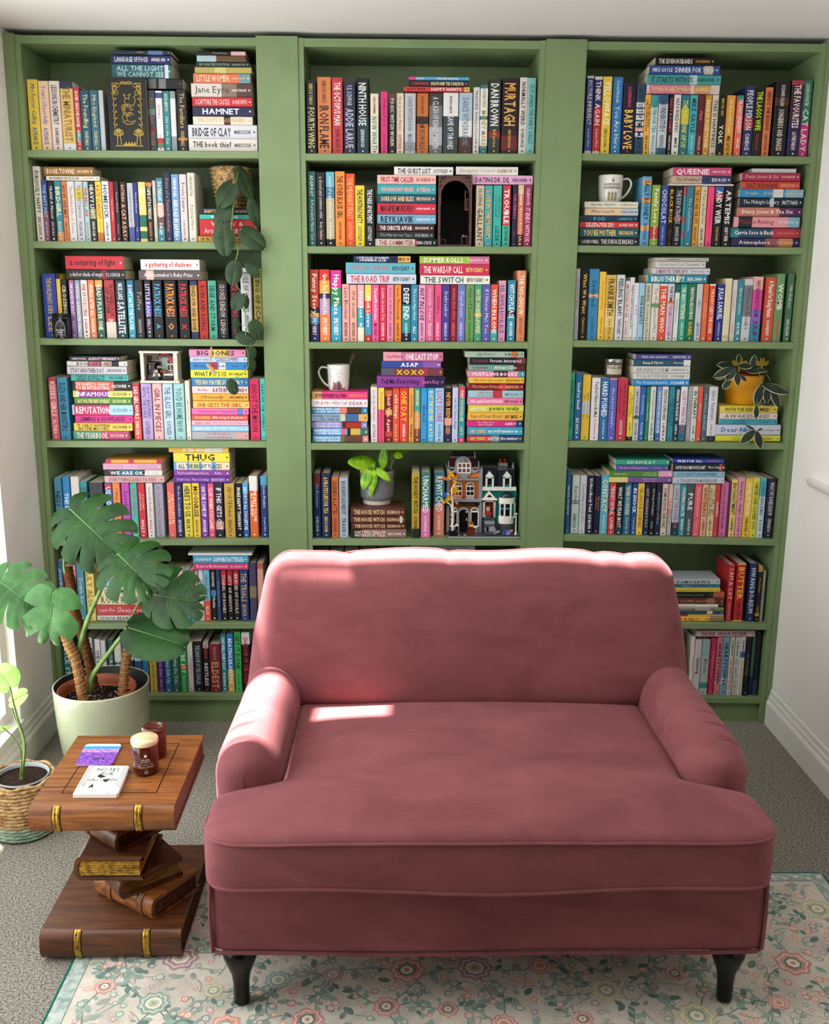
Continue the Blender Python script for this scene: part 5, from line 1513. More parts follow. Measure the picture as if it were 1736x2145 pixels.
# ------------------------------------------------------------ side table of carved wooden books
tab = thing('side_table', 'carved wooden side table shaped like a twisting stack of old books', 'side table', (-.765, -1.155, 0))
def wbook(name, cx_, cy_, z0, z1, w, d, ang, wm, pagem, bands, lab=None, panel=False):
    """w runs along the spine; the spine faces -y before turning by ang"""
    g = MB(); t = z1-z0; h = t/2; c = .011; n = 8; r = h
    def W(x, y, z):
        return (cx_+x*cos(ang)-y*sin(ang), cy_+x*sin(ang)+y*cos(ang), (z0+z1)/2+z)
    po = [(d/2, h)]+[(-d/2+r*.55-r*.55*sin(pi*i/n), h*cos(pi*i/n)) for i in range(n+1)]+[(d/2, -h)]
    pi_ = [(d/2-.008, h-c)]+[(-d/2+r*.55+.004-(r*.55-.004)*.9*sin(pi*i/n), (h-c)*cos(pi*i/n)) for i in range(n+1)]+[(d/2-.008, -h+c)]
    A = [W(-w/2, y, z) for y, z in po]; B = [W(w/2, y, z) for y, z in po]
    k = len(po)
    g.add(A+B, [(i, i+1, k+i+1, k+i) for i in range(k-1)], wm, False)
    for f in range(len(g.sm)): g.sm[f] = True if 0 < f < k-2 else False
    for s, X in ((-1, A), (1, B)):
        I = [W(s*w/2, y, z) for y, z in pi_]
        g.add(X+I, [((i, i+1, k+i+1, k+i) if s < 0 else (i, k+i, k+i+1, i+1)) for i in range(k-1)], wm)
    for za, zb in ((h, h-c), (-h, -h+c)):
        g.add([W(-w/2, d/2, za), W(w/2, d/2, za), W(w/2, d/2, zb), W(-w/2, d/2, zb)], [(0, 1, 2, 3)], wm)
        g.add([W(-w/2, d/2, zb), W(w/2, d/2, zb), W(w/2, d/2-.008, zb), W(-w/2, d/2-.008, zb)], [(0, 1, 2, 3)], wm)
    root = g.build(name, tab)
    if lab: root['label'] = lab
    # carved pages with ridges
    g = MB(); nr = 9; ww = w/2-.004
    for i in range(nr):
        za = -h+c+(2*h-2*c)*i/nr; zb = -h+c+(2*h-2*c)*(i+1)/nr; zm = (za+zb)/2
        for s in (-1, 1):
            g.add([W(s*ww, -d/2+.006, za), W(s*ww, d/2-.010, za), W(s*ww, d/2-.010, zb), W(s*ww, -d/2+.006, zb), W(s*(ww+.003), -d/2+.010, zm), W(s*(ww+.003), d/2-.010, zm)],
                  [(0, 1, 5, 4), (4, 5, 2, 3)] if s > 0 else [(1, 0, 4, 5), (5, 4, 3, 2)], pagem)
        g.add([W(-ww, d/2-.014, za), W(ww, d/2-.014, za), W(ww, d/2-.014, zb), W(-ww, d/2-.014, zb), W(-ww, d/2-.010, zm), W(ww, d/2-.010, zm)], [(1, 0, 4, 5), (5, 4, 3, 2)], pagem)
    g.build('carved_pages', root, None)
    for bx in bands:
        g = MB(); bw_ = .0085 if pagem is not None else .008
        P = []
        for sx, e in ((-bw_, .0002), (-bw_*.85, .0022), (-bw_*.15, .0022), (0, .001), (bw_*.15, .0022), (bw_*.85, .0022), (bw_, .0002)):
            P.append([W(bx+sx, -d/2+r*.55-(r*.55+e)*sin(pi*i/14), (h+e)*cos(pi*i/14)) for i in range(1, 14)])
        g.grid(P, GILT if 'G' in name or lab is None and False else (GILT if panel is not None else wm), True)
        g.build('spine_band', root)
        gg = MB()
        for sg in (-1, 1):
            gg.grid([[W(bx+sg*(bw_+q), -d/2+r*.55-(r*.55+.0006)*sin(pi*i/14), (h+.0006)*cos(pi*i/14)) for i in range(1, 14)] for q in (0, .0018)], DARKL, True)
        gg.build('carved_line', root)
    if panel:
        g = MB(); px, py = w/2-.055, d/2-.06
        for (xa, xb, ya, yb) in ((-px, px, -py, -py+.0025), (-px, px, py-.0025, py), (-px, -px+.0025, -py, py), (px-.0025, px, -py, py)):
            g.add([W(xa, ya+.012, h+.0004), W(xb, ya+.012, h+.0004), W(xb, yb+.012, h+.0004), W(xa, yb+.012, h+.0004)], [(0, 1, 2, 3)], DARKL)
        g.build('panel_line', root)
    return root
DARKL = mat('carved_groove', '1a0c06', .7, .2)
TW, TD = .334, .375
tcx, tcy = -.764, -1.152
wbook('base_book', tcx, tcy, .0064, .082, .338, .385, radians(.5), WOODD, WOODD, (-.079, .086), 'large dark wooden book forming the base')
def mid(tip, z0, z1, ang, w, d, wm, pagem, bands, lab):
    # tip = front corner of the spine on the page side (pixels on the lower cover)
    p = atz(tip[0], tip[1], z0)
    a = ang; cx_ = p.x-(w/2*cos(a)+d/2*sin(a)); cy_ = p.y-(w/2*sin(a)-d/2*cos(a))
    return wbook('carved_book', cx_, cy_, z0, z1, w, d, a, wm, pagem, bands, lab, None)
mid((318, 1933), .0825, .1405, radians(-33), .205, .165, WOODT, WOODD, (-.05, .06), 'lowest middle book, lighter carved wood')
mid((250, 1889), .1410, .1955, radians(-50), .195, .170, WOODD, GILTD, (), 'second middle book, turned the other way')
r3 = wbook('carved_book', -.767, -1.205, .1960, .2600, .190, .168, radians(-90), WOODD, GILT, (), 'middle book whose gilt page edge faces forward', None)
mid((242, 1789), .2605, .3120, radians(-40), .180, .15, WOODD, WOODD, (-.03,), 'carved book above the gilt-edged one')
wbook('carved_book', -.765, -1.15, .3125, .3460, .16, .16, radians(12), WOODD, WOODD, (), 'thin carved book right under the top')
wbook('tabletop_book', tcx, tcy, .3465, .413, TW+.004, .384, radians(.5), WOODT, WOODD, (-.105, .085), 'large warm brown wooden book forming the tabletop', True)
ZT = .4135
# things on the table
def on_table(x, y): return atz(x, y, ZT)
p00, p10, p11, p01 = [on_table(*q) for q in ((153, 1672), (247, 1672), (272, 1612), (187, 1612))]
nb = thing('notebook', 'small white notebook with black line drawing, lying on the wooden side table', 'notebook', ((p00.x+p11.x)/2, (p00.y+p11.y)/2, ZT))
NBW = mat('notebook_white', 'e8e6e0', .5); NBK = mat('ink_black', '18181a', .6); NBG = mat('notebook_grey', 'a8a8a6', .6)
def NB(u, v, z): 
    q = p00.lerp(p10, u); r_ = p01.lerp(p11, u); s_ = q.lerp(r_, v); return (s_.x, s_.y, ZT+z)
b = MB()
cs_ = [(0, 0), (.96, 0), (1, .05), (1, .95), (.96, 1), (0, 1)]
b.add([NB(u, v, .0006) for u, v in cs_]+[NB(u, v, .0105) for u, v in cs_], [(0, 5, 4, 3, 2, 1), (6, 7, 8, 9, 10, 11)]+[(i, (i+1) % 6, 6+(i+1) % 6, 6+i) for i in range(6)], NBW)
def nq(pts, m, z=.0108): b.add([NB(u, v, z) for u, v in pts], [tuple(range(len(pts)))], m)
def nline(pts, w, m):
    for i in range(len(pts)-1):
        a = Vector(pts[i]); c = Vector(pts[i+1]); d = (c-a); 
        if d.length < 1e-6: continue
        d.normalize(); n_ = Vector((-d.y, d.x))*w/2; nq([a-n_, c-n_, c+n_, a+n_], m)
nfn = lambda u, v: NB(u, v, .0109)
put_text(b, 'NOTES', NBK, nfn, .26, .80, .80, .92); put_text(b, 'FOR', NBK, nfn, .42, .70, .64, .76); put_text(b, 'HALLOWEEN', NBK, nfn, .16, .84, .44, .54)
for u in (.10, .14, .88, .92): nline([(u, .25), (u, .98)], .008, NBK)
nq([(.02, .2), (.07, .2), (.07, .96), (.02, .96)], NBG); nq([(.95, .2), (.985, .2), (.985, .96), (.95, .96)], NBG)
for u in (.15, .3, .45, .6, .75): nline([(u, .97), (u+.02, .93)], .006, NBK)
nq([(.34, .60), (.38, .70), (.45, .66), (.56, .60), (.44, .55)], NBK); nq([(.50, .50), (.66, .52), (.62, .40), (.56, .42)], NBK); nq([(.24, .20), (.33, .36), (.38, .20), (.32, .24)], NBK)
nline([(.36, .66), (.42, .76), (.60, .84), (.68, .80), (.62, .70)], .008, NBK); nline([(.36, .66), (.28, .58), (.30, .46)], .007, NBK)
r2 = random.Random(3)
for k in range(70):
    u = r2.uniform(.1, .9); v = r2.uniform(.16, .40); nline([(u, v), (u+r2.uniform(-.03, .03), v+r2.uniform(-.04, .04)), (u+r2.uniform(-.05, .05), v)], .004, NBK if k % 2 else NBG)
nline([(.3, .12), (.75, .14)], .006, NBK); nline([(.06, .12), (.2, .02)], .006, NBK); nline([(.72, .03), (.9, .02)], .01, NBK)
b.build('cover', nb)
# coaster
q00, q10, q11, q01 = [on_table(*q) for q in ((157, 1605), (235, 1605), (256, 1561), (180, 1561))]
co = thing('coaster', 'purple and blue coaster lying behind the notebook on the side table', 'coaster', ((q00.x+q11.x)/2, (q00.y+q11.y)/2, ZT))
CP = mat('coaster_purple', '6a4ab0', .3); add_noise_color(CP, '4c3cb4', 'c06aa0', 160, 6, .7, (1,1,1), (.45, .62)); CB = mat('coaster_blue', '2a9ccc', .3); CW = mat('coaster_white', 'e4ecf0', .3); CPL = mat('coaster_lilac', '9a6cc8', .3); add_noise_color(CPL, '8058c8', 'd8a0d0', 120, 6)
def CO(u, v, z):
    q = q00.lerp(q10, u); r_ = q01.lerp(q11, u); s_ = q.lerp(r_, v); return (s_.x, s_.y, ZT+z)
b = MB(); P = rrect(.5, .5, .13, 6); P = [(x+.5, y+.5) for x, y in P]
b.add([CO(u, v, .0006) for u, v in P]+[CO(u, v, .004) for u, v in P], [tuple(reversed(range(len(P))))]+[(i, (i+1) % len(P), len(P)+(i+1) % len(P), len(P)+i) for i in range(len(P))], CPL)
def clip(P, lo, hi):
    out = []
    def cut(P, f, inside_):
        o = []
        for i in range(len(P)):
            a, c = P[i], P[(i+1) % len(P)]
            ia, ic = inside_(a), inside_(c)
            if ia: o.append(a)
            if ia != ic:
                t = (f-a[1])/(c[1]-a[1]); o.append((a[0]+(c[0]-a[0])*t, f))
        return o
    P = cut(P, lo, lambda p: p[1] >= lo-1e-9); return cut(P, hi, lambda p: p[1] <= hi+1e-9)
for lo, hi, m in ((0, .58, CP), (.58, .76, CPL), (.76, .88, CB), (.88, 1, CW)):
    Q = clip(P, lo, hi); b.add([CO(u, v, .0041) for u, v in Q], [tuple(range(len(Q)))], m)
for (u, v) in ((.42, .25), (.47, .27), (.52, .25), (.57, .26)):
    b.add([CO(u-.03, v, .0043), CO(u+.03, v, .0043), CO(u+.025, v+.05, .0043), CO(u-.01, v+.04, .0043)], [(0, 1, 2, 3)], NBK)
b.add([CO(.70+.05*cos(a), .29+.07*sin(a), .0043) for a in [pi/2+pi*i/8 for i in range(9)]]+[CO(.70+.015*cos(a), .29+.07*sin(a), .0043) for a in [1.5*pi-pi*i/8 for i in range(1, 8)]], [tuple(range(16))], NBK)
b.build('printed_face', co)
# candles
AMB = mat('amber_glass', '6a2408', .06, .5, 0, Transmission_Weight=.55, IOR=1.3, Coat_Weight=.6)
WAXB = mat('brown_wax', '3a130a', .35); LIDM = mat('pale_wood_lid', 'd8c49a', .5); add_noise_color(LIDM, 'c8b080', 'e4d4ac', 5, 5, .5, (1, 14, 14)); LABT = mat('label_white', 'e8e4dc', .5)
def candle(c, r, h, name, lab, lid):
    t = thing(name, lab, 'candle', (c.x, c.y, ZT+.0006))
    z0 = ZT+.0008
    g = MB(); g.lathe([(0, 0), (r*.86, 0), (r*.97, .004), (r, .012), (r, h-.008), (r*.94, h)], (c.x, c.y, z0), AMB, 40); g.build('jar', t)
    g = MB(); g.lathe([(0, .003), (r*.88, .003), (r*.9, .008), (r*.9, h*.62), (0, h*.62)], (c.x, c.y, z0), WAXB, 32); g.build('wax', t)
    if lid:
        g = MB(); g.lathe([(0, h), (r*1.04, h), (r*1.06, h+.002), (r*1.06, h+.011), (r*1.03, h+.0135), (0, h+.0135)], (c.x, c.y, z0), LIDM, 40); g.build('lid', t)
    else:
        g = MB(); g.lathe([(r*.94, h), (r*1.03, h+.002), (r*1.04, h+.007), (r*.98, h+.012), (r*.75, h+.014), (r*.7, h+.011), (0, h+.011)], (c.x, c.y, z0), AMB, 40); g.build('glass_lid', t)
    return t
cA = on_table(300, 1628); cA.y += .030
cd = candle(cA, .0315, .078, 'candle', 'amber jar candle with a pale wooden lid, on the side table', True)
ca0 = atan2(CAM.y-cA.y, CAM.x-cA.x)
g = MB()
def cf(u, v, R_=.0319): 
    a = ca0+u/R_; return (cA.x+R_*cos(a), cA.y+R_*sin(a), ZT+v)
for txt, z0_, z1_, hw in (('SMOKED', .044, .048, .010), ('BOURBON', .0385, .0425, .011), ('oak + smoky + dark', .032, .036, .018), ('SCENTED CANDLE WITH ESSENTIAL OILS', .0275, .0295, .022), ('NATURAL SOY WAX BLEND', .024, .026, .020), ('200 g', .0195, .0215, .007)):
    put_text(g, txt, LABT, cf, -hw, hw, z0_, z1_, maxst=1.3, mn=.2)
for R1, R2, zc in ((.0042, .0036, .013),):
    P = [[cf(q*cos(a), zc+q*sin(a)) for a in [2*pi*i/20 for i in range(20)]] for q in (R1, R2)]
    g.grid(P, LABT, False, False, True)
g.add([cf(-.003, .053), cf(.003, .053), cf(.0033, .058), cf(.0016, .0595), (cf(-.0016, .0595)), cf(-.0033, .058)], [tuple(range(6))], LABT)
g.add([cf(-.0015, .0127), cf(.0015, .0127), cf(.0015, .0137), cf(-.0015, .0137)], [(0, 1, 2, 3)], LABT)
g.build('label', cd)
cB = on_table(295, 1594); cB.y += .03; cB.x = max(cA.x+.002, cB.x)
if (cB-cA).length < .0655: cB = cA+(cB-cA).normalized()*.0655
candle(cB, .030, .070, 'candle', 'orange amber candle with a glass lid, behind the wooden-lidded candle', False)
# ------------------------------------------------------------ leaves
def leaf(mb, A, T, N, half=.45, slits=0, m=None, vein=None, droop=.12, cup=.1, heart=.35, edge=None, slit=.55, bendf=.5, wmin=.35, seed=0):
    """A petiole joint, T tip, N the side it shows"""
    A = Vector(A); T = Vector(T); L = (T-A).length; e = (T-A)/L; N = Vector(N); N = (N-e*N.dot(e)).normalized(); S = e.cross(N)
    R_ = random.Random(seed)
    def mid(s): return s*L, -droop*L*s*s
    def P(s, w, side):
        x, z = mid(s); z0 = z
        ang = radians(150)*(1-s)**1.6+radians(32)*(1-(1-s)**1.6)
        if not heart: ang = radians(75)*(1-s)+radians(25)*s
        hw = half*L*(sin(pi*(s*.86+.14))**.75 if heart else sin(pi*min(1, s*.95+.04))**.9)
        if heart: hw *= (.80+.2*min(1, s*4))
        a = ang-bendf*w*.6
        dx = cos(a)*w*hw*(1 if heart else .6); dy = sin(a)*w*hw
        q = cup*L*(w*.55-w*w*.9)*.8
        z = z0+q
        return A+e*(x+dx)+S*(side*dy)+N*z
    for side in (-1, 1):
        if slits:
            nl = slits; gap = slit
            for i in range(nl):
                s0, s1 = i/nl, (i+1)/nl; sc = (s0+s1)/2; k = R_.uniform(.85, 1.1)
                ns, nw = 5, 8; rows = []
                for a in range(ns+1):
                    t = a/ns; r_ = []
                    for c in range(nw+1):
                        w = c/nw
                        g = smooth01((w-wmin)/(1-wmin))*gap*.42
                        tt = .5+(t-.5)*(1-g)
                        if w <= wmin: tt = t
                        reach = 1-.06*abs(2*t-1)**3
                        r_.append(P(min(.995, s0+(s1-s0)*tt), w*reach, side)-N*(R_.uniform(-.002, .002)+.05*L*w*w*abs(2*t-1)*.4))
                    rows.append(r_)
                if side < 0: rows = rows[::-1]
                mb.grid(rows, m, True)
        else:
            ns, nw = 14, 6
            rows = [[P(min(.998, a/ns), c/nw, side) for c in range(nw+1)] for a in range(ns+1)]
            if edge is None:
                mb.grid(rows if side > 0 else rows[::-1], m, True)
            else:
                k = nw-1
                inner = [r[:k+1] for r in rows]; outer = [r[k:] for r in rows]
                mb.grid(inner if side > 0 else inner[::-1], m, True); mb.grid(outer if side > 0 else outer[::-1], edge, True)
    if vein:
        pts = []
        for i in range(9):
            s = i/8*.93; x, z = mid(s); pts.append(A+e*x+N*(z+.0008))
        mb.tube(pts, [max(.0006, L*.010*(1-i/9)) for i in range(9)], vein, 6)
def curve(pts, n=10):
    P = [Vector(p) for p in pts]; P = [P[0]*2-P[1]]+P+[P[-1]*2-P[-2]]; out = []
    for i in range(1, len(P)-2):
        for j in range(n):
            t = j/n; a, b_, c, d = P[i-1:i+3]
            out.append(.5*((2*b_)+(-a+c)*t+(2*a-5*b_+4*c-d)*t*t+(-a+3*b_-3*c+d)*t**3))
    out.append(P[-2]); return out
def lerpr(a, b_, n): return [a+(b_-a)*i/(n-1) for i in range(n)]

# ------------------------------------------------------------ monstera
PC = Vector((-1.066, -.325, 0)); PR = .156; PH = .300
mon = thing('potted_monstera', 'tall monstera on three moss poles in a pale green glazed pot', 'potted plant', (PC.x, PC.y, 0))
POTG = mat('pale_green_glaze', 'a9b294', .28, .5, Coat_Weight=.4); add_noise_color(POTG, 'a2ab8e', 'b6bd9e', 4, 3)
b = MB(); b.lathe([(0, .0006), (.118, .0006), (.128, .01), (.142, .09), (.150, .17), (.155, .26), (.156, PH-.004), (.1555, PH)], PC, POTG, 64); b.build('outer_pot', mon)
b = MB(); b.lathe([(.1555, PH), (.152, PH+.001), (.149, PH-.002), (.136, .12), (0, .11)], PC, mat('black_inside', '080808', .5), 64); b.build('pot_lining', mon)
b = MB(); b.lathe([(.1557, PH-.003), (.1560, PH+.0005), (.153, PH+.002), (.151, PH)], PC, mat('cream_rim', 'cfc8b0', .35), 64); b.build('rim', mon)
IC = PC+Vector((-.010, -.018, 0)); IR = .122
b = MB(); b.lathe([(0, .13), (.100, .13), (.118, .262), (.126, .266), (.128, .290), (.123, .292), (.1185, .270), (.116, .245)], IC, TERRA, 64); b.build('nursery_pot', mon)
b = MB(); P = []
for i in range(9):
    r_ = .1165*i/8; P.append([IC+Vector((r_*cos(2*pi*j/40), r_*sin(2*pi*j/40), .250+.006*noise.noise(Vector((r_*60*cos(2*pi*j/40), r_*60*sin(2*pi*j/40), 0))))) for j in range(40)])
b.grid(P, SOIL, True, False, True)
r5 = random.Random(5)
for k in range(130):
    a = r5.uniform(0, 6.28); q = r5.uniform(.01, .108); s_ = r5.uniform(.0012, .0026); c = IC+Vector((q*cos(a), q*sin(a), .253))
    b.add([c+Vector(v)*s_ for v in ((1,0,0),(0,1,0),(-1,0,0),(0,-1,0),(0,0,1))], [(0,1,4),(1,2,4),(2,3,4),(3,0,4)], PERL)
b.build('soil', mon)
def pole(pts, r_, m, name='moss_pole'):
    g = MB(); C_ = curve(pts, 14); n = len(C_)
    g.tube(C_, [r_*(1+.06*sin(i*1.9)) for i in range(n)], m, 16)
    tw = []; step = .012; ac = 0; L = 0
    for i in range(1, n): L += (C_[i]-C_[i-1]).length
    turns = L/.0165
    for k in range(int(turns*14)):
        t = k/(turns*14)*(n-1); i = min(int(t), n-2); p = C_[i].lerp(C_[i+1], t-i); d = (C_[i+1]-C_[i]).normalized()
        a_ = d.cross(Vector((0, 1, 0))).normalized(); b_ = d.cross(a_); q = 2*pi*k/14
        tw.append(p+(a_*cos(q)+b_*sin(q))*(r_*1.06))
    if len(tw) > 3: g.tube(tw, .0011, TWINE if m is COIR else COIRD, 4)
    # loose fibres
    for k in range(60):
        i = r5.randrange(n-1); a = r5.uniform(0, 6.28); p = C_[i]; d = Vector((cos(a), sin(a), r5.uniform(-.5, .5)))
        q = p+d*r_; g.add([q, q+d*.007+Vector((.0006, 0, .003)), q+Vector((0, 0, .0012))], [(0, 1, 2)], m)
    return g.build(name, mon)
pole([at(174, 1458, -.40)-Vector((0,0,.02)), at(160, 1390, -.39), at(142, 1345, -.385), at(130, 1300, -.38), at(124, 1262, -.375)], .0165, COIR)
pole([at(196, 1425, -.30)-Vector((0,0,.03)), at(184, 1375, -.285), at(172, 1330, -.28), at(158, 1285, -.275), at(150, 1235, -.27), at(141, 1188, -.265)], .0165, COIRD)
pole([at(256, 1443, -.33)-Vector((0,0,.02)), at(263, 1395, -.32), at(271, 1345, -.315), at(282, 1296, -.31)], .0155, COIR)
def stemtube(pts, r0, r1, name='leaf_stem', m=None):
    g = MB(); C_ = curve(pts, 10); g.tube(C_, lerpr(r0, r1, len(C_)), m or STEMG, 10); return g.build(name, mon)
stemtube([at(186, 1438, -.37)-Vector((0,0,.015)), at(196, 1412, -.38), at(232, 1362, -.40), at(258, 1328, -.42), at(266, 1313, -.43)], .010, .005)
stemtube([at(160, 1400, -.35), at(168, 1350, -.37), at(186, 1292, -.40), at(210, 1238, -.43), at(240, 1176, -.44), at(247, 1161, -.45)], .010, .005)
stemtube([at(136, 1200, -.33), at(134, 1178, -.33), at(138, 1120, -.32), at(146, 1064, -.31)], .0045, .003)
stemtube([at(264, 1300, -.43), at(275, 1292, -.43), at(292, 1262, -.42), at(311, 1244, -.42)], .004, .0035)
stemtube([at(126, 1330, -.40), at(104, 1290, -.46), at(100, 1262, -.57), at(112, 1240, -.612)], .004, .003)
stemtube([at(120, 1345, -.41), at(70, 1275, -.50), at(20, 1235, -.55), at(2, 1218, -.55)], .004, .003)
VN = (.05, -.86, .45)
def mleaf(A, YA, T, YT, half, slits, N, m=MONST, seed=0, name='leaf', **kw):
    g = MB(); leaf(g, at(*A, YA), at(*T, YT), N, half, slits, m, MONSTV, seed=seed, **kw); return g.build(name, mon)
mleaf((146, 1066), -.31, (252, 1164), -.40, .56, 7, (.1, -.85, .5), seed=1, droop=.10, cup=.16)
mleaf((247, 1161), -.45, (308, 1218), -.56, .74, 6, (.05, -.74, .66), seed=2, droop=.2, cup=.2)
mleaf((311, 1243), -.42, (411, 1262), -.46, .66, 5, (.0, -.97, .2), seed=3, droop=.06, slit=.30, wmin=.5)
mleaf((272, 1316), -.44, (381, 1348), -.48, .50, 0, (.02, -.72, .69), seed=4, droop=.10)
mleaf((-8, 1212), -.56, (82, 1278), -.60, .66, 7, (.25, -.80, .55), MONSTL, 5, droop=.12, cup=.14)
mleaf((112, 1240), -.615, (100, 1338), -.63, .66, 3, (.1, -.9, .4), MONSTL, 6, droop=.10, cup=.25, slit=.85, wmin=.45)
mleaf((94, 1282), -.60, (58, 1343), -.60, .24, 0, (.6, -.7, .2), MONSTL, 7, droop=.2, cup=.3)
g = MB(); p = at(150, 1322, -.36); g.tube([at(143, 1332, -.385), at(152, 1326, -.36), at(162, 1318, -.33)], [.003, .004, .003], mat('green_plant_tie', '1f9a6a', .5), 6); g.build('plant_tie', mon)

# ------------------------------------------------------------ small plant in the seagrass basket
BCN = Vector((-1.19, -.735, 0)); BR = .094
sp = thing('potted_plant', 'young round-leaved plant in a seagrass basket beside the wooden table', 'potted plant', (BCN.x, BCN.y, 0))
ROPEG = mat('painted_green_rope', '7f9a86', .8); add_noise_color(ROPEG, '6b8872', '9ab09c', 60)
g = MB(); g2 = MB()
g2.lathe([(0, .001), (BR*.86, .001), (BR*.93, .02), (BR*.95, .06), (BR*.97, .165), (BR*.92, .165), (BR*.9, .02), (0, .012)], BCN, WICK, 32)
for k in range(15):
    z = .010+k*.0112; rr = BR*(.90+.08*sin(pi*min(1, k/9)*.5)); mt = ROPEG if k < 4 else WICK
    Pn = []
    for i in range(72):
        a = 2*pi*i/72; q = rr+.0010*sin(i*1.57+k*2); Pn.append(BCN+Vector((q*cos(a), q*sin(a), z+.0012*sin(i*1.57+k))))
    (g if k < 4 else g2).tube(Pn, .0066, mt, 6, False, True)
Pn = [BCN+Vector((BR*.97*cos(2*pi*i/60), BR*.97*sin(2*pi*i/60), .176+.004*sin(i*.8))) for i in range(60)]
g2.tube(Pn, .0058, WICK, 8, False, True)
g2.build('basket', sp); bb = g.build('painted_band', sp); bb['label'] = 'sage green painted lower band'
g = MB(); c = BCN+Vector((.004, -.004, 0)); g.lathe([(0, .06), (.055, .06), (.072, .166), (.074, .166), (.074, .178)], c, mat('red_pot', '9c3a22', .5), 40)
g.build('inner_pot', sp)
g = MB(); g.lathe([(.073, .177), (.0775, .178), (.078, .182), (.0765, .184), (.073, .183), (.071, .172)], c, mat('grey_rim', '8e9699', .4), 40); g.build('pot_rim', sp)
g = MB(); g.lathe([(0, .172), (.04, .173), (.072, .170)], c, SOIL, 40); g.build('soil', sp)
def sleaf(A, YA, T, YT, half, N, m, par, name='leaf', **kw):
    q = MB(); leaf(q, at(*A, YA), at(*T, YT), N, half, 0, m, kw.pop('vein', None), **kw); return q.build(name, par)
def sstem(pts, r0, r1, par, m=None, name='stem'):
    q = MB(); C_ = curve(pts, 8); q.tube(C_, lerpr(r0, r1, len(C_)), m or STEMG, 8); return q.build(name, par)
soilp = c+Vector((0, -.01, .170))
sstem([soilp, at(52, 1560, -.76), at(35, 1500, -.78), at(20, 1438, -.80)], .0045, .0022, sp)
sstem([soilp+Vector((.004, 0, 0)), at(48, 1550, -.74), at(30, 1500, -.74), at(22, 1470, -.74)], .003, .0018, sp)
sstem([soilp+Vector((-.004, 0, 0)), at(45, 1580, -.78), at(28, 1545, -.80), at(5, 1523, -.82)], .0025, .0014, sp)
sleaf((20, 1437), -.80, (-6, 1402), -.77, .72, (.2, -.7, .65), LIME, sp, vein=MONSTV, droop=.1)
sleaf((22, 1470), -.74, (52, 1452), -.74, .62, (.1, -.5, .8), LIME, sp, vein=MONSTV, droop=.1)
sleaf((-12, 1470), -.74, (-30, 1462), -.74, .62, (.1, -.5, .8), LIME, sp, vein=MONSTV, droop=.1)
sleaf((-10, 1530), -.82, (25, 1518), -.80, .22, (.1, -.3, .9), LIME, sp, droop=.1)

# ------------------------------------------------------------ shelf things
def box_of(x0, y0, x1, y1, Y, crop):
    ox, oy, s = crop; a = at(ox+x0*s, oy+y0*s, Y); c_ = at(ox+x1*s, oy+y1*s, Y)
    return a.x, c_.x, c_.z, a.z     # x0, x1, z0 (bottom), z1 (top)
def supp(u, r, x0, x1, zmax): return top_at(u, r, x0, x1, zmax)+.0012

# heartleaf plant in a wicker pot, top right of the second shelf of the left bookcase
K2 = (400, 330, .2098)
def kp(x, y, Y, K=K2): return at(K[0]+x*K[2], K[1]+y*K[2], Y)
x0, x1, z0, z1 = box_of(195, 105, 600, 505, .12, K2)
zs = supp('L', 1, x0+.02, x1-.02, z0+.04)
hp = thing('potted_plant', 'dark green trailing heartleaf plant in a woven basket pot on stacked books', 'potted plant', ((x0+x1)/2, .12, zs))
hc = Vector(((x0+x1)/2+.004, .115, zs)); hr = .068; hh = z1-zs
g = MB(); g.lathe([(0, 0), (hr*.62, 0), (hr*.68, .004), (hr*.98, hh*.8), (hr, hh), (hr*.93, hh), (hr*.6, .02), (0, .01)], hc, WICK, 32)
rows_ = 11
for k in range(rows_):
    for i in range(22):
        a0 = 2*pi*(i+(k % 2)*.5)/22; a1 = a0+2*pi/22*.95
        rr = hr*(.66+.34*(k+.5)/rows_)+.002; z = hh*(k+.5)/rows_
        g.tube([hc+Vector((rr*cos(a0), rr*sin(a0), z-.003)), hc+Vector(((rr+.004)*cos((a0+a1)/2), (rr+.004)*sin((a0+a1)/2), z+.001)), hc+Vector((rr*cos(a1), rr*sin(a1), z-.003))], [.0022, .0036, .0022], WICK, 5)
g.build('basket_pot', hp)
g = MB(); g.lathe([(0, hh*.9), (hr*.9, hh*.9)], hc, SOIL, 24); g.build('soil', hp)
YH = -.035
sstem([hc+Vector((.02, -.03, hh*.9)), kp(480, 110, .02), kp(450, 230, YH), kp(440, 400, YH), kp(420, 520, YH), kp(405, 700, YH-.01), kp(410, 800, YH), kp(468, 905, YH), kp(455, 1000, YH), kp(440, 1040, YH)], .0022, .0018, hp)
sstem([kp(440, 1040, YH), kp(452, 1260, YH), kp(495, 1345, YH), kp(505, 1480, YH), kp(560, 1590, YH), kp(572, 1660, YH), kp(545, 1750, YH), kp(552, 1870, YH), kp(572, 1990, YH), kp(572, 2080, YH), kp(520, 2150, YH), at(485, 795, YH), at(470, 793, YH)], .0018, .0010, hp)
sstem([kp(440, 1610, YH), kp(480, 1660, YH), kp(560, 1680, YH)], .0008, .0008, hp); sstem([kp(555, 1590, YH), kp(640, 1640, YH)], .001, .001, hp)
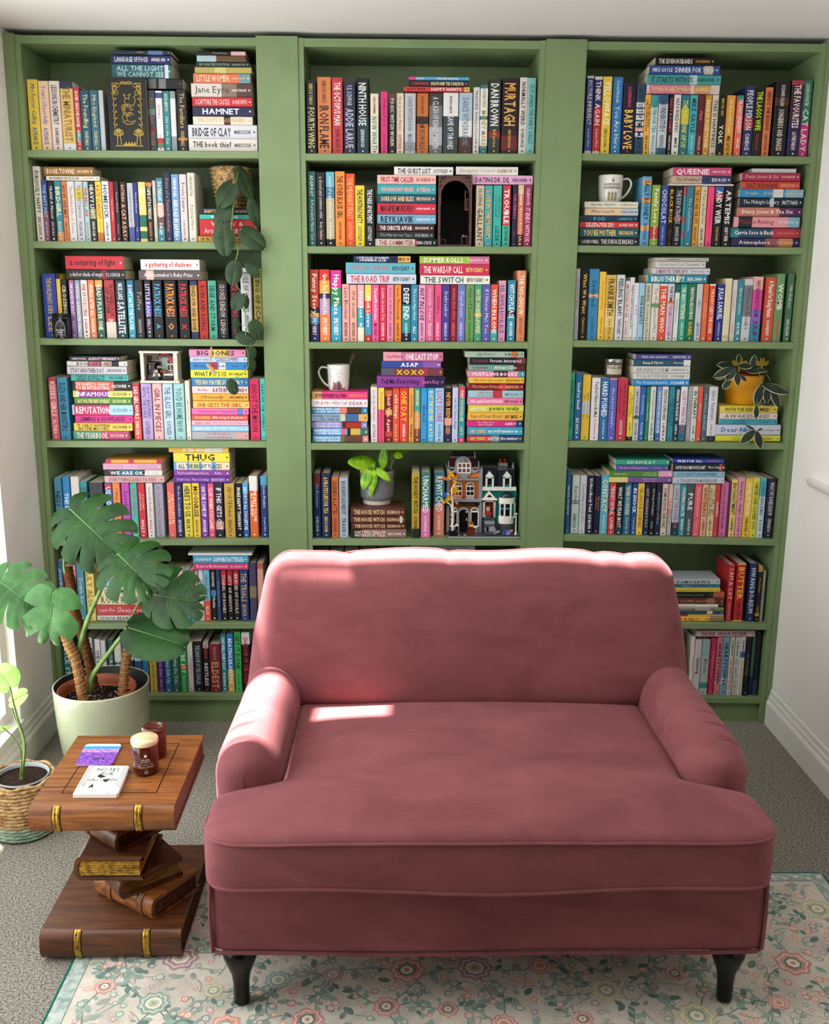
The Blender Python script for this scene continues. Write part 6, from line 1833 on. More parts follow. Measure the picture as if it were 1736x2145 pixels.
for A, T, hw, n_, y_ in (((415, 265), (278, 472), .48, (-.2, -.9, .3), 0), ((365, 485), (270, 690), .46, (-.1, -.95, .2), .01), ((320, 665), (333, 972), .40, (-.1, -.95, .2), -.005), ((512, 725), (728, 892), .42, (.1, -.9, .4), 0), ((470, 100), (628, 432), .26, (.5, -.8, .3), .04), ((600, 420), (678, 700), .26, (.4, -.9, .1), .03),
     ((440, 1055), (405, 1258), .46, (0, -.95, .25), 0), ((565, 1060), (676, 1188), .38, (.1, -.9, .3), 0), ((500, 1365), (428, 1512), .50, (-.1, -.9, .3), 0), ((545, 1380), (556, 1512), .30, (.4, -.8, .3), .004),
     ((625, 1640), (680, 1808), .46, (.1, -.9, .3), 0), ((460, 1772), (632, 1838), .40, (0, -.9, .4), 0), ((448, 1606), (452, 1750), .22, (.3, -.9, .1), 0), ((602, 1890), (622, 2012), .38, (.2, -.9, .3), 0), ((618, 2010), (632, 2140), .24, (.4, -.8, .3), 0)):
    sleaf((K2[0]+A[0]*K2[2], K2[1]+A[1]*K2[2]), YH+y_-.004, (K2[0]+T[0]*K2[2], K2[1]+T[1]*K2[2]), YH+y_-.008, hw, n_, PHIL, hp, droop=.1, cup=.12, vein=None)
sleaf((480, 797), YH-.004, (493, 825), YH-.006, .42, (0, -.95, .2), PHIL, hp, droop=.1)
dry = mat('dry_leaf', 'b89a70', .8)
sleaf((443, 727), YH, (441, 762), YH, .10, (.3, -.9, .1), dry, hp, name='dried_leaf'); sleaf((433, 762), YH, (455, 785), YH, .14, (.3, -.9, .1), dry, hp, name='dried_leaf')

# black candle, third shelf of the left bookcase
def jar(u, r, crop, bx, Y, depthr=None): 
    x0, x1, z0, z1 = box_of(*bx, Y, crop); zs = supp(u, r, x0+.01, x1-.01, z0+.03); return (x0+x1)/2, (x1-x0)/2, zs, z1
cx_, r_, zs, zt = jar('L', 2, (60, 520, .3053), (152, 447, 290, 612), -.005)
zs = shelf_z('L', 2, cx_)+.0008
# it stands on the shelf lip in front of the books
r_ = .0195
cy_ = .0
KC = mat('black_glass', '0c0c0e', .12)
for (bk_x0, bk_x1) in ((0, 0),): pass
cc = Vector((cx_, .0005+r_*.0, zs))
bl = thing('candle', 'black jar candle with an arched grey label in front of the blue book', 'candle', (cx_, .002, zs))
hgt = zt-zs
rx = (box_of(152, 447, 290, 612, -.005, (60, 520, .3053))[1]-box_of(152, 447, 290, 612, -.005, (60, 520, .3053))[0])/2
g = MB(); g.lathe([(0, 0), (rx*.94, 0), (rx, .003), (rx, hgt*.80), (rx*.96, hgt*.84)], (cx_, .0, zs), KC, 36); g.v = [(x, (y)*.5+.0005, z) for x, y, z in g.v]; g.build('jar', bl)
g = MB(); g.lathe([(rx*.90, hgt*.84), (rx*.95, hgt*.86), (rx*.95, hgt*.98), (rx*.9, hgt), (0, hgt)], (cx_, .0, zs), BLACK, 36); g.v = [(x, y*.5+.0005, z) for x, y, z in g.v]; g.build('lid', bl)
g = MB(); LG = mat('label_grey', '8a8a8c', .6); LG2 = mat('label_dark', '2a2a2e', .6); LW = mat('label_print', 'e0e0e0', .6)
def jf(u, v, e=.0004):
    a = -pi/2+u/rx; return (cx_+(rx+e)*cos(a), .0005+(rx+e)*sin(a)*.5, zs+v)
P = [(-.017, .004), (.017, .004), (.017, hgt*.42)]+[(.017*cos(a), hgt*.42+hgt*.30*sin(a)) for a in [pi*i/14 for i in range(1, 14)]]+[(-.017, hgt*.42)]
g.add([jf(0, hgt*.35)]+[jf(*p) for p in P], [(0, i+1, (i+1) % len(P)+1) for i in range(len(P))], LG)
P = [(u*.9, .006+(v-.004)*.93) for u, v in P]; g.add([jf(0, hgt*.35, .0006)]+[jf(u, v, .0006) for u, v in P], [(0, i+1, (i+1) % len(P)+1) for i in range(len(P))], LG2)
put_text(g, 'THE STARLESS', LW, lambda u, v: jf(u, v, .0008), -.014, .014, hgt*.30, hgt*.37); put_text(g, 'LIBRARY', LW, lambda u, v: jf(u, v, .0008), -.009, .009, hgt*.21, hgt*.28); put_text(g, 'with jasmine', LW, lambda u, v: jf(u, v, .0008), -.012, .012, hgt*.12, hgt*.18, ital=True)
for k in range(9): a = pi*(k+.5)/9; q = jf(.013*cos(a), hgt*.45+hgt*.2*sin(a), .0008); g.add([(q[0]-.0006, q[1], q[2]), (q[0]+.0006, q[1], q[2]), (q[0], q[1], q[2]+.0012)], [(0, 1, 2)], LW)
g.build('label', bl)

# mugs
def mug(u, r, crop, bx, Y, side, lab, kind):
    x0, x1, z0, z1 = box_of(*bx, Y, crop); R1 = (x1-x0)/2; cx = (x0+x1)/2; zs = supp(u, r, x0+.01, x1-.01, z0+.03); H = z1-zs
    t = thing('mug', lab, 'mug', (cx, Y, zs))
    g = MB(); g.lathe([(0, .0), (R1*.82, 0), (R1*.86, .003), (R1*.93, H*.25), (R1*.97, H*.6), (R1, H-.002), (R1*.985, H), (R1*.93, H-.002), (R1*.86, .008), (0, .006)], (cx, Y, zs), WHITE, 44)
    g.build('body', t)
    g = MB(); s = side
    g.tube(curve([(cx+s*R1*.93, Y, zs+H*.86), (cx+s*(R1+H*.22), Y, zs+H*.88), (cx+s*(R1+H*.33), Y, zs+H*.66), (cx+s*(R1+H*.16), Y, zs+H*.32), (cx+s*R1*.88, Y, zs+H*.14)], 8), .0036, WHITE, 10); g.build('handle', t)
    g = MB(); K1 = mat('mug_print', '3a3834', .5); K2_ = mat('mug_print_grey', '8c867c', .5)
    def mf(uu, v, e=.0004):
        rr = R1*(.86+.14*min(1, v/H))**1.0*(1) if v < H*.25 else R1*(.93+.07*(v-H*.25)/(H*.75))
        rr += e; a = -pi/2+uu/rr; return (cx+rr*cos(a), Y+rr*sin(a), zs+v)
    def mq(u0, u1, v0, v1, m, e=.0005): g.add([mf(u0, v0, e), mf(u1, v0, e), mf(u1, v1, e), mf(u0, v1, e)], [(0, 1, 2, 3)], m)
    rg = random.Random(9); W_ = R1*1.35
    if kind == 'words':
        for k in range(430):
            uu = rg.uniform(-W_, W_); v = rg.uniform(H*.30, H*.88); l = rg.uniform(.0007, .002); mq(uu, uu+l, v, v+.0007, K1 if k % 3 else K2_)
        colr = ['5a4a30', '302830', 'c04858', '28384a', '3a7a8a', '603050', 'b05878', '2a2a30']
        uu = -.020
        for k in range(14):
            w_ = rg.uniform(.0016, .003); hh_ = H*rg.uniform(.20, .36)
            if uu < .012: mq(uu, uu+w_, .003, .003+hh_, mat('tiny_'+colr[k % 8], colr[k % 8], .5), .0007)
            uu += w_+.0003
        for k in range(4): mq(.014, .026, .003+k*.003, .0055+k*.003, mat('tiny_'+colr[(k*3) % 8], colr[(k*3) % 8], .5), .0007)
        g.build('printed_books', t)
    else:
        mq(-W_, W_, H*.72, H*.78, K2_); mq(-W_, W_, H*.42, H*.445, K2_)
        for k in range(-7, 8):
            uu = k*.0042; mq(uu-.0011, uu+.0011, H*.47, H*.57, K1); mq(uu-.0011, uu+.0011, H*.60, H*.68, K1)
        for k in (-1, 0, 1):
            cu_ = k*.0115; n = 10
            P = [mf(cu_+.0042*cos(pi*i/n), H*.30+.0048*sin(pi*i/n), .0006) for i in range(n+1)]+[mf(cu_-.0042, .004, .0006), mf(cu_+.0042, .004, .0006)]
            g.add(P, [tuple(range(len(P)))], K2_); mq(cu_-.0032, cu_+.0032, .005, H*.26, mat('mug_gold', 'a89a58', .5), .0009); mq(cu_-.0004, cu_+.0004, .004, H*.36, K1, .0012)
        g.add([mf(-.004, H*.74, .0008), mf(.004, H*.74, .0008), mf(.0006, H*.84, .0008), mf(0, H*.94, .0008), mf(-.0006, H*.84, .0008)], [(0, 1, 2, 3, 4)], K1)
        for k in range(26): uu = rg.uniform(-W_, W_); mq(uu, uu+.0005, H*.04, H*.40, K2_, .0004)
        g.build('printed_facade', t)
    return t, cx, Y, zs, H, R1
t_, mx_, my_, mz_, mH, mR = mug('C', 3, (660, 725, .0576), (430, 660, 1268, 1620), .075, -1, 'white mug covered in tiny print with little books, on the middle bookcase', 'words')
implement = thing('implement', 'dark flat-ended pen sticking out of the printed mug', 'implement', (mx_+.012, my_, mz_+.01))  # dark flat handle of an unidentified object
g = MB(); a_ = at(729, 775, my_); c_ = at(741, 741, my_)
a_ = Vector((mx_+.008, my_, mz_+.012)); d_ = (c_-a_).normalized(); n_ = Vector((-d_.z, 0, d_.x))
Pq = [a_-n_*.003, a_+n_*.003, c_+n_*.0055, c_-n_*.0055]
g.add([p+Vector((0, s*.0015, 0)) for s in (-1, 1) for p in Pq], [(0, 3, 2, 1), (4, 5, 6, 7), (0, 1, 5, 4), (1, 2, 6, 5), (2, 3, 7, 6), (3, 0, 4, 7)], mat('brown_plastic', '4a3634', .35)); g.build('blade', implement)
mug('R', 1, (1230, 355, .06336), (375, 200, 1140, 1060), .075, 1, 'white mug printed with a building facade, on stacked books of the right bookcase', 'facade')

# silver-lidded candle jar, fourth shelf of the right bookcase
x0, x1, z0, z1 = box_of(328, 88, 450, 222, .07, (1170, 725, .29377)); cx_ = (x0+x1)/2; R1 = (x1-x0)/2; zs = supp('R', 3, x0+.004, x1-.004, z0+.03); H = z1-zs
t = thing('candle', 'small dark jar candle with a silver lid standing on the upright books', 'candle', (cx_, .07, zs))
g = MB(); g.lathe([(0, 0), (R1*.9, 0), (R1*.95, .002), (R1*.95, H*.74), (R1*.9, H*.76)], (cx_, .07, zs), mat('grey_glass', '5a4a44', .15), 36); g.build('jar', t)
g = MB(); g.lathe([(R1*.9, H*.75), (R1, H*.77), (R1, H*.97), (R1*.97, H), (0, H)], (cx_, .07, zs), mat('silver_metal', 'b8bcc0', .25, .5, .9), 36); g.build('lid', t)
g = MB()
def jf2(u, v): a = -pi/2+u/(R1*.955); return (cx_+(R1*.955+.0003)*cos(a), .07+(R1*.955+.0003)*sin(a), zs+v)
n = 10
g.grid([[jf2(-R1*.95+1.9*R1*i/n, v) for i in range(n+1)] for v in (H*.16, H*.66)], mat('kraft_label', 'c8c0ac', .6), False)
def jf3(u, v): a = -pi/2+u/(R1*.955); return (cx_+(R1*.955+.0007)*cos(a), .07+(R1*.955+.0007)*sin(a), zs+v)
put_text(g, 'FOLKLORE', ink('222222'), jf3, -R1*.85, R1*.85, H*.46, H*.62, True)
for k in range(4): put_text(g, 'pine moss amber cedar', ink('222222'), jf3, -R1*.7, R1*.7, H*(.2+.06*k), H*(.24+.06*k), mn=.2)
g.build('label', t)

# lime pothos in the scalloped grey pot, fifth shelf of the middle bookcase
K5 = (640, 930, .12673)
x0, x1, z0, z1 = box_of(888, 415, 1468, 1030, .10, K5); cx_ = (x0+x1)/2; R1 = (x1-x0)/2; zs = supp('C', 4, x0+.02, x1-.02, z0+.03); H = z1-zs
pp = thing('potted_plant', 'lime green pothos in a grey scalloped ceramic pot on the middle bookcase', 'potted plant', (cx_, .10, zs))
GP = mat('grey_glaze', '7e8084', .18, .6, Coat_Weight=.5)
g = MB(); prof = [(R1*.78, H*.13), (R1*.86, H*.14), (R1*.90, H*.3), (R1*.96, H*.75), (R1, H-.002), (R1*.985, H), (R1*.93, H-.001), (R1*.9, H*.8)]
g.lathe(prof, (cx_, .10, zs), GP, 48)
for k in range(6):
    z = H*(.20+.085*k); rr = R1*(.885+.12*(z/H-.2)); ns = 26
    for i in range(ns):
        a = 2*pi*(i+.5*(k % 2))/ns; w_ = pi/ns*.98; pts = []
        for q in range(7):
            t_ = -1+2*q/6; pts.append((cx_+(rr+.0016)*cos(a+w_*t_), .10+(rr+.0016)*sin(a+w_*t_), zs+z+H*.085*(t_*t_)))
        g.tube(pts, .0008, GP, 4)
g.build('glazed_body', pp)
g = MB(); g.lathe([(0, 0), (R1*.76, 0), (R1*.79, .003), (R1*.80, H*.14)], (cx_, .10, zs), mat('bisque_foot', 'c8b8ae', .7), 48); g.build('bare_foot', pp)
g = MB(); g.lathe([(0, H*.93), (R1*.92, H*.9)], (cx_, .10, zs), SOIL, 24); g.build('soil', pp)
def K5l(A, T, hw, N, Y0=.06, Y1=.05, **kw): return sleaf((K5[0]+A[0]*K5[2], K5[1]+A[1]*K5[2]), Y0, (K5[0]+T[0]*K5[2], K5[1]+T[1]*K5[2]), Y1, hw, N, POTHO, pp, **kw)
K5l((1140, 330), (728, 282), .34, (0, -.8, .6), .07, .03); K5l((1255, 400), (1297, 30), .22, (-.3, -.9, .1), .08, .07); K5l((1350, 255), (1355, 108), .42, (.1, -.9, .3), .10, .10)
K5l((1430, 150), (1690, 98), .22, (0, -.7, .6), .12, .12); K5l((1475, 170), (1588, 212), .40, (0, -.9, .3), .08, .06); K5l((1178, 415), (1402, 606), .24, (.2, -.9, .3), .03, .01)
K5l((1135, 440), (1062, 892), .17, (-.2, -.95, .1), .025, .02); K5l((1040, 440), (935, 748), .30, (-.3, -.9, .2), .03, .02); K5l((1130, 320), (1120, 415), .3, (0, -.9, .3), .06, .05)
for P_ in (((1270, 440), (1265, 420), (1255, 400)), ((1320, 400), (1300, 300), (1290, 220)), ((1375, 390), (1345, 300), (1350, 255)), ((1410, 420), (1440, 300), (1475, 250), (1478, 175)), ((1400, 420), (1425, 300), (1432, 155)), ((1150, 450), (1145, 400), (1135, 330))):
    sstem([at(K5[0]+p[0]*K5[2], K5[1]+p[1]*K5[2], .08) for p in P_], .0014, .001, pp)
g = MB(); a_ = box_of(900, 335, 985, 470, .06, K5); g.box(a_[0], a_[1], .058, .060, a_[2], a_[3], mat('yellow_plant_tag', 'e8b820', .5)); g.build('plant_tag', pp)

# variegated hoya in the yellow pot
K4 = (1480, 730, .11521)
def kq(x, y, Y): return at(K4[0]+x*K4[2], K4[1]+y*K4[2], Y)
x0, x1, z0, z1 = box_of(335, 470, 985, 1005, .11, K4); cx_ = (x0+x1)/2; R1 = (x1-x0)/2*1.0; zs = supp('R', 3, x0+.01, x1-.01, z0+.03); H = z1-zs
hy = thing('potted_plant', 'variegated cream-edged hoya in a yellow pot on the right bookcase', 'potted plant', (cx_, .11, zs))
YP = mat('yellow_glaze', 'e09a14', .35)
g = MB(); g.lathe([(0, 0), (R1*.84, 0), (R1*.87, .003), (R1*.99, H*.9), (R1, H), (R1*.95, H), (R1*.93, H*.85)], (cx_, .11, zs), YP, 48); g.build('pot', hy)
g = MB(); g.lathe([(R1*.90, H*.9), (R1*.88, H+.006), (R1*.84, H+.006), (R1*.84, H*.95), (0, H*.95)], (cx_, .11, zs), mat('brick_inner_pot', '7a2a18', .5), 40); g.build('inner_pot', hy)
g = MB()
for bx_ in ((880, 150, 1140, 320), (450, 150, 750, 320)):
    a0 = kq(bx_[0], bx_[3], .135); a1 = kq(bx_[2], bx_[1], .135); w_, h_ = a1.x-a0.x, a1.z-a0.z
    def pk(u, v, y): return (a0.x+u*w_, y, a0.z+v*h_)
    prof = [(.45, -.6), (.55, -.6), (.58, .05), (.80, .0), (1.0, .35), (.95, .60), (.80, .55), (.66, .42), (.70, .62), (.64, .80), (.72, .92), (.60, .90), (.54, .80), (.42, .78), (.36, .95), (.26, .96), (.36, .78), (.32, .6), (.36, .42), (.2, .58), (.05, .6), (0, .35), (.2, 0), (.42, .05)]
    n = len(prof)
    g.add([pk(u, v, .135) for u, v in prof]+[pk(u, v, .137) for u, v in prof], [tuple(range(n)), tuple(reversed(range(n, 2*n)))]+[(i, n+i, n+(i+1) % n, (i+1) % n) for i in range(n)], mat('yellow_plastic', 'c8a010', .4))
g.build('butterfly_picks', hy)
def K4l(A, T, hw, N, Y0=.02, Y1=.015): 
    return sleaf((K4[0]+A[0]*K4[2], K4[1]+A[1]*K4[2]), Y0, (K4[0]+T[0]*K4[2], K4[1]+T[1]*K4[2]), Y1, hw, N, HOYA, hy, heart=0, edge=CREAM, droop=.08, cup=.1)
YL = -.02
for A, T, hw, N in (((515, 330), (203, 282), .42, (0, -.7, .6)), ((500, 345), (105, 522), .30, (-.1, -.9, .4)), ((532, 352), (358, 575), .46, (-.2, -.9, .2)), ((545, 425), (578, 675), .42, (0, -.95, .2)), ((605, 480), (728, 598), .44, (.1, -.9, .3)), ((380, 440), (160, 545), .42, (0, -.9, .3)), ((440, 560), (296, 735), .46, (-.1, -.9, .3)),
     ((565, 320), (832, 312), .46, (0, -.8, .6)), ((580, 270), (588, 108), .44, (0, -.95, .1)), ((820, 375), (885, 125), .42, (.1, -.95, .1)), ((820, 385), (1135, 395), .28, (0, -.8, .5)), ((700, 395), (985, 425), .28, (0, -.8, .4)),
     ((995, 655), (900, 1045), .38, (0, -.95, .1)), ((1105, 660), (1098, 1015), .36, (0, -.95, .1)), ((1000, 645), (1524, 810), .28, (0, -.8, .5)), ((1175, 745), (1345, 1095), .32, (.1, -.9, .2)), ((1205, 1015), (960, 1005), .30, (0, -.8, .5)),
     ((905, 1035), (905, 1275), .38, (0, -.95, .1)), ((882, 1485), (618, 1722), .40, (0, -.9, .3)), ((905, 1500), (992, 1820), .40, (0, -.95, .2)), ((865, 1470), (705, 1388), .24, (0, -.8, .5)), ((915, 1495), (1020, 1448), .34, (0, -.8, .5))):
    up_ = A[1] < 470 and T[1] < 470
    K4l(A, T, hw, N, .03 if up_ else YL, .02 if up_ else YL-.005)
sstem([kq(900, 430, .05), kq(950, 450, .0), kq(978, 560, YL), kq(968, 650, YL), kq(930, 850, YL), kq(903, 1040, YL)], .0012, .001, hy)
sstem([kq(905, 1270, YL), kq(876, 1360, YL), kq(876, 1480, YL)], .0006, .0006, hy); sstem([kq(1050, 430, .03), kq(1120, 520, YL), kq(1152, 600, YL)], .001, .001, hy, mat('pink_stem', '8a6a6a', .5))
# ------------------------------------------------------------ toy building of bricks
class Crop:
    def __init__(s, ox, oy, k, parent, zoff=0): s.c = (ox, oy, k); s.p = parent; s.dz = zoff
    def P(s, x, y, Y):
        q = at(s.c[0]+x*s.c[2], s.c[1]+y*s.c[2], s.ref); return Vector((q.x, Y, q.z+s.dz))
    ref = .05
    def bx(s, mb, x0, y0, x1, y1, Yf, d, m):
        a = s.P(x0, y0, Yf); c_ = s.P(x1, y1, Yf); mb.box(a.x, c_.x, Yf, Yf+d, c_.z, a.z, m)
    def poly(s, mb, pts, Yf, d, m):
        F = [s.P(x, y, Yf) for x, y in pts]; n = len(F); B = [Vector((p.x, Yf+d, p.z)) for p in F]
        ar = sum(F[i].x*F[(i+1) % n].z-F[(i+1) % n].x*F[i].z for i in range(n))
        if ar > 0: F.reverse(); B.reverse()
        mb.add(F+B, [tuple(reversed(range(n))), tuple(range(n, 2*n))]+[(i, (i+1) % n, n+(i+1) % n, n+i) for i in range(n)], m)
    def part(s, name, fn, lab=None, par=None):
        mb = MB(); fn(mb); o = mb.build(name, par or s.p)
        if lab: o['label'] = lab
        return o
def pm(n, h, r=.3): return mat(n, h, r, .5)
GRY = pm('brick_grey', '8e8f96'); GRYD = pm('brick_dark_grey', '4a4c50'); BRN = pm('brick_nougat', 'a05a2c'); DRED = pm('brick_dark_red', '4c1218'); BLK = pm('brick_black', '121316')
WHT = pm('brick_white', 'e4e0d6'); TEA = pm('brick_teal', '0d6e68'); NAV = pm('brick_navy', '18222e'); ORG = pm('brick_orange', 'd0763a'); YEL = pm('brick_yellow_leaf', 'e8a81c'); ORR = pm('brick_orange_leaf', 'e8682c')
DRK = pm('brick_opening', '100c0c'); AZU = pm('brick_azure', '2a9ac0'); REDB = pm('brick_red', 'b0241c'); SKIN = pm('brick_yellow', 'e8b030'); RBR = pm('brick_reddish_brown', '5a2414'); GOLDB = pm('brick_gold', 'b0924a'); TANB = pm('brick_tan', 'cfc4a4')
base = (900, 945, .11521)
q0 = at(900+330*base[2], 945+1600*base[2], .02); q1 = at(900+1605*base[2], 945+1600*base[2], .02)
sz5 = shelf_z('C', 4, (q0.x+q1.x)/2)
toy = thing('toy_building', 'toy brick bookshop and teal townhouse with an autumn tree, on the middle bookcase', 'toy building', ((q0.x+q1.x)/2, .12, sz5))
K = Crop(*base, toy); K.ref = .05
K.dz = sz5+.0012-at(900, 945+1600*base[2], .05).z
def f(b):
    K.bx(b, 330, 1572, 1608, 1600, .014, .225, pm('brick_plate_grey', '9aa4a4')); K.bx(b, 345, 1562, 1590, 1573, .016, .22, GRYD)
K.part('baseplate', f)
YL_ = .075
def f(b):
    K.bx(b, 350, 440, 905, 960, YL_, .13, BRN); K.bx(b, 350, 1000, 905, 1562, YL_+.004, .126, BRN)
    K.bx(b, 450, 1150, 895, 1562, YL_+.0035, .001, GRYD)
K.part('bookshop_wall', f)
def f(b):
    for x0_, x1_ in ((316, 354), (905, 944)):
        K.bx(b, x0_, 380, x1_, 1562, YL_-.004, .134, GRY)
        for k in range(18): K.bx(b, x0_-3, 640+k*50-(0), x1_+3, 658+k*50, YL_-.006, .01, GRY)
    K.bx(b, 330, 945, 944, 1000, YL_-.01, .02, GRY); K.bx(b, 350, 575, 905, 612, YL_-.008, .02, GRY); K.bx(b, 320, 376, 944, 400, YL_-.004, .134, GRY)
    for x0_ in (555, 660): K.bx(b, x0_, 560, x0_+50, 590, YL_-.010, .01, GRY)
K.part('stone_trim', f)
def f(b):
    K.poly(b, [(370, 430), (385, 205), (860, 205), (880, 430)], YL_+.02, .09, DRED); K.bx(b, 430, 150, 825, 208, YL_+.03, .06, BLK); K.bx(b, 380, 198, 860, 216, YL_+.018, .09, GRY)
    K.bx(b, 440, 470, 905, 560, YL_-.003, .02, ORG); K.bx(b, 355, 470, 480, 560, YL_-.003, .02, ORG)
    for x_, y_ in ((350, 268), (900, 262), (828, 98)):
        K.poly(b, [(x_-13, y_+115), (x_-13, y_+80), (x_-6, y_+60), (x_-11, y_+35), (x_-5, y_), (x_+5, y_), (x_+11, y_+35), (x_+6, y_+60), (x_+13, y_+80), (x_+13, y_+115)], YL_+.006, .008, GRY)
K.part('dark_red_roof', f)
def f(b):
    arc = [(610+145*cos(a), 312-145*sin(a)) for a in [pi*i/16 for i in range(17)]]
    P = arc+[(468, 390), (425, 430), (380, 425), (380, 452), (440, 470), (505, 468), (520, 500), (575, 545), (600, 575), (655, 575), (680, 545), (735, 500), (750, 468), (830, 470), (900, 430), (895, 400), (850, 425), (800, 415), (765, 370)]
    K.poly(b, P, YL_-.010, .012, GRY)
    K.bx(b, 510, 283, 748, 478, YL_-.013, .004, WHT)
    for i in range(3):
        for j in range(2): K.bx(b, 524+i*76, 300+j*92, 576+i*76, 366+j*88, YL_-.0135, .001, pm('pane_brown', '6a4a44', .15))
    K.poly(b, [(560, 275), (585, 240), (600, 275)], YL_-.0125, .003, BRN); K.poly(b, [(650, 275), (665, 240), (695, 275)], YL_-.0125, .003, BRN)
    K.poly(b, [(615+28*cos(a), 240-30*sin(a)) for a in [2*pi*i/14 for i in range(14)]], YL_-.014, .004, GRY)
K.part('curved_gable', f)
for wx in (445, 667):
    def f(b, wx=wx):
        w = 148; P = [(wx, 900), (wx, 720)]+[(wx+w/2-w/2*cos(a), 720-72*sin(a)) for a in [pi*i/12 for i in range(1, 12)]]+[(wx+w, 720), (wx+w, 900)]
        K.poly(b, P, YL_-.004, .005, WHT)
        for i in range(2):
            for j in range(2): K.bx(b, wx+14+i*66, 730+j*88, wx+68+i*66, 795+j*88, YL_-.0046, .001, DRK)
        for k in range(4):
            a0, a1 = pi*(k+.12)/4, pi*(k+.88)/4; c0 = (wx+w/2, 712)
            K.poly(b, [(c0[0]+18*cos(a0), c0[1]-18*sin(a0)), (c0[0]+60*cos(a0), c0[1]-56*sin(a0)), (c0[0]+60*cos(a1), c0[1]-56*sin(a1)), (c0[0]+18*cos(a1), c0[1]-18*sin(a1))], YL_-.0046, .001, DRK)
        for k in range(6): K.bx(b, wx+5+k*24, 905, wx+17+k*24, 945, YL_-.010, .004, WHT)
        K.bx(b, wx, 900, wx+w, 910, YL_-.011, .008, GRY)
    K.part('arched_window', f)
def f(b):
    K.bx(b, 316, 1012, 904, 1072, YL_-.008, .012, BLK)
    a0 = K.P(455, 1062, 0); a1 = K.P(820, 1020, 0); tf = lambda u, v: (a0.x+u*(a1.x-a0.x), YL_-.0085, a0.z+v*(a1.z-a0.z))
    put_text(b, 'BIRCH', GOLDB, tf, .02, .36, .05, .95, True); put_text(b, 'BOOKS', GOLDB, tf, .60, 1.0, .05, .95, True); put_text(b, '-', GOLDB, tf, .44, .52, .05, .95)
K.part('shop_sign', f)
def f(b):
    out = [(620+125*cos(a), 1225-125*sin(a)) for a in [pi*i/14 for i in range(15)]]; inn = [(620+85*cos(a), 1225-85*sin(a)) for a in [pi*i/14 for i in range(15)]]
    K.poly(b, [(745, 1560)]+out+[(495, 1560), (540, 1560)]+inn[::-1]+[(700, 1560)], YL_-.008, .010, GRY)
    K.poly(b, [(700, 1545)]+inn+[(540, 1545)], YL_-.001, .002, DRK)
    K.bx(b, 655, 1180, 690, 1200, YL_-.004, .002, WHT)
    for cx_, hw_ in ((820, 72), (468, 34)):
        out = [(cx_+hw_*cos(a), 1170-64*sin(a)) for a in [pi*i/12 for i in range(13)]]; inn = [(cx_+hw_*.78*cos(a), 1170-46*sin(a)) for a in [pi*i/12 for i in range(13)]]
        K.poly(b, out+inn[::-1], YL_-.006, .006, WHT); K.poly(b, inn, YL_-.003, .001, pm('fan_light', '1c4a30', .2))
        K.bx(b, cx_-hw_*.85, 1195, cx_+hw_*.85, 1440, YL_-.002, .001, DRK); K.bx(b, cx_-hw_, 1165, cx_+hw_, 1195, YL_-.005, .004, WHT); K.bx(b, cx_-hw_, 1440, cx_+hw_, 1462, YL_-.007, .006, WHT)
        for s_ in (-1, 1): K.bx(b, cx_+s_*hw_*.92-6, 1195, cx_+s_*hw_*.92+6, 1440, YL_-.005, .004, WHT)
        K.bx(b, cx_-hw_, 1462, cx_+hw_, 1560, YL_-.004, .004, GRY)
    K.poly(b, [(660, 1300), (675, 1290), (690, 1300), (690, 1335), (675, 1345), (660, 1335)], YL_-.012, .003, GOLDB)
K.part('shop_front', f)
YR_ = .082
def f(b):
    K.bx(b, 944, 795, 1580, 1420, YR_, .12, TEA); K.bx(b, 944, 1380, 1580, 1562, YR_-.001, .12, GRYD)
    K.bx(b, 935, 735, 1580, 802, YR_-.010, .13, WHT)
    for k in range(5): K.bx(b, 985+k*120, 765, 1010+k*120, 775, YR_-.0105, .001, GRY)
K.part('townhouse_wall', f)
def f(b):
    K.poly(b, [(945, 735), (955, 425), (1245, 425), (1245, 735)], YR_+.006, .10, NAV); K.poly(b, [(1250, 735), (1250, 425), (1555, 425), (1565, 735)], YR_, .11, NAV)
    K.bx(b, 950, 372, 1240, 425, YR_+.012, .09, BLK); K.bx(b, 948, 366, 1240, 380, YR_+.006, .1, GRYD)
    for k in range(12): K.bx(b, 955+k*24, 384, 967+k*24, 408, YR_+.011, .002, GRYD)
    K.bx(b, 1245, 375, 1425, 432, YR_-.004, .1, GRYD); K.bx(b, 1280, 322, 1440, 410, YR_+.02, .03, GRY)
    for x_ in (1310, 1390): K.poly(b, [(x_-16, 320), (x_-20, 262), (x_-8, 250), (x_+8, 250), (x_+20, 262), (x_+16, 320)], YR_+.026, .012, REDB)
    K.poly(b, [(1515, 425), (1515, 380), (1525, 300), (1537, 300), (1550, 380), (1550, 425)], YR_+.004, .008, GRY)
    K.bx(b, 1440, 405, 1560, 425, YR_+.002, .1, GRYD)
K.part('slate_roof', f)
for dx_ in (1018, 1338):
    def f(b, dx_=dx_):
        K.poly(b, [(dx_, 550), (dx_+80, 448), (dx_+160, 545)], YR_-.012, .03, WHT); K.bx(b, dx_+8, 548, dx_+34, 735, YR_-.010, .02, WHT); K.bx(b, dx_+126, 548, dx_+152, 735, YR_-.010, .02, WHT); K.bx(b, dx_+8, 548, dx_+152, 572, YR_-.010, .02, WHT)
        K.bx(b, dx_+34, 572, dx_+126, 735, YR_-.006, .01, TEA); K.bx(b, dx_+50, 585, dx_+112, 690, YR_-.0065, .001, DRK)
    K.part('dormer', f)
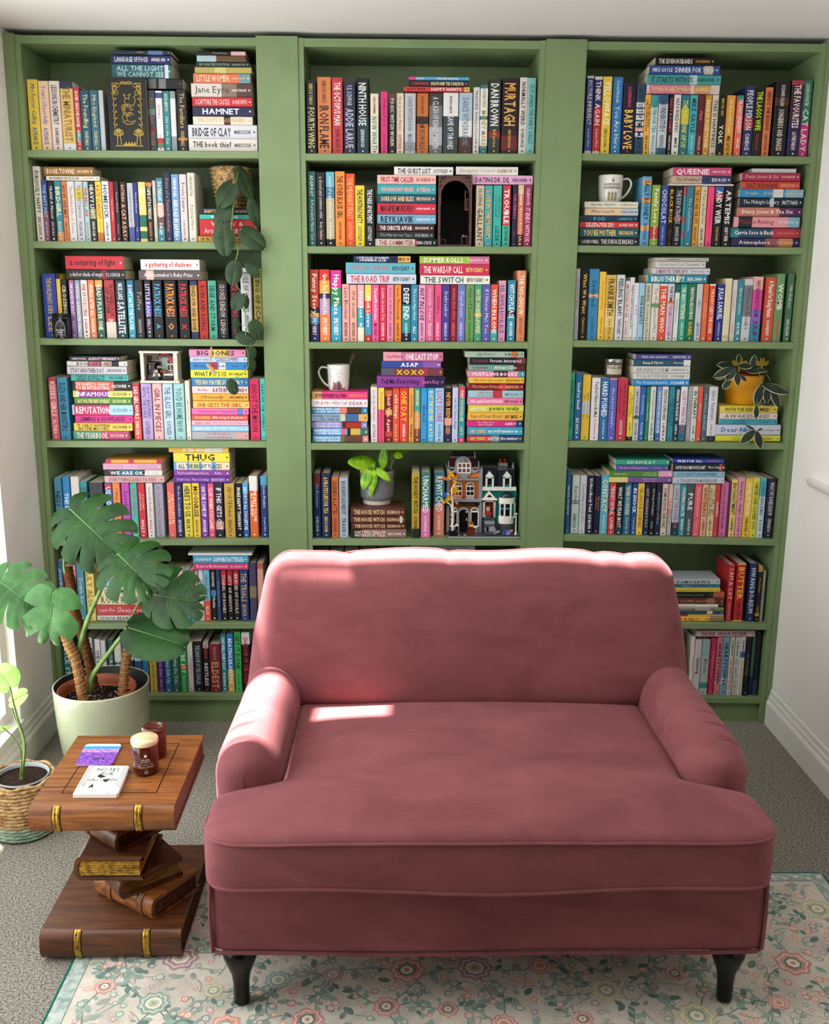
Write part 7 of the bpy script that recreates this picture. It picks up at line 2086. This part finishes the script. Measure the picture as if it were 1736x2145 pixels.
def f(b):
    K.poly(b, [(965, 950), (1090, 808), (1218, 950)], YR_-.016, .016, WHT); K.poly(b, [(1040, 915), (1090, 862), (1140, 915)], YR_-.0165, .001, BLK)
    K.bx(b, 950, 945, 1235, 970, YR_-.018, .018, WHT)
    for s_ in (975, 1168): K.bx(b, s_, 980, s_+32, 1285, YR_-.012, .012, pm('brick_pinkish', 'c8b4ac'))
    K.bx(b, 975, 975, 1200, 1005, YR_-.012, .012, pm('brick_pinkish', 'c8b4ac')); K.bx(b, 1007, 1005, 1168, 1285, YR_-.001, .001, RBR)
    for k in range(11): K.bx(b, 985+k*20, 968, 993+k*20, 982, YR_-.014, .002, GRYD)
K.part('portico', f)
def f(b):
    for k in range(5): K.bx(b, 1000-k*2, 1290+k*52, 1175+k*3, 1342+k*52, YR_-.008-.009*(k+1), .009*(k+1), GRY if k % 2 else GRYD)
    K.bx(b, 1005, 1215, 1075, 1290, YR_-.016, .012, GRY)
    K.poly(b, [(1070, 1420), (1160, 1410), (1200, 1480), (1110, 1530), (1060, 1480)], .03, .01, GRY); K.poly(b, [(1150, 1520), (1250, 1470), (1265, 1500), (1165, 1545)], .026, .008, GRY)
    K.bx(b, 1020, 1430, 1065, 1555, .036, .01, BLK)
K.part('front_steps', f)
def f(b):
    n = 10
    def bay(y0, y1, Yo, m, x0_=1262, x1_=1562):
        P = []; cx_ = (x0_+x1_)/2; hw = (x1_-x0_)/2; a0 = K.P(x0_, y1, 0); a1 = K.P(x1_, y0, 0); R = (a1.x-a0.x)/2; cxx = (a0.x+a1.x)/2
        V_ = []
        for z in (a0.z, a1.z): V_ += [(cxx+R*cos(pi+pi*i/n), YR_+.016*sin(pi+pi*i/n)*1.0-Yo, z) for i in range(n+1)]
        b.add(V_, [(i, i+1, n+2+i, n+1+i) for i in range(n)]+[tuple(range(n+1, 2*n+2)), tuple(reversed(range(n+1)))], m)
    bay(930, 1035, .004, WHT); bay(1035, 1265, .0, TEA, 1275, 1552); bay(1262, 1400, .004, WHT, 1252, 1540); bay(1400, 1560, .002, GRYD, 1262, 1530)
    for x_ in (1290, 1366, 1478, 1548): K.bx(b, x_-13, 1035, x_+9, 1300, YR_-.020 if 1300 < x_ < 1540 else YR_-.012, .01, WHT)
    K.bx(b, 1385, 1045, 1448, 1255, YR_-.0175, .003, DRK); K.bx(b, 1300, 1050, 1345, 1240, YR_-.0165, .008, DRK); K.bx(b, 1385, 1108, 1448, 1135, YR_-.0185, .002, AZU); K.bx(b, 1300, 1108, 1345, 1135, YR_-.0175, .004, AZU)
    K.bx(b, 1500, 1050, 1535, 1240, YR_-.015, .008, TEA)
K.part('bay_window', f)
def f(b):
    c_ = K.P(1415, 925, YR_); e = K.P(1530, 925, YR_); R = e.x-c_.x; t = K.P(1415, 832, 0).z-c_.z
    P = [[(c_.x+R*cos(a)*cos(q), YR_-.004-.016*sin(a)*cos(q), c_.z+t*sin(q)) for a in [pi*i/14 for i in range(15)]] for q in [pi/2*j/8 for j in range(9)]]
    b.grid(P, NAV, True)
K.part('bay_dome', f)
def f(b):
    a = K.P(1548, 1560, .03); t = K.P(1540, 1190, .03); h = t.z-a.z
    b.lathe([(0, 0), (.0052, 0), (.0052, .003), (.003, .006), (.0022, .02), (.0018, h*.9), (.0024, h), (.005, h+.002), (.0055, h+.004), (0, h+.006)], (a.x, .03, a.z+.0008), WHT, 12)
K.part('street_lamp', f)
def fig(b, x, y0, y1, Y, hair, face, torso, legs, arm):
    h = y1-y0; w = h*.26
    K.bx(b, x-w*.55, y0+h*.06, x+w*.55, y0+h*.34, Y-.003, .007, face); K.bx(b, x-w*.62, y0, x+w*.62, y0+h*.16, Y-.0035, .008, hair)
    K.poly(b, [(x-w*.65, y0+h*.36), (x+w*.65, y0+h*.36), (x+w*.9, y0+h*.68), (x-w*.9, y0+h*.68)], Y-.0025, .006, torso)
    K.bx(b, x-w*.88, y0+h*.69, x-w*.05, y1, Y-.003, .007, legs); K.bx(b, x+w*.05, y0+h*.69, x+w*.88, y1, Y-.003, .007, legs)
    K.poly(b, [(x-w*.8, y0+h*.40), (x-w*1.35, y0+h*.62), (x-w*1.1, y0+h*.68), (x-w*.7, y0+h*.5)], Y-.003, .004, arm); K.poly(b, [(x+w*.8, y0+h*.40), (x+w*1.35, y0+h*.62), (x+w*1.1, y0+h*.68), (x+w*.7, y0+h*.5)], Y-.003, .004, arm)
K.part('toy_figure', lambda b: (fig(b, 750, 1325, 1562, .030, pm('brick_hair', '8a4018'), SKIN, RBR, pm('brick_rust', '6a2410'), RBR), K.bx(b, 785, 1395, 840, 1425, .026, .004, WHT)), 'toy figure in a brown jacket before the shop')
K.part('toy_figure', lambda b: fig(b, 1062, 1080, 1292, .060, GRY, pm('brick_flesh', 'd8a080'), REDB, GRYD, REDB), 'grey-haired toy figure in a red top at the door')
def f(b):
    BL_ = pm('brick_blue', '2a5ab0'); PU = pm('brick_lavender', '8a70c0')
    K.poly(b, [(1300, 1500), (1345, 1488), (1360, 1545), (1320, 1560)], .024, .008, BL_); K.poly(b, [(1350, 1470), (1390, 1462), (1400, 1520), (1362, 1530)], .026, .008, BL_)
    K.poly(b, [(1395, 1470), (1450, 1475), (1455, 1540), (1400, 1555)], .024, .009, PU); K.poly(b, [(1440, 1475), (1490, 1462), (1492, 1485), (1450, 1500)], .024, .005, SKIN); K.poly(b, [(1375, 1520), (1410, 1515), (1412, 1545), (1380, 1548)], .022, .006, pm('brick_flesh', 'd8a080'))
K.part('toy_figure', f, 'toy figure in blue and lilac lying on its side')
def f(b):
    def tb(pts, r0, r1): b.tube([K.P(x, y, Y) for x, y, Y in pts], lerpr(r0, r1, len(pts)), WHT, 10)
    tb([(405, 1560, .032), (405, 1300, .032), (402, 1080, .032), (370, 1010, .03), (305, 965, .028)], .0050, .0022)
    tb([(405, 1120, .032), (412, 1000, .032), (395, 860, .032), (390, 740, .032), (440, 640, .032)], .0045, .002)
    for y_ in (1180, 1300, 1400): K.bx(b, 362, y_-8, 452, y_+6, .027, .010, WHT)
    for x_, y_ in ((380, 1170), (440, 1172), (372, 1300), (440, 1300), (385, 1240), (430, 1360), (380, 1440)): K.bx(b, x_-10, y_-9, x_+10, y_+9, .0262, .004, BLK)
K.part('birch_trunk', f)
def f(b):
    rg = random.Random(21)
    for cx_, cy_, r, m, nn in ((375, 470, 60, YEL, 12), (440, 505, 50, YEL, 8), (330, 545, 45, YEL, 7), (455, 610, 40, YEL, 6), (462, 695, 38, YEL, 5), (440, 770, 60, YEL, 9), (390, 860, 75, YEL, 14), (320, 910, 55, YEL, 8), (250, 950, 30, YEL, 4), (545, 850, 38, ORR, 6), (255, 532, 35, ORR, 5), (480, 985, 30, ORR, 4), (535, 780, 25, YEL, 3), (430, 800, 40, ORR, 3), (350, 970, 30, pm('brick_green', '4a6a2a'), 4)):
        for k in range(nn):
            x = cx_+rg.uniform(-r, r)*.7; y = cy_+rg.uniform(-r, r)*.7; Y = .032+rg.uniform(-.012, .010); s_ = 26; n = 5; a0 = rg.uniform(0, 6.28)
            P = []
            for i in range(10): q = a0+2*pi*i/10; rr = s_*(1 if i % 2 == 0 else .45); P.append((x+rr*cos(q), y+rr*sin(q)))
            K.poly(b, P, Y, .0016, m)
K.part('autumn_leaves', f)
def f(b):
    K.poly(b, [(265, 790), (300, 780), (310, 830), (285, 880), (262, 850)], .02, .006, pm('brick_blue', '2a5ab0')); K.poly(b, [(300, 800), (345, 805), (330, 830), (302, 830)], .021, .004, WHT)
K.part('toy_bird', f)
def f(b):
    K.poly(b, [(332, 1560), (335, 1500), (360, 1475), (450, 1470), (495, 1495), (500, 1560)], .018, .03, BLK); K.bx(b, 455, 1370, 512, 1400, .03, .012, WHT); K.bx(b, 462, 1400, 508, 1480, .032, .01, BLK)
    for x_, m in ((520, ORR), (628, YEL)):
        P = []
        for i in range(10): q = 2*pi*i/10+.3; rr = (26 if i % 2 == 0 else 12); P.append((x_+rr*cos(q), 1548+rr*.6*sin(q)))
        K.poly(b, P, .017, .004, m)
K.part('black_planter', f)

# ------------------------------------------------------------ book nook
c2 = (630, 335, .29378)
nx0, nx1, nz0, nz1 = box_of(983, 112, 1213, 615, .018, c2)
nz0 = shelf_z('C', 1, (nx0+nx1)/2)+.0008
lim_ = min([bk['x'][0] for bk in books if bk['u'] == 'C' and bk['r'] == 1 and bk['up'] and bk['x'][0] > nx0+.02])-.002
nx1 = min(nx1, lim_)
nook = thing('book_nook', 'dark wooden book nook diorama with an arched opening between books, middle bookcase', 'diorama', ((nx0+nx1)/2, .12, nz0))
NW = mat('nook_wood', '4a2a24', .55); add_noise_color(NW, '3a1e1a', '5e3830', 14, 5, .6, (1, 1, 6)); NWL = mat('nook_wood_light', '6e4438', .5); NDK = mat('nook_inside', '0c0706', .8)
g = MB(); t_ = .003
g.box(nx0, nx0+t_, .024, .215, nz0, nz1, NW); g.box(nx1-t_, nx1, .024, .215, nz0, nz1, NW); g.box(nx0+t_, nx1-t_, .024, .215, nz1-t_, nz1, NW); g.box(nx0+t_, nx1-t_, .024, .215, nz0, nz0+t_, NW); g.box(nx0+t_, nx1-t_, .212, .215, nz0+t_, nz1-t_, NDK)
g.build('case', nook)
W_ = nx1-nx0; Hn = nz1-nz0; cxn = (nx0+nx1)/2
g = MB(); bw_ = .0075; ar = W_/2-bw_; zc_ = nz1-.014-ar
n = 18
arcp = [(cxn+ar*cos(a), zc_+ar*sin(a)) for a in [pi*i/n for i in range(n+1)]]
def fplate(pts, y0, y1, m):
    k = len(pts); ar_ = sum(pts[i][0]*pts[(i+1) % k][1]-pts[(i+1) % k][0]*pts[i][1] for i in range(k))
    if ar_ < 0: pts = pts[::-1]
    g.add([(x, y0, z) for x, z in pts]+[(x, y1, z) for x, z in pts], [tuple(range(k)), tuple(reversed(range(k, 2*k)))]+[(i, k+i, k+(i+1) % k, (i+1) % k) for i in range(k)], m)
for i in range(n):
    (xa, za), (xb, zb) = arcp[i], arcp[i+1]
    fplate([(xa, za), (xa if True else xa, nz1), (xb, nz1), (xb, zb)], .018, .024, NW)
fplate([(nx0, nz0), (nx0+bw_, nz0), (nx0+bw_, nz1), (nx0, nz1)], .0175, .024, NW); fplate([(nx1-bw_, nz0), (nx1, nz0), (nx1, nz1), (nx1-bw_, nz1)], .0175, .024, NW); fplate([(nx0+bw_, nz0), (nx1-bw_, nz0), (nx1-bw_, nz0+.006), (nx0+bw_, nz0+.006)], .0175, .024, NW)
g.tube([(x, .0172, z) for x, z in [(nx1-bw_, zc_-.03)]+arcp+[(nx0+bw_, zc_-.03)]], .0012, NWL, 6)
for s_ in (-1, 1):                                      # pierced scrollwork in the corners
    for (dx_, dz_, r_) in ((.012, .010, .006), (.021, .006, .004), (.006, .022, .0045), (.006, .033, .003)):
        px = (nx0+dx_) if s_ < 0 else (nx1-dx_); pz = nz1-dz_
        g.tube([(px+r_*(1-.1*i/3)*cos(i*.5)*(.3+.7*(1-i/14)), .0168, pz+r_*sin(i*.5)*(.3+.7*(1-i/14))) for i in range(14)], .0008, NDK, 5)
g.tube([(nx0+.001, .018, nz0), (nx0+.001, .018, nz1)], .0013, NWL, 6); g.tube([(nx1-.001, .018, nz0), (nx1-.001, .018, nz1)], .0013, NWL, 6)
for s_ in (-1, 1):
    px = nx0+bw_*.5 if s_ < 0 else nx1-bw_*.5
    for dz in (0, .002): g.box(px-bw_*.5, px+bw_*.5, .0165, .018, zc_-.012-dz*2, zc_-.011-dz*2, NWL)
g.build('carved_front', nook)
g = MB(); zf = nz0+.0065
def chair_(x, y, s_, k):
    for dx_ in (0, .014*k):
        for dy in (0, .014*k): g.box(x+dx_, x+dx_+.0015, y+dy, y+dy+.0015, zf, zf+(.032 if (dx_ == 0) == (s_ < 0) else .018)*k, NWL)
    g.box(x, x+.0155*k, y, y+.0155*k, zf+.017*k, zf+.0188*k, NWL); px = x if s_ < 0 else x+.014*k
    g.box(px, px+.0015, y, y+.0155*k, zf+.024*k, zf+.034*k, NWL)
chair_(nx0+.012, .05, -1, 1.0)
g.build('tiny_chair', nook)
g = MB(); tx = nx1-.030
for dx_ in (0, .018):
    for dy in (0, .02): g.box(tx+dx_, tx+dx_+.0016, .05+dy, .0516+dy, zf, zf+.026, NWL)
g.box(tx-.002, tx+.0215, .048, .074, zf+.026, zf+.028, NWL); g.box(tx+.003, tx+.006, .056, .059, zf+.0282, zf+.034, mat('tiny_candle', 'd8cfc0', .5)); g.box(tx+.011, tx+.014, .056, .059, zf+.0282, zf+.032, mat('tiny_candle', 'd8cfc0', .5)); g.build('tiny_table', nook)
g = MB(); bx0 = nx1-.021; bz0 = nz0+Hn*.53
g.box(bx0, nx1-.0085, .045, .075, bz0, bz0+.003, NWL); g.box(bx0, bx0+.002, .045, .075, bz0+.003, bz0+Hn*.28, NWL); g.box(bx0, nx1-.0085, .045, .075, bz0+Hn*.15, bz0+Hn*.15+.002, NWL)
for k in range(5): g.box(bx0+.0025+k*.0018, bx0+.0025+k*.0018+.0004, .046, .0465, bz0+.003, bz0+Hn*.15, NWL)
g.tube([(bx0+.005, .05, bz0+Hn*.28+.004*sin(a)) if False else (bx0+.005+.004*cos(a), .05, bz0+Hn*.24+.006*sin(a)) for a in [pi*i/8 for i in range(9)]], .001, NWL, 5); g.build('tiny_balcony', nook)

# ------------------------------------------------------------ little brick room on the fourth shelf of the left bookcase
c9 = (270, 720, .06912)
x0, x1, z0, z1 = box_of(355, 215, 1520, 1185, .03, c9); zs = supp('L', 3, x0+.01, x1-.01, z0+.03)
room = thing('toy_room', 'small white toy brick room with a red curtain, standing on pastel books', 'toy', ((x0+x1)/2, .06, zs))
Rm = Crop(*c9, room); Rm.ref = .03; Rm.dz = zs+.0006-z0
REDC = pm('brick_bright_red', 'd0101c'); AQ = pm('brick_aqua', 'a8c8bc'); WH2 = pm('brick_warm_white', 'd8cfbe'); DRB = pm('brick_dark_brown', '2a1210')
Rm.part('floor', lambda b: (Rm.bx(b, 360, 1110, 1540, 1185, .022, .075, WH2), Rm.bx(b, 480, 1095, 1340, 1112, .03, .06, DRB)))
Rm.part('wall', lambda b: (Rm.bx(b, 330, 230, 480, 1110, .028, .066, WH2), Rm.bx(b, 1330, 230, 1490, 1110, .028, .066, WH2), Rm.bx(b, 480, 350, 1330, 1110, .088, .006, WH2), Rm.bx(b, 300, 215, 1500, 285, .026, .068, WH2), Rm.bx(b, 910, 415, 1330, 900, .086, .002, AQ), Rm.bx(b, 480, 560, 900, 1110, .0865, .0015, DRB)))
Rm.part('ceiling_beam', lambda b: (Rm.bx(b, 400, 285, 900, 350, .034, .05, pm('brick_maroon', '4a1616')), Rm.bx(b, 900, 345, 1365, 415, .034, .05, DRB)))
Rm.part('red_cylinder', lambda b: b.tube([Rm.P(930, 325, .04), Rm.P(1195, 325, .04)], .0022, REDC, 10))
Rm.part('oval_picture', lambda b: (Rm.poly(b, [(755+130*cos(a), 450+70*sin(a)) for a in [2*pi*i/20 for i in range(20)]], .084, .002, pm('brick_olive', '8a8440')), Rm.poly(b, [(755+110*cos(a), 450+55*sin(a)) for a in [2*pi*i/20 for i in range(20)]], .0835, .001, BLK), Rm.bx(b, 660, 425, 720, 480, .083, .001, GOLDB), Rm.bx(b, 790, 430, 850, 490, .083, .001, GOLDB)))
Rm.part('printed_panel', lambda b: (Rm.bx(b, 485, 355, 605, 545, .0855, .002, TANB), Rm.poly(b, [(520, 380), (590, 395), (560, 430), (600, 510), (510, 500), (540, 440)], .085, .001, GRYD)))
def f(b):
    Rm.bx(b, 500, 585, 760, 625, .05, .03, pm('brick_maroon', '4a1616')); Rm.bx(b, 500, 625, 540, 1100, .052, .028, BLK); Rm.bx(b, 720, 625, 750, 1100, .052, .028, BLK); Rm.bx(b, 500, 790, 750, 812, .05, .03, BLK); Rm.bx(b, 500, 955, 750, 1100, .05, .03, DRB)
    for i, cc_ in enumerate(('8aa8b8', '402028', '6a2830', '28303a')): Rm.bx(b, 550+i*42, 645, 585+i*42, 788, .056, .02, pm('tiny_spine_'+cc_, cc_))
    for i, cc_ in enumerate(('3a3038', '2a2028', '4a3a4a', 'b0a080')): Rm.bx(b, 550+i*42, 815, 582+i*42, 953, .056, .02, pm('tiny_spine_'+cc_, cc_))
Rm.part('tiny_bookcase', f)
def f(b):
    Rm.bx(b, 1060, 520, 1250, 830, .084, .002, BLK); Rm.bx(b, 1050, 630, 1300, 672, .080, .004, WHT); Rm.bx(b, 1140, 520, 1180, 830, .080, .004, WHT); Rm.bx(b, 1040, 825, 1300, 850, .080, .004, WHT)
Rm.part('window', f)
Rm.part('red_curtain', lambda b: (Rm.poly(b, [(1085, 418), (1320, 418), (1310, 640), (1200, 600), (1125, 530)], .07, .004, REDC), Rm.poly(b, [(1265, 660), (1310, 660), (1330, 900), (1240, 900), (1245, 780)], .07, .004, REDC)))
Rm.part('tiny_desk', lambda b: (Rm.bx(b, 880, 820, 1065, 900, .06, .02, pm('brick_desk', '8a4420')), Rm.bx(b, 1010, 925, 1295, 975, .05, .03, WHT), Rm.bx(b, 1030, 975, 1300, 1100, .052, .03, DRB), Rm.bx(b, 920, 720, 980, 770, .065, .008, pm('brick_lime', 'b8b040')), Rm.bx(b, 770, 690, 900, 760, .066, .008, GRY)))
def f(b):
    x, Y = 810, .036; FL = pm('brick_flesh', 'd8a080')
    Rm.bx(b, 760, 790, 855, 870, Y, .008, FL); Rm.bx(b, 750, 760, 868, 800, Y-.0005, .009, BLK)
    Rm.poly(b, [(765, 885), (880, 885), (885, 985), (760, 985)], Y+.0005, .007, pm('brick_olive_vest', '5a5c34')); Rm.bx(b, 758, 985, 892, 1110, Y, .008, pm('brick_dark_green', '0e2c22'))
    Rm.poly(b, [(760, 885), (705, 985), (735, 1000), (775, 930)], Y, .006, WHT); Rm.poly(b, [(885, 885), (940, 985), (905, 1000), (872, 930)], Y, .006, WHT)
Rm.part('toy_figure', f, 'toy figure in a green vest')

# ------------------------------------------------------------ book standing face out, top shelf of the left bookcase
c1 = (0, 40, .32258)
fx0, fx1, fz0, fz1 = box_of(690, 382, 967, 850, .002, c1); fz0 = shelf_z('L', 0, (fx0+fx1)/2)+.0008
fb_ = thing('book', 'black book with gold mushroom and scroll line art, standing face out on the top shelf', 'book', ((fx0+fx1)/2, .01, fz0))
CB_ = cover_mat('141412'); GL = mat('gold_foil', 'c8a83c', .35, .5, .3)
g = MB(); g.box(fx0, fx1, .001, .0035, fz0, fz1, CB_); g.box(fx0, fx1, .0195, .0215, fz0, fz1, CB_); g.box(fx0, fx0+.003, .0035, .0195, fz0, fz1, CB_)
def fl_(pts, w=.0007, Y=.0006):
    P = [(fx0+u*(fx1-fx0), fz0+v*(fz1-fz0)) for u, v in pts]
    for i in range(len(P)-1):
        a, c_ = Vector(P[i]), Vector(P[i+1]); d = c_-a
        if d.length < 1e-7: continue
        d.normalize(); n_ = Vector((-d.y, d.x))*w
        g.add([(p.x, Y, p.y) for p in (a-n_, c_-n_, c_+n_, a+n_)], [(0, 1, 2, 3)], GL)
def circ(u, v, r, a0=0, a1=6.2832, k=14, asp=.66, w=.0006): fl_([(u+r*cos(a0+(a1-a0)*i/k), v+r*asp*sin(a0+(a1-a0)*i/k)) for i in range(k+1)], w)
for s_ in (0, 1):
    U = lambda u: u if s_ == 0 else 1-u
    for v in [.30+.09*k for k in range(7)]:
        fl_([(U(.14), v), (U(.17), v+.03), (U(.13), v+.06), (U(.16), v+.09)]); fl_([(U(.15), v+.04), (U(.20), v+.055)]); circ(U(.205), v+.058, .018, 0, 6.28, 6)
    circ(U(.19), .86, .06); circ(U(.19), .86, .035); circ(U(.24), .80, .045); circ(U(.15), .79, .03); fl_([(U(.12), .93), (U(.30), .93)]); circ(U(.28), .90, .04)
    fl_([(U(.12), .22), (U(.14), .27), (U(.24), .30), (U(.34), .27), (U(.36), .22), (U(.24), .20), (U(.12), .22)], .0009)
    for k in range(6): fl_([(U(.15+.035*k), .215), (U(.20+.015*k), .285)])
    fl_([(U(.21), .20), (U(.20), .07)], .0008); fl_([(U(.28), .20), (U(.30), .07)], .0008)
for k in range(12): fl_([(.36+.026*k, .06), (.37+.026*k, .06+.03+.02*((k*7) % 3)), (.38+.026*k, .06)], .0006)
fl_([(.14, .06), (.86, .06)], .0008)
fl_([(.35, .94), (.42, .955), (.5, .94), (.58, .955), (.65, .94)])
for k in range(7): circ(.36+.045*k, .925, .018, 0, 6.28, 6)
# a scrolled ornament fills the middle
for cx_, cy_, r_ in ((.50, .56, .13), (.50, .56, .09), (.44, .46, .08), (.57, .46, .10), (.50, .68, .07), (.62, .60, .05), (.40, .60, .05)): circ(cx_, cy_, r_, .4, 5.6)
for k in range(8): a = k*.785; fl_([(.50+.05*cos(a), .56+.033*sin(a)), (.50+.12*cos(a), .56+.08*sin(a))], .0006)
fl_([(.46, .72), (.42, .78), (.47, .76)]); fl_([(.54, .72), (.60, .79), (.53, .76)]); fl_([(.66, .62), (.72, .70), (.68, .74), (.74, .78)]); fl_([(.36, .40), (.48, .36), (.62, .37), (.70, .42)], .0008)
g.build('cover', fb_)
g = MB(); g.box(fx0+.003, fx1-.002, .0036, .0194, fz0+.002, fz1-.002, PAGES); g.build('pages', fb_)
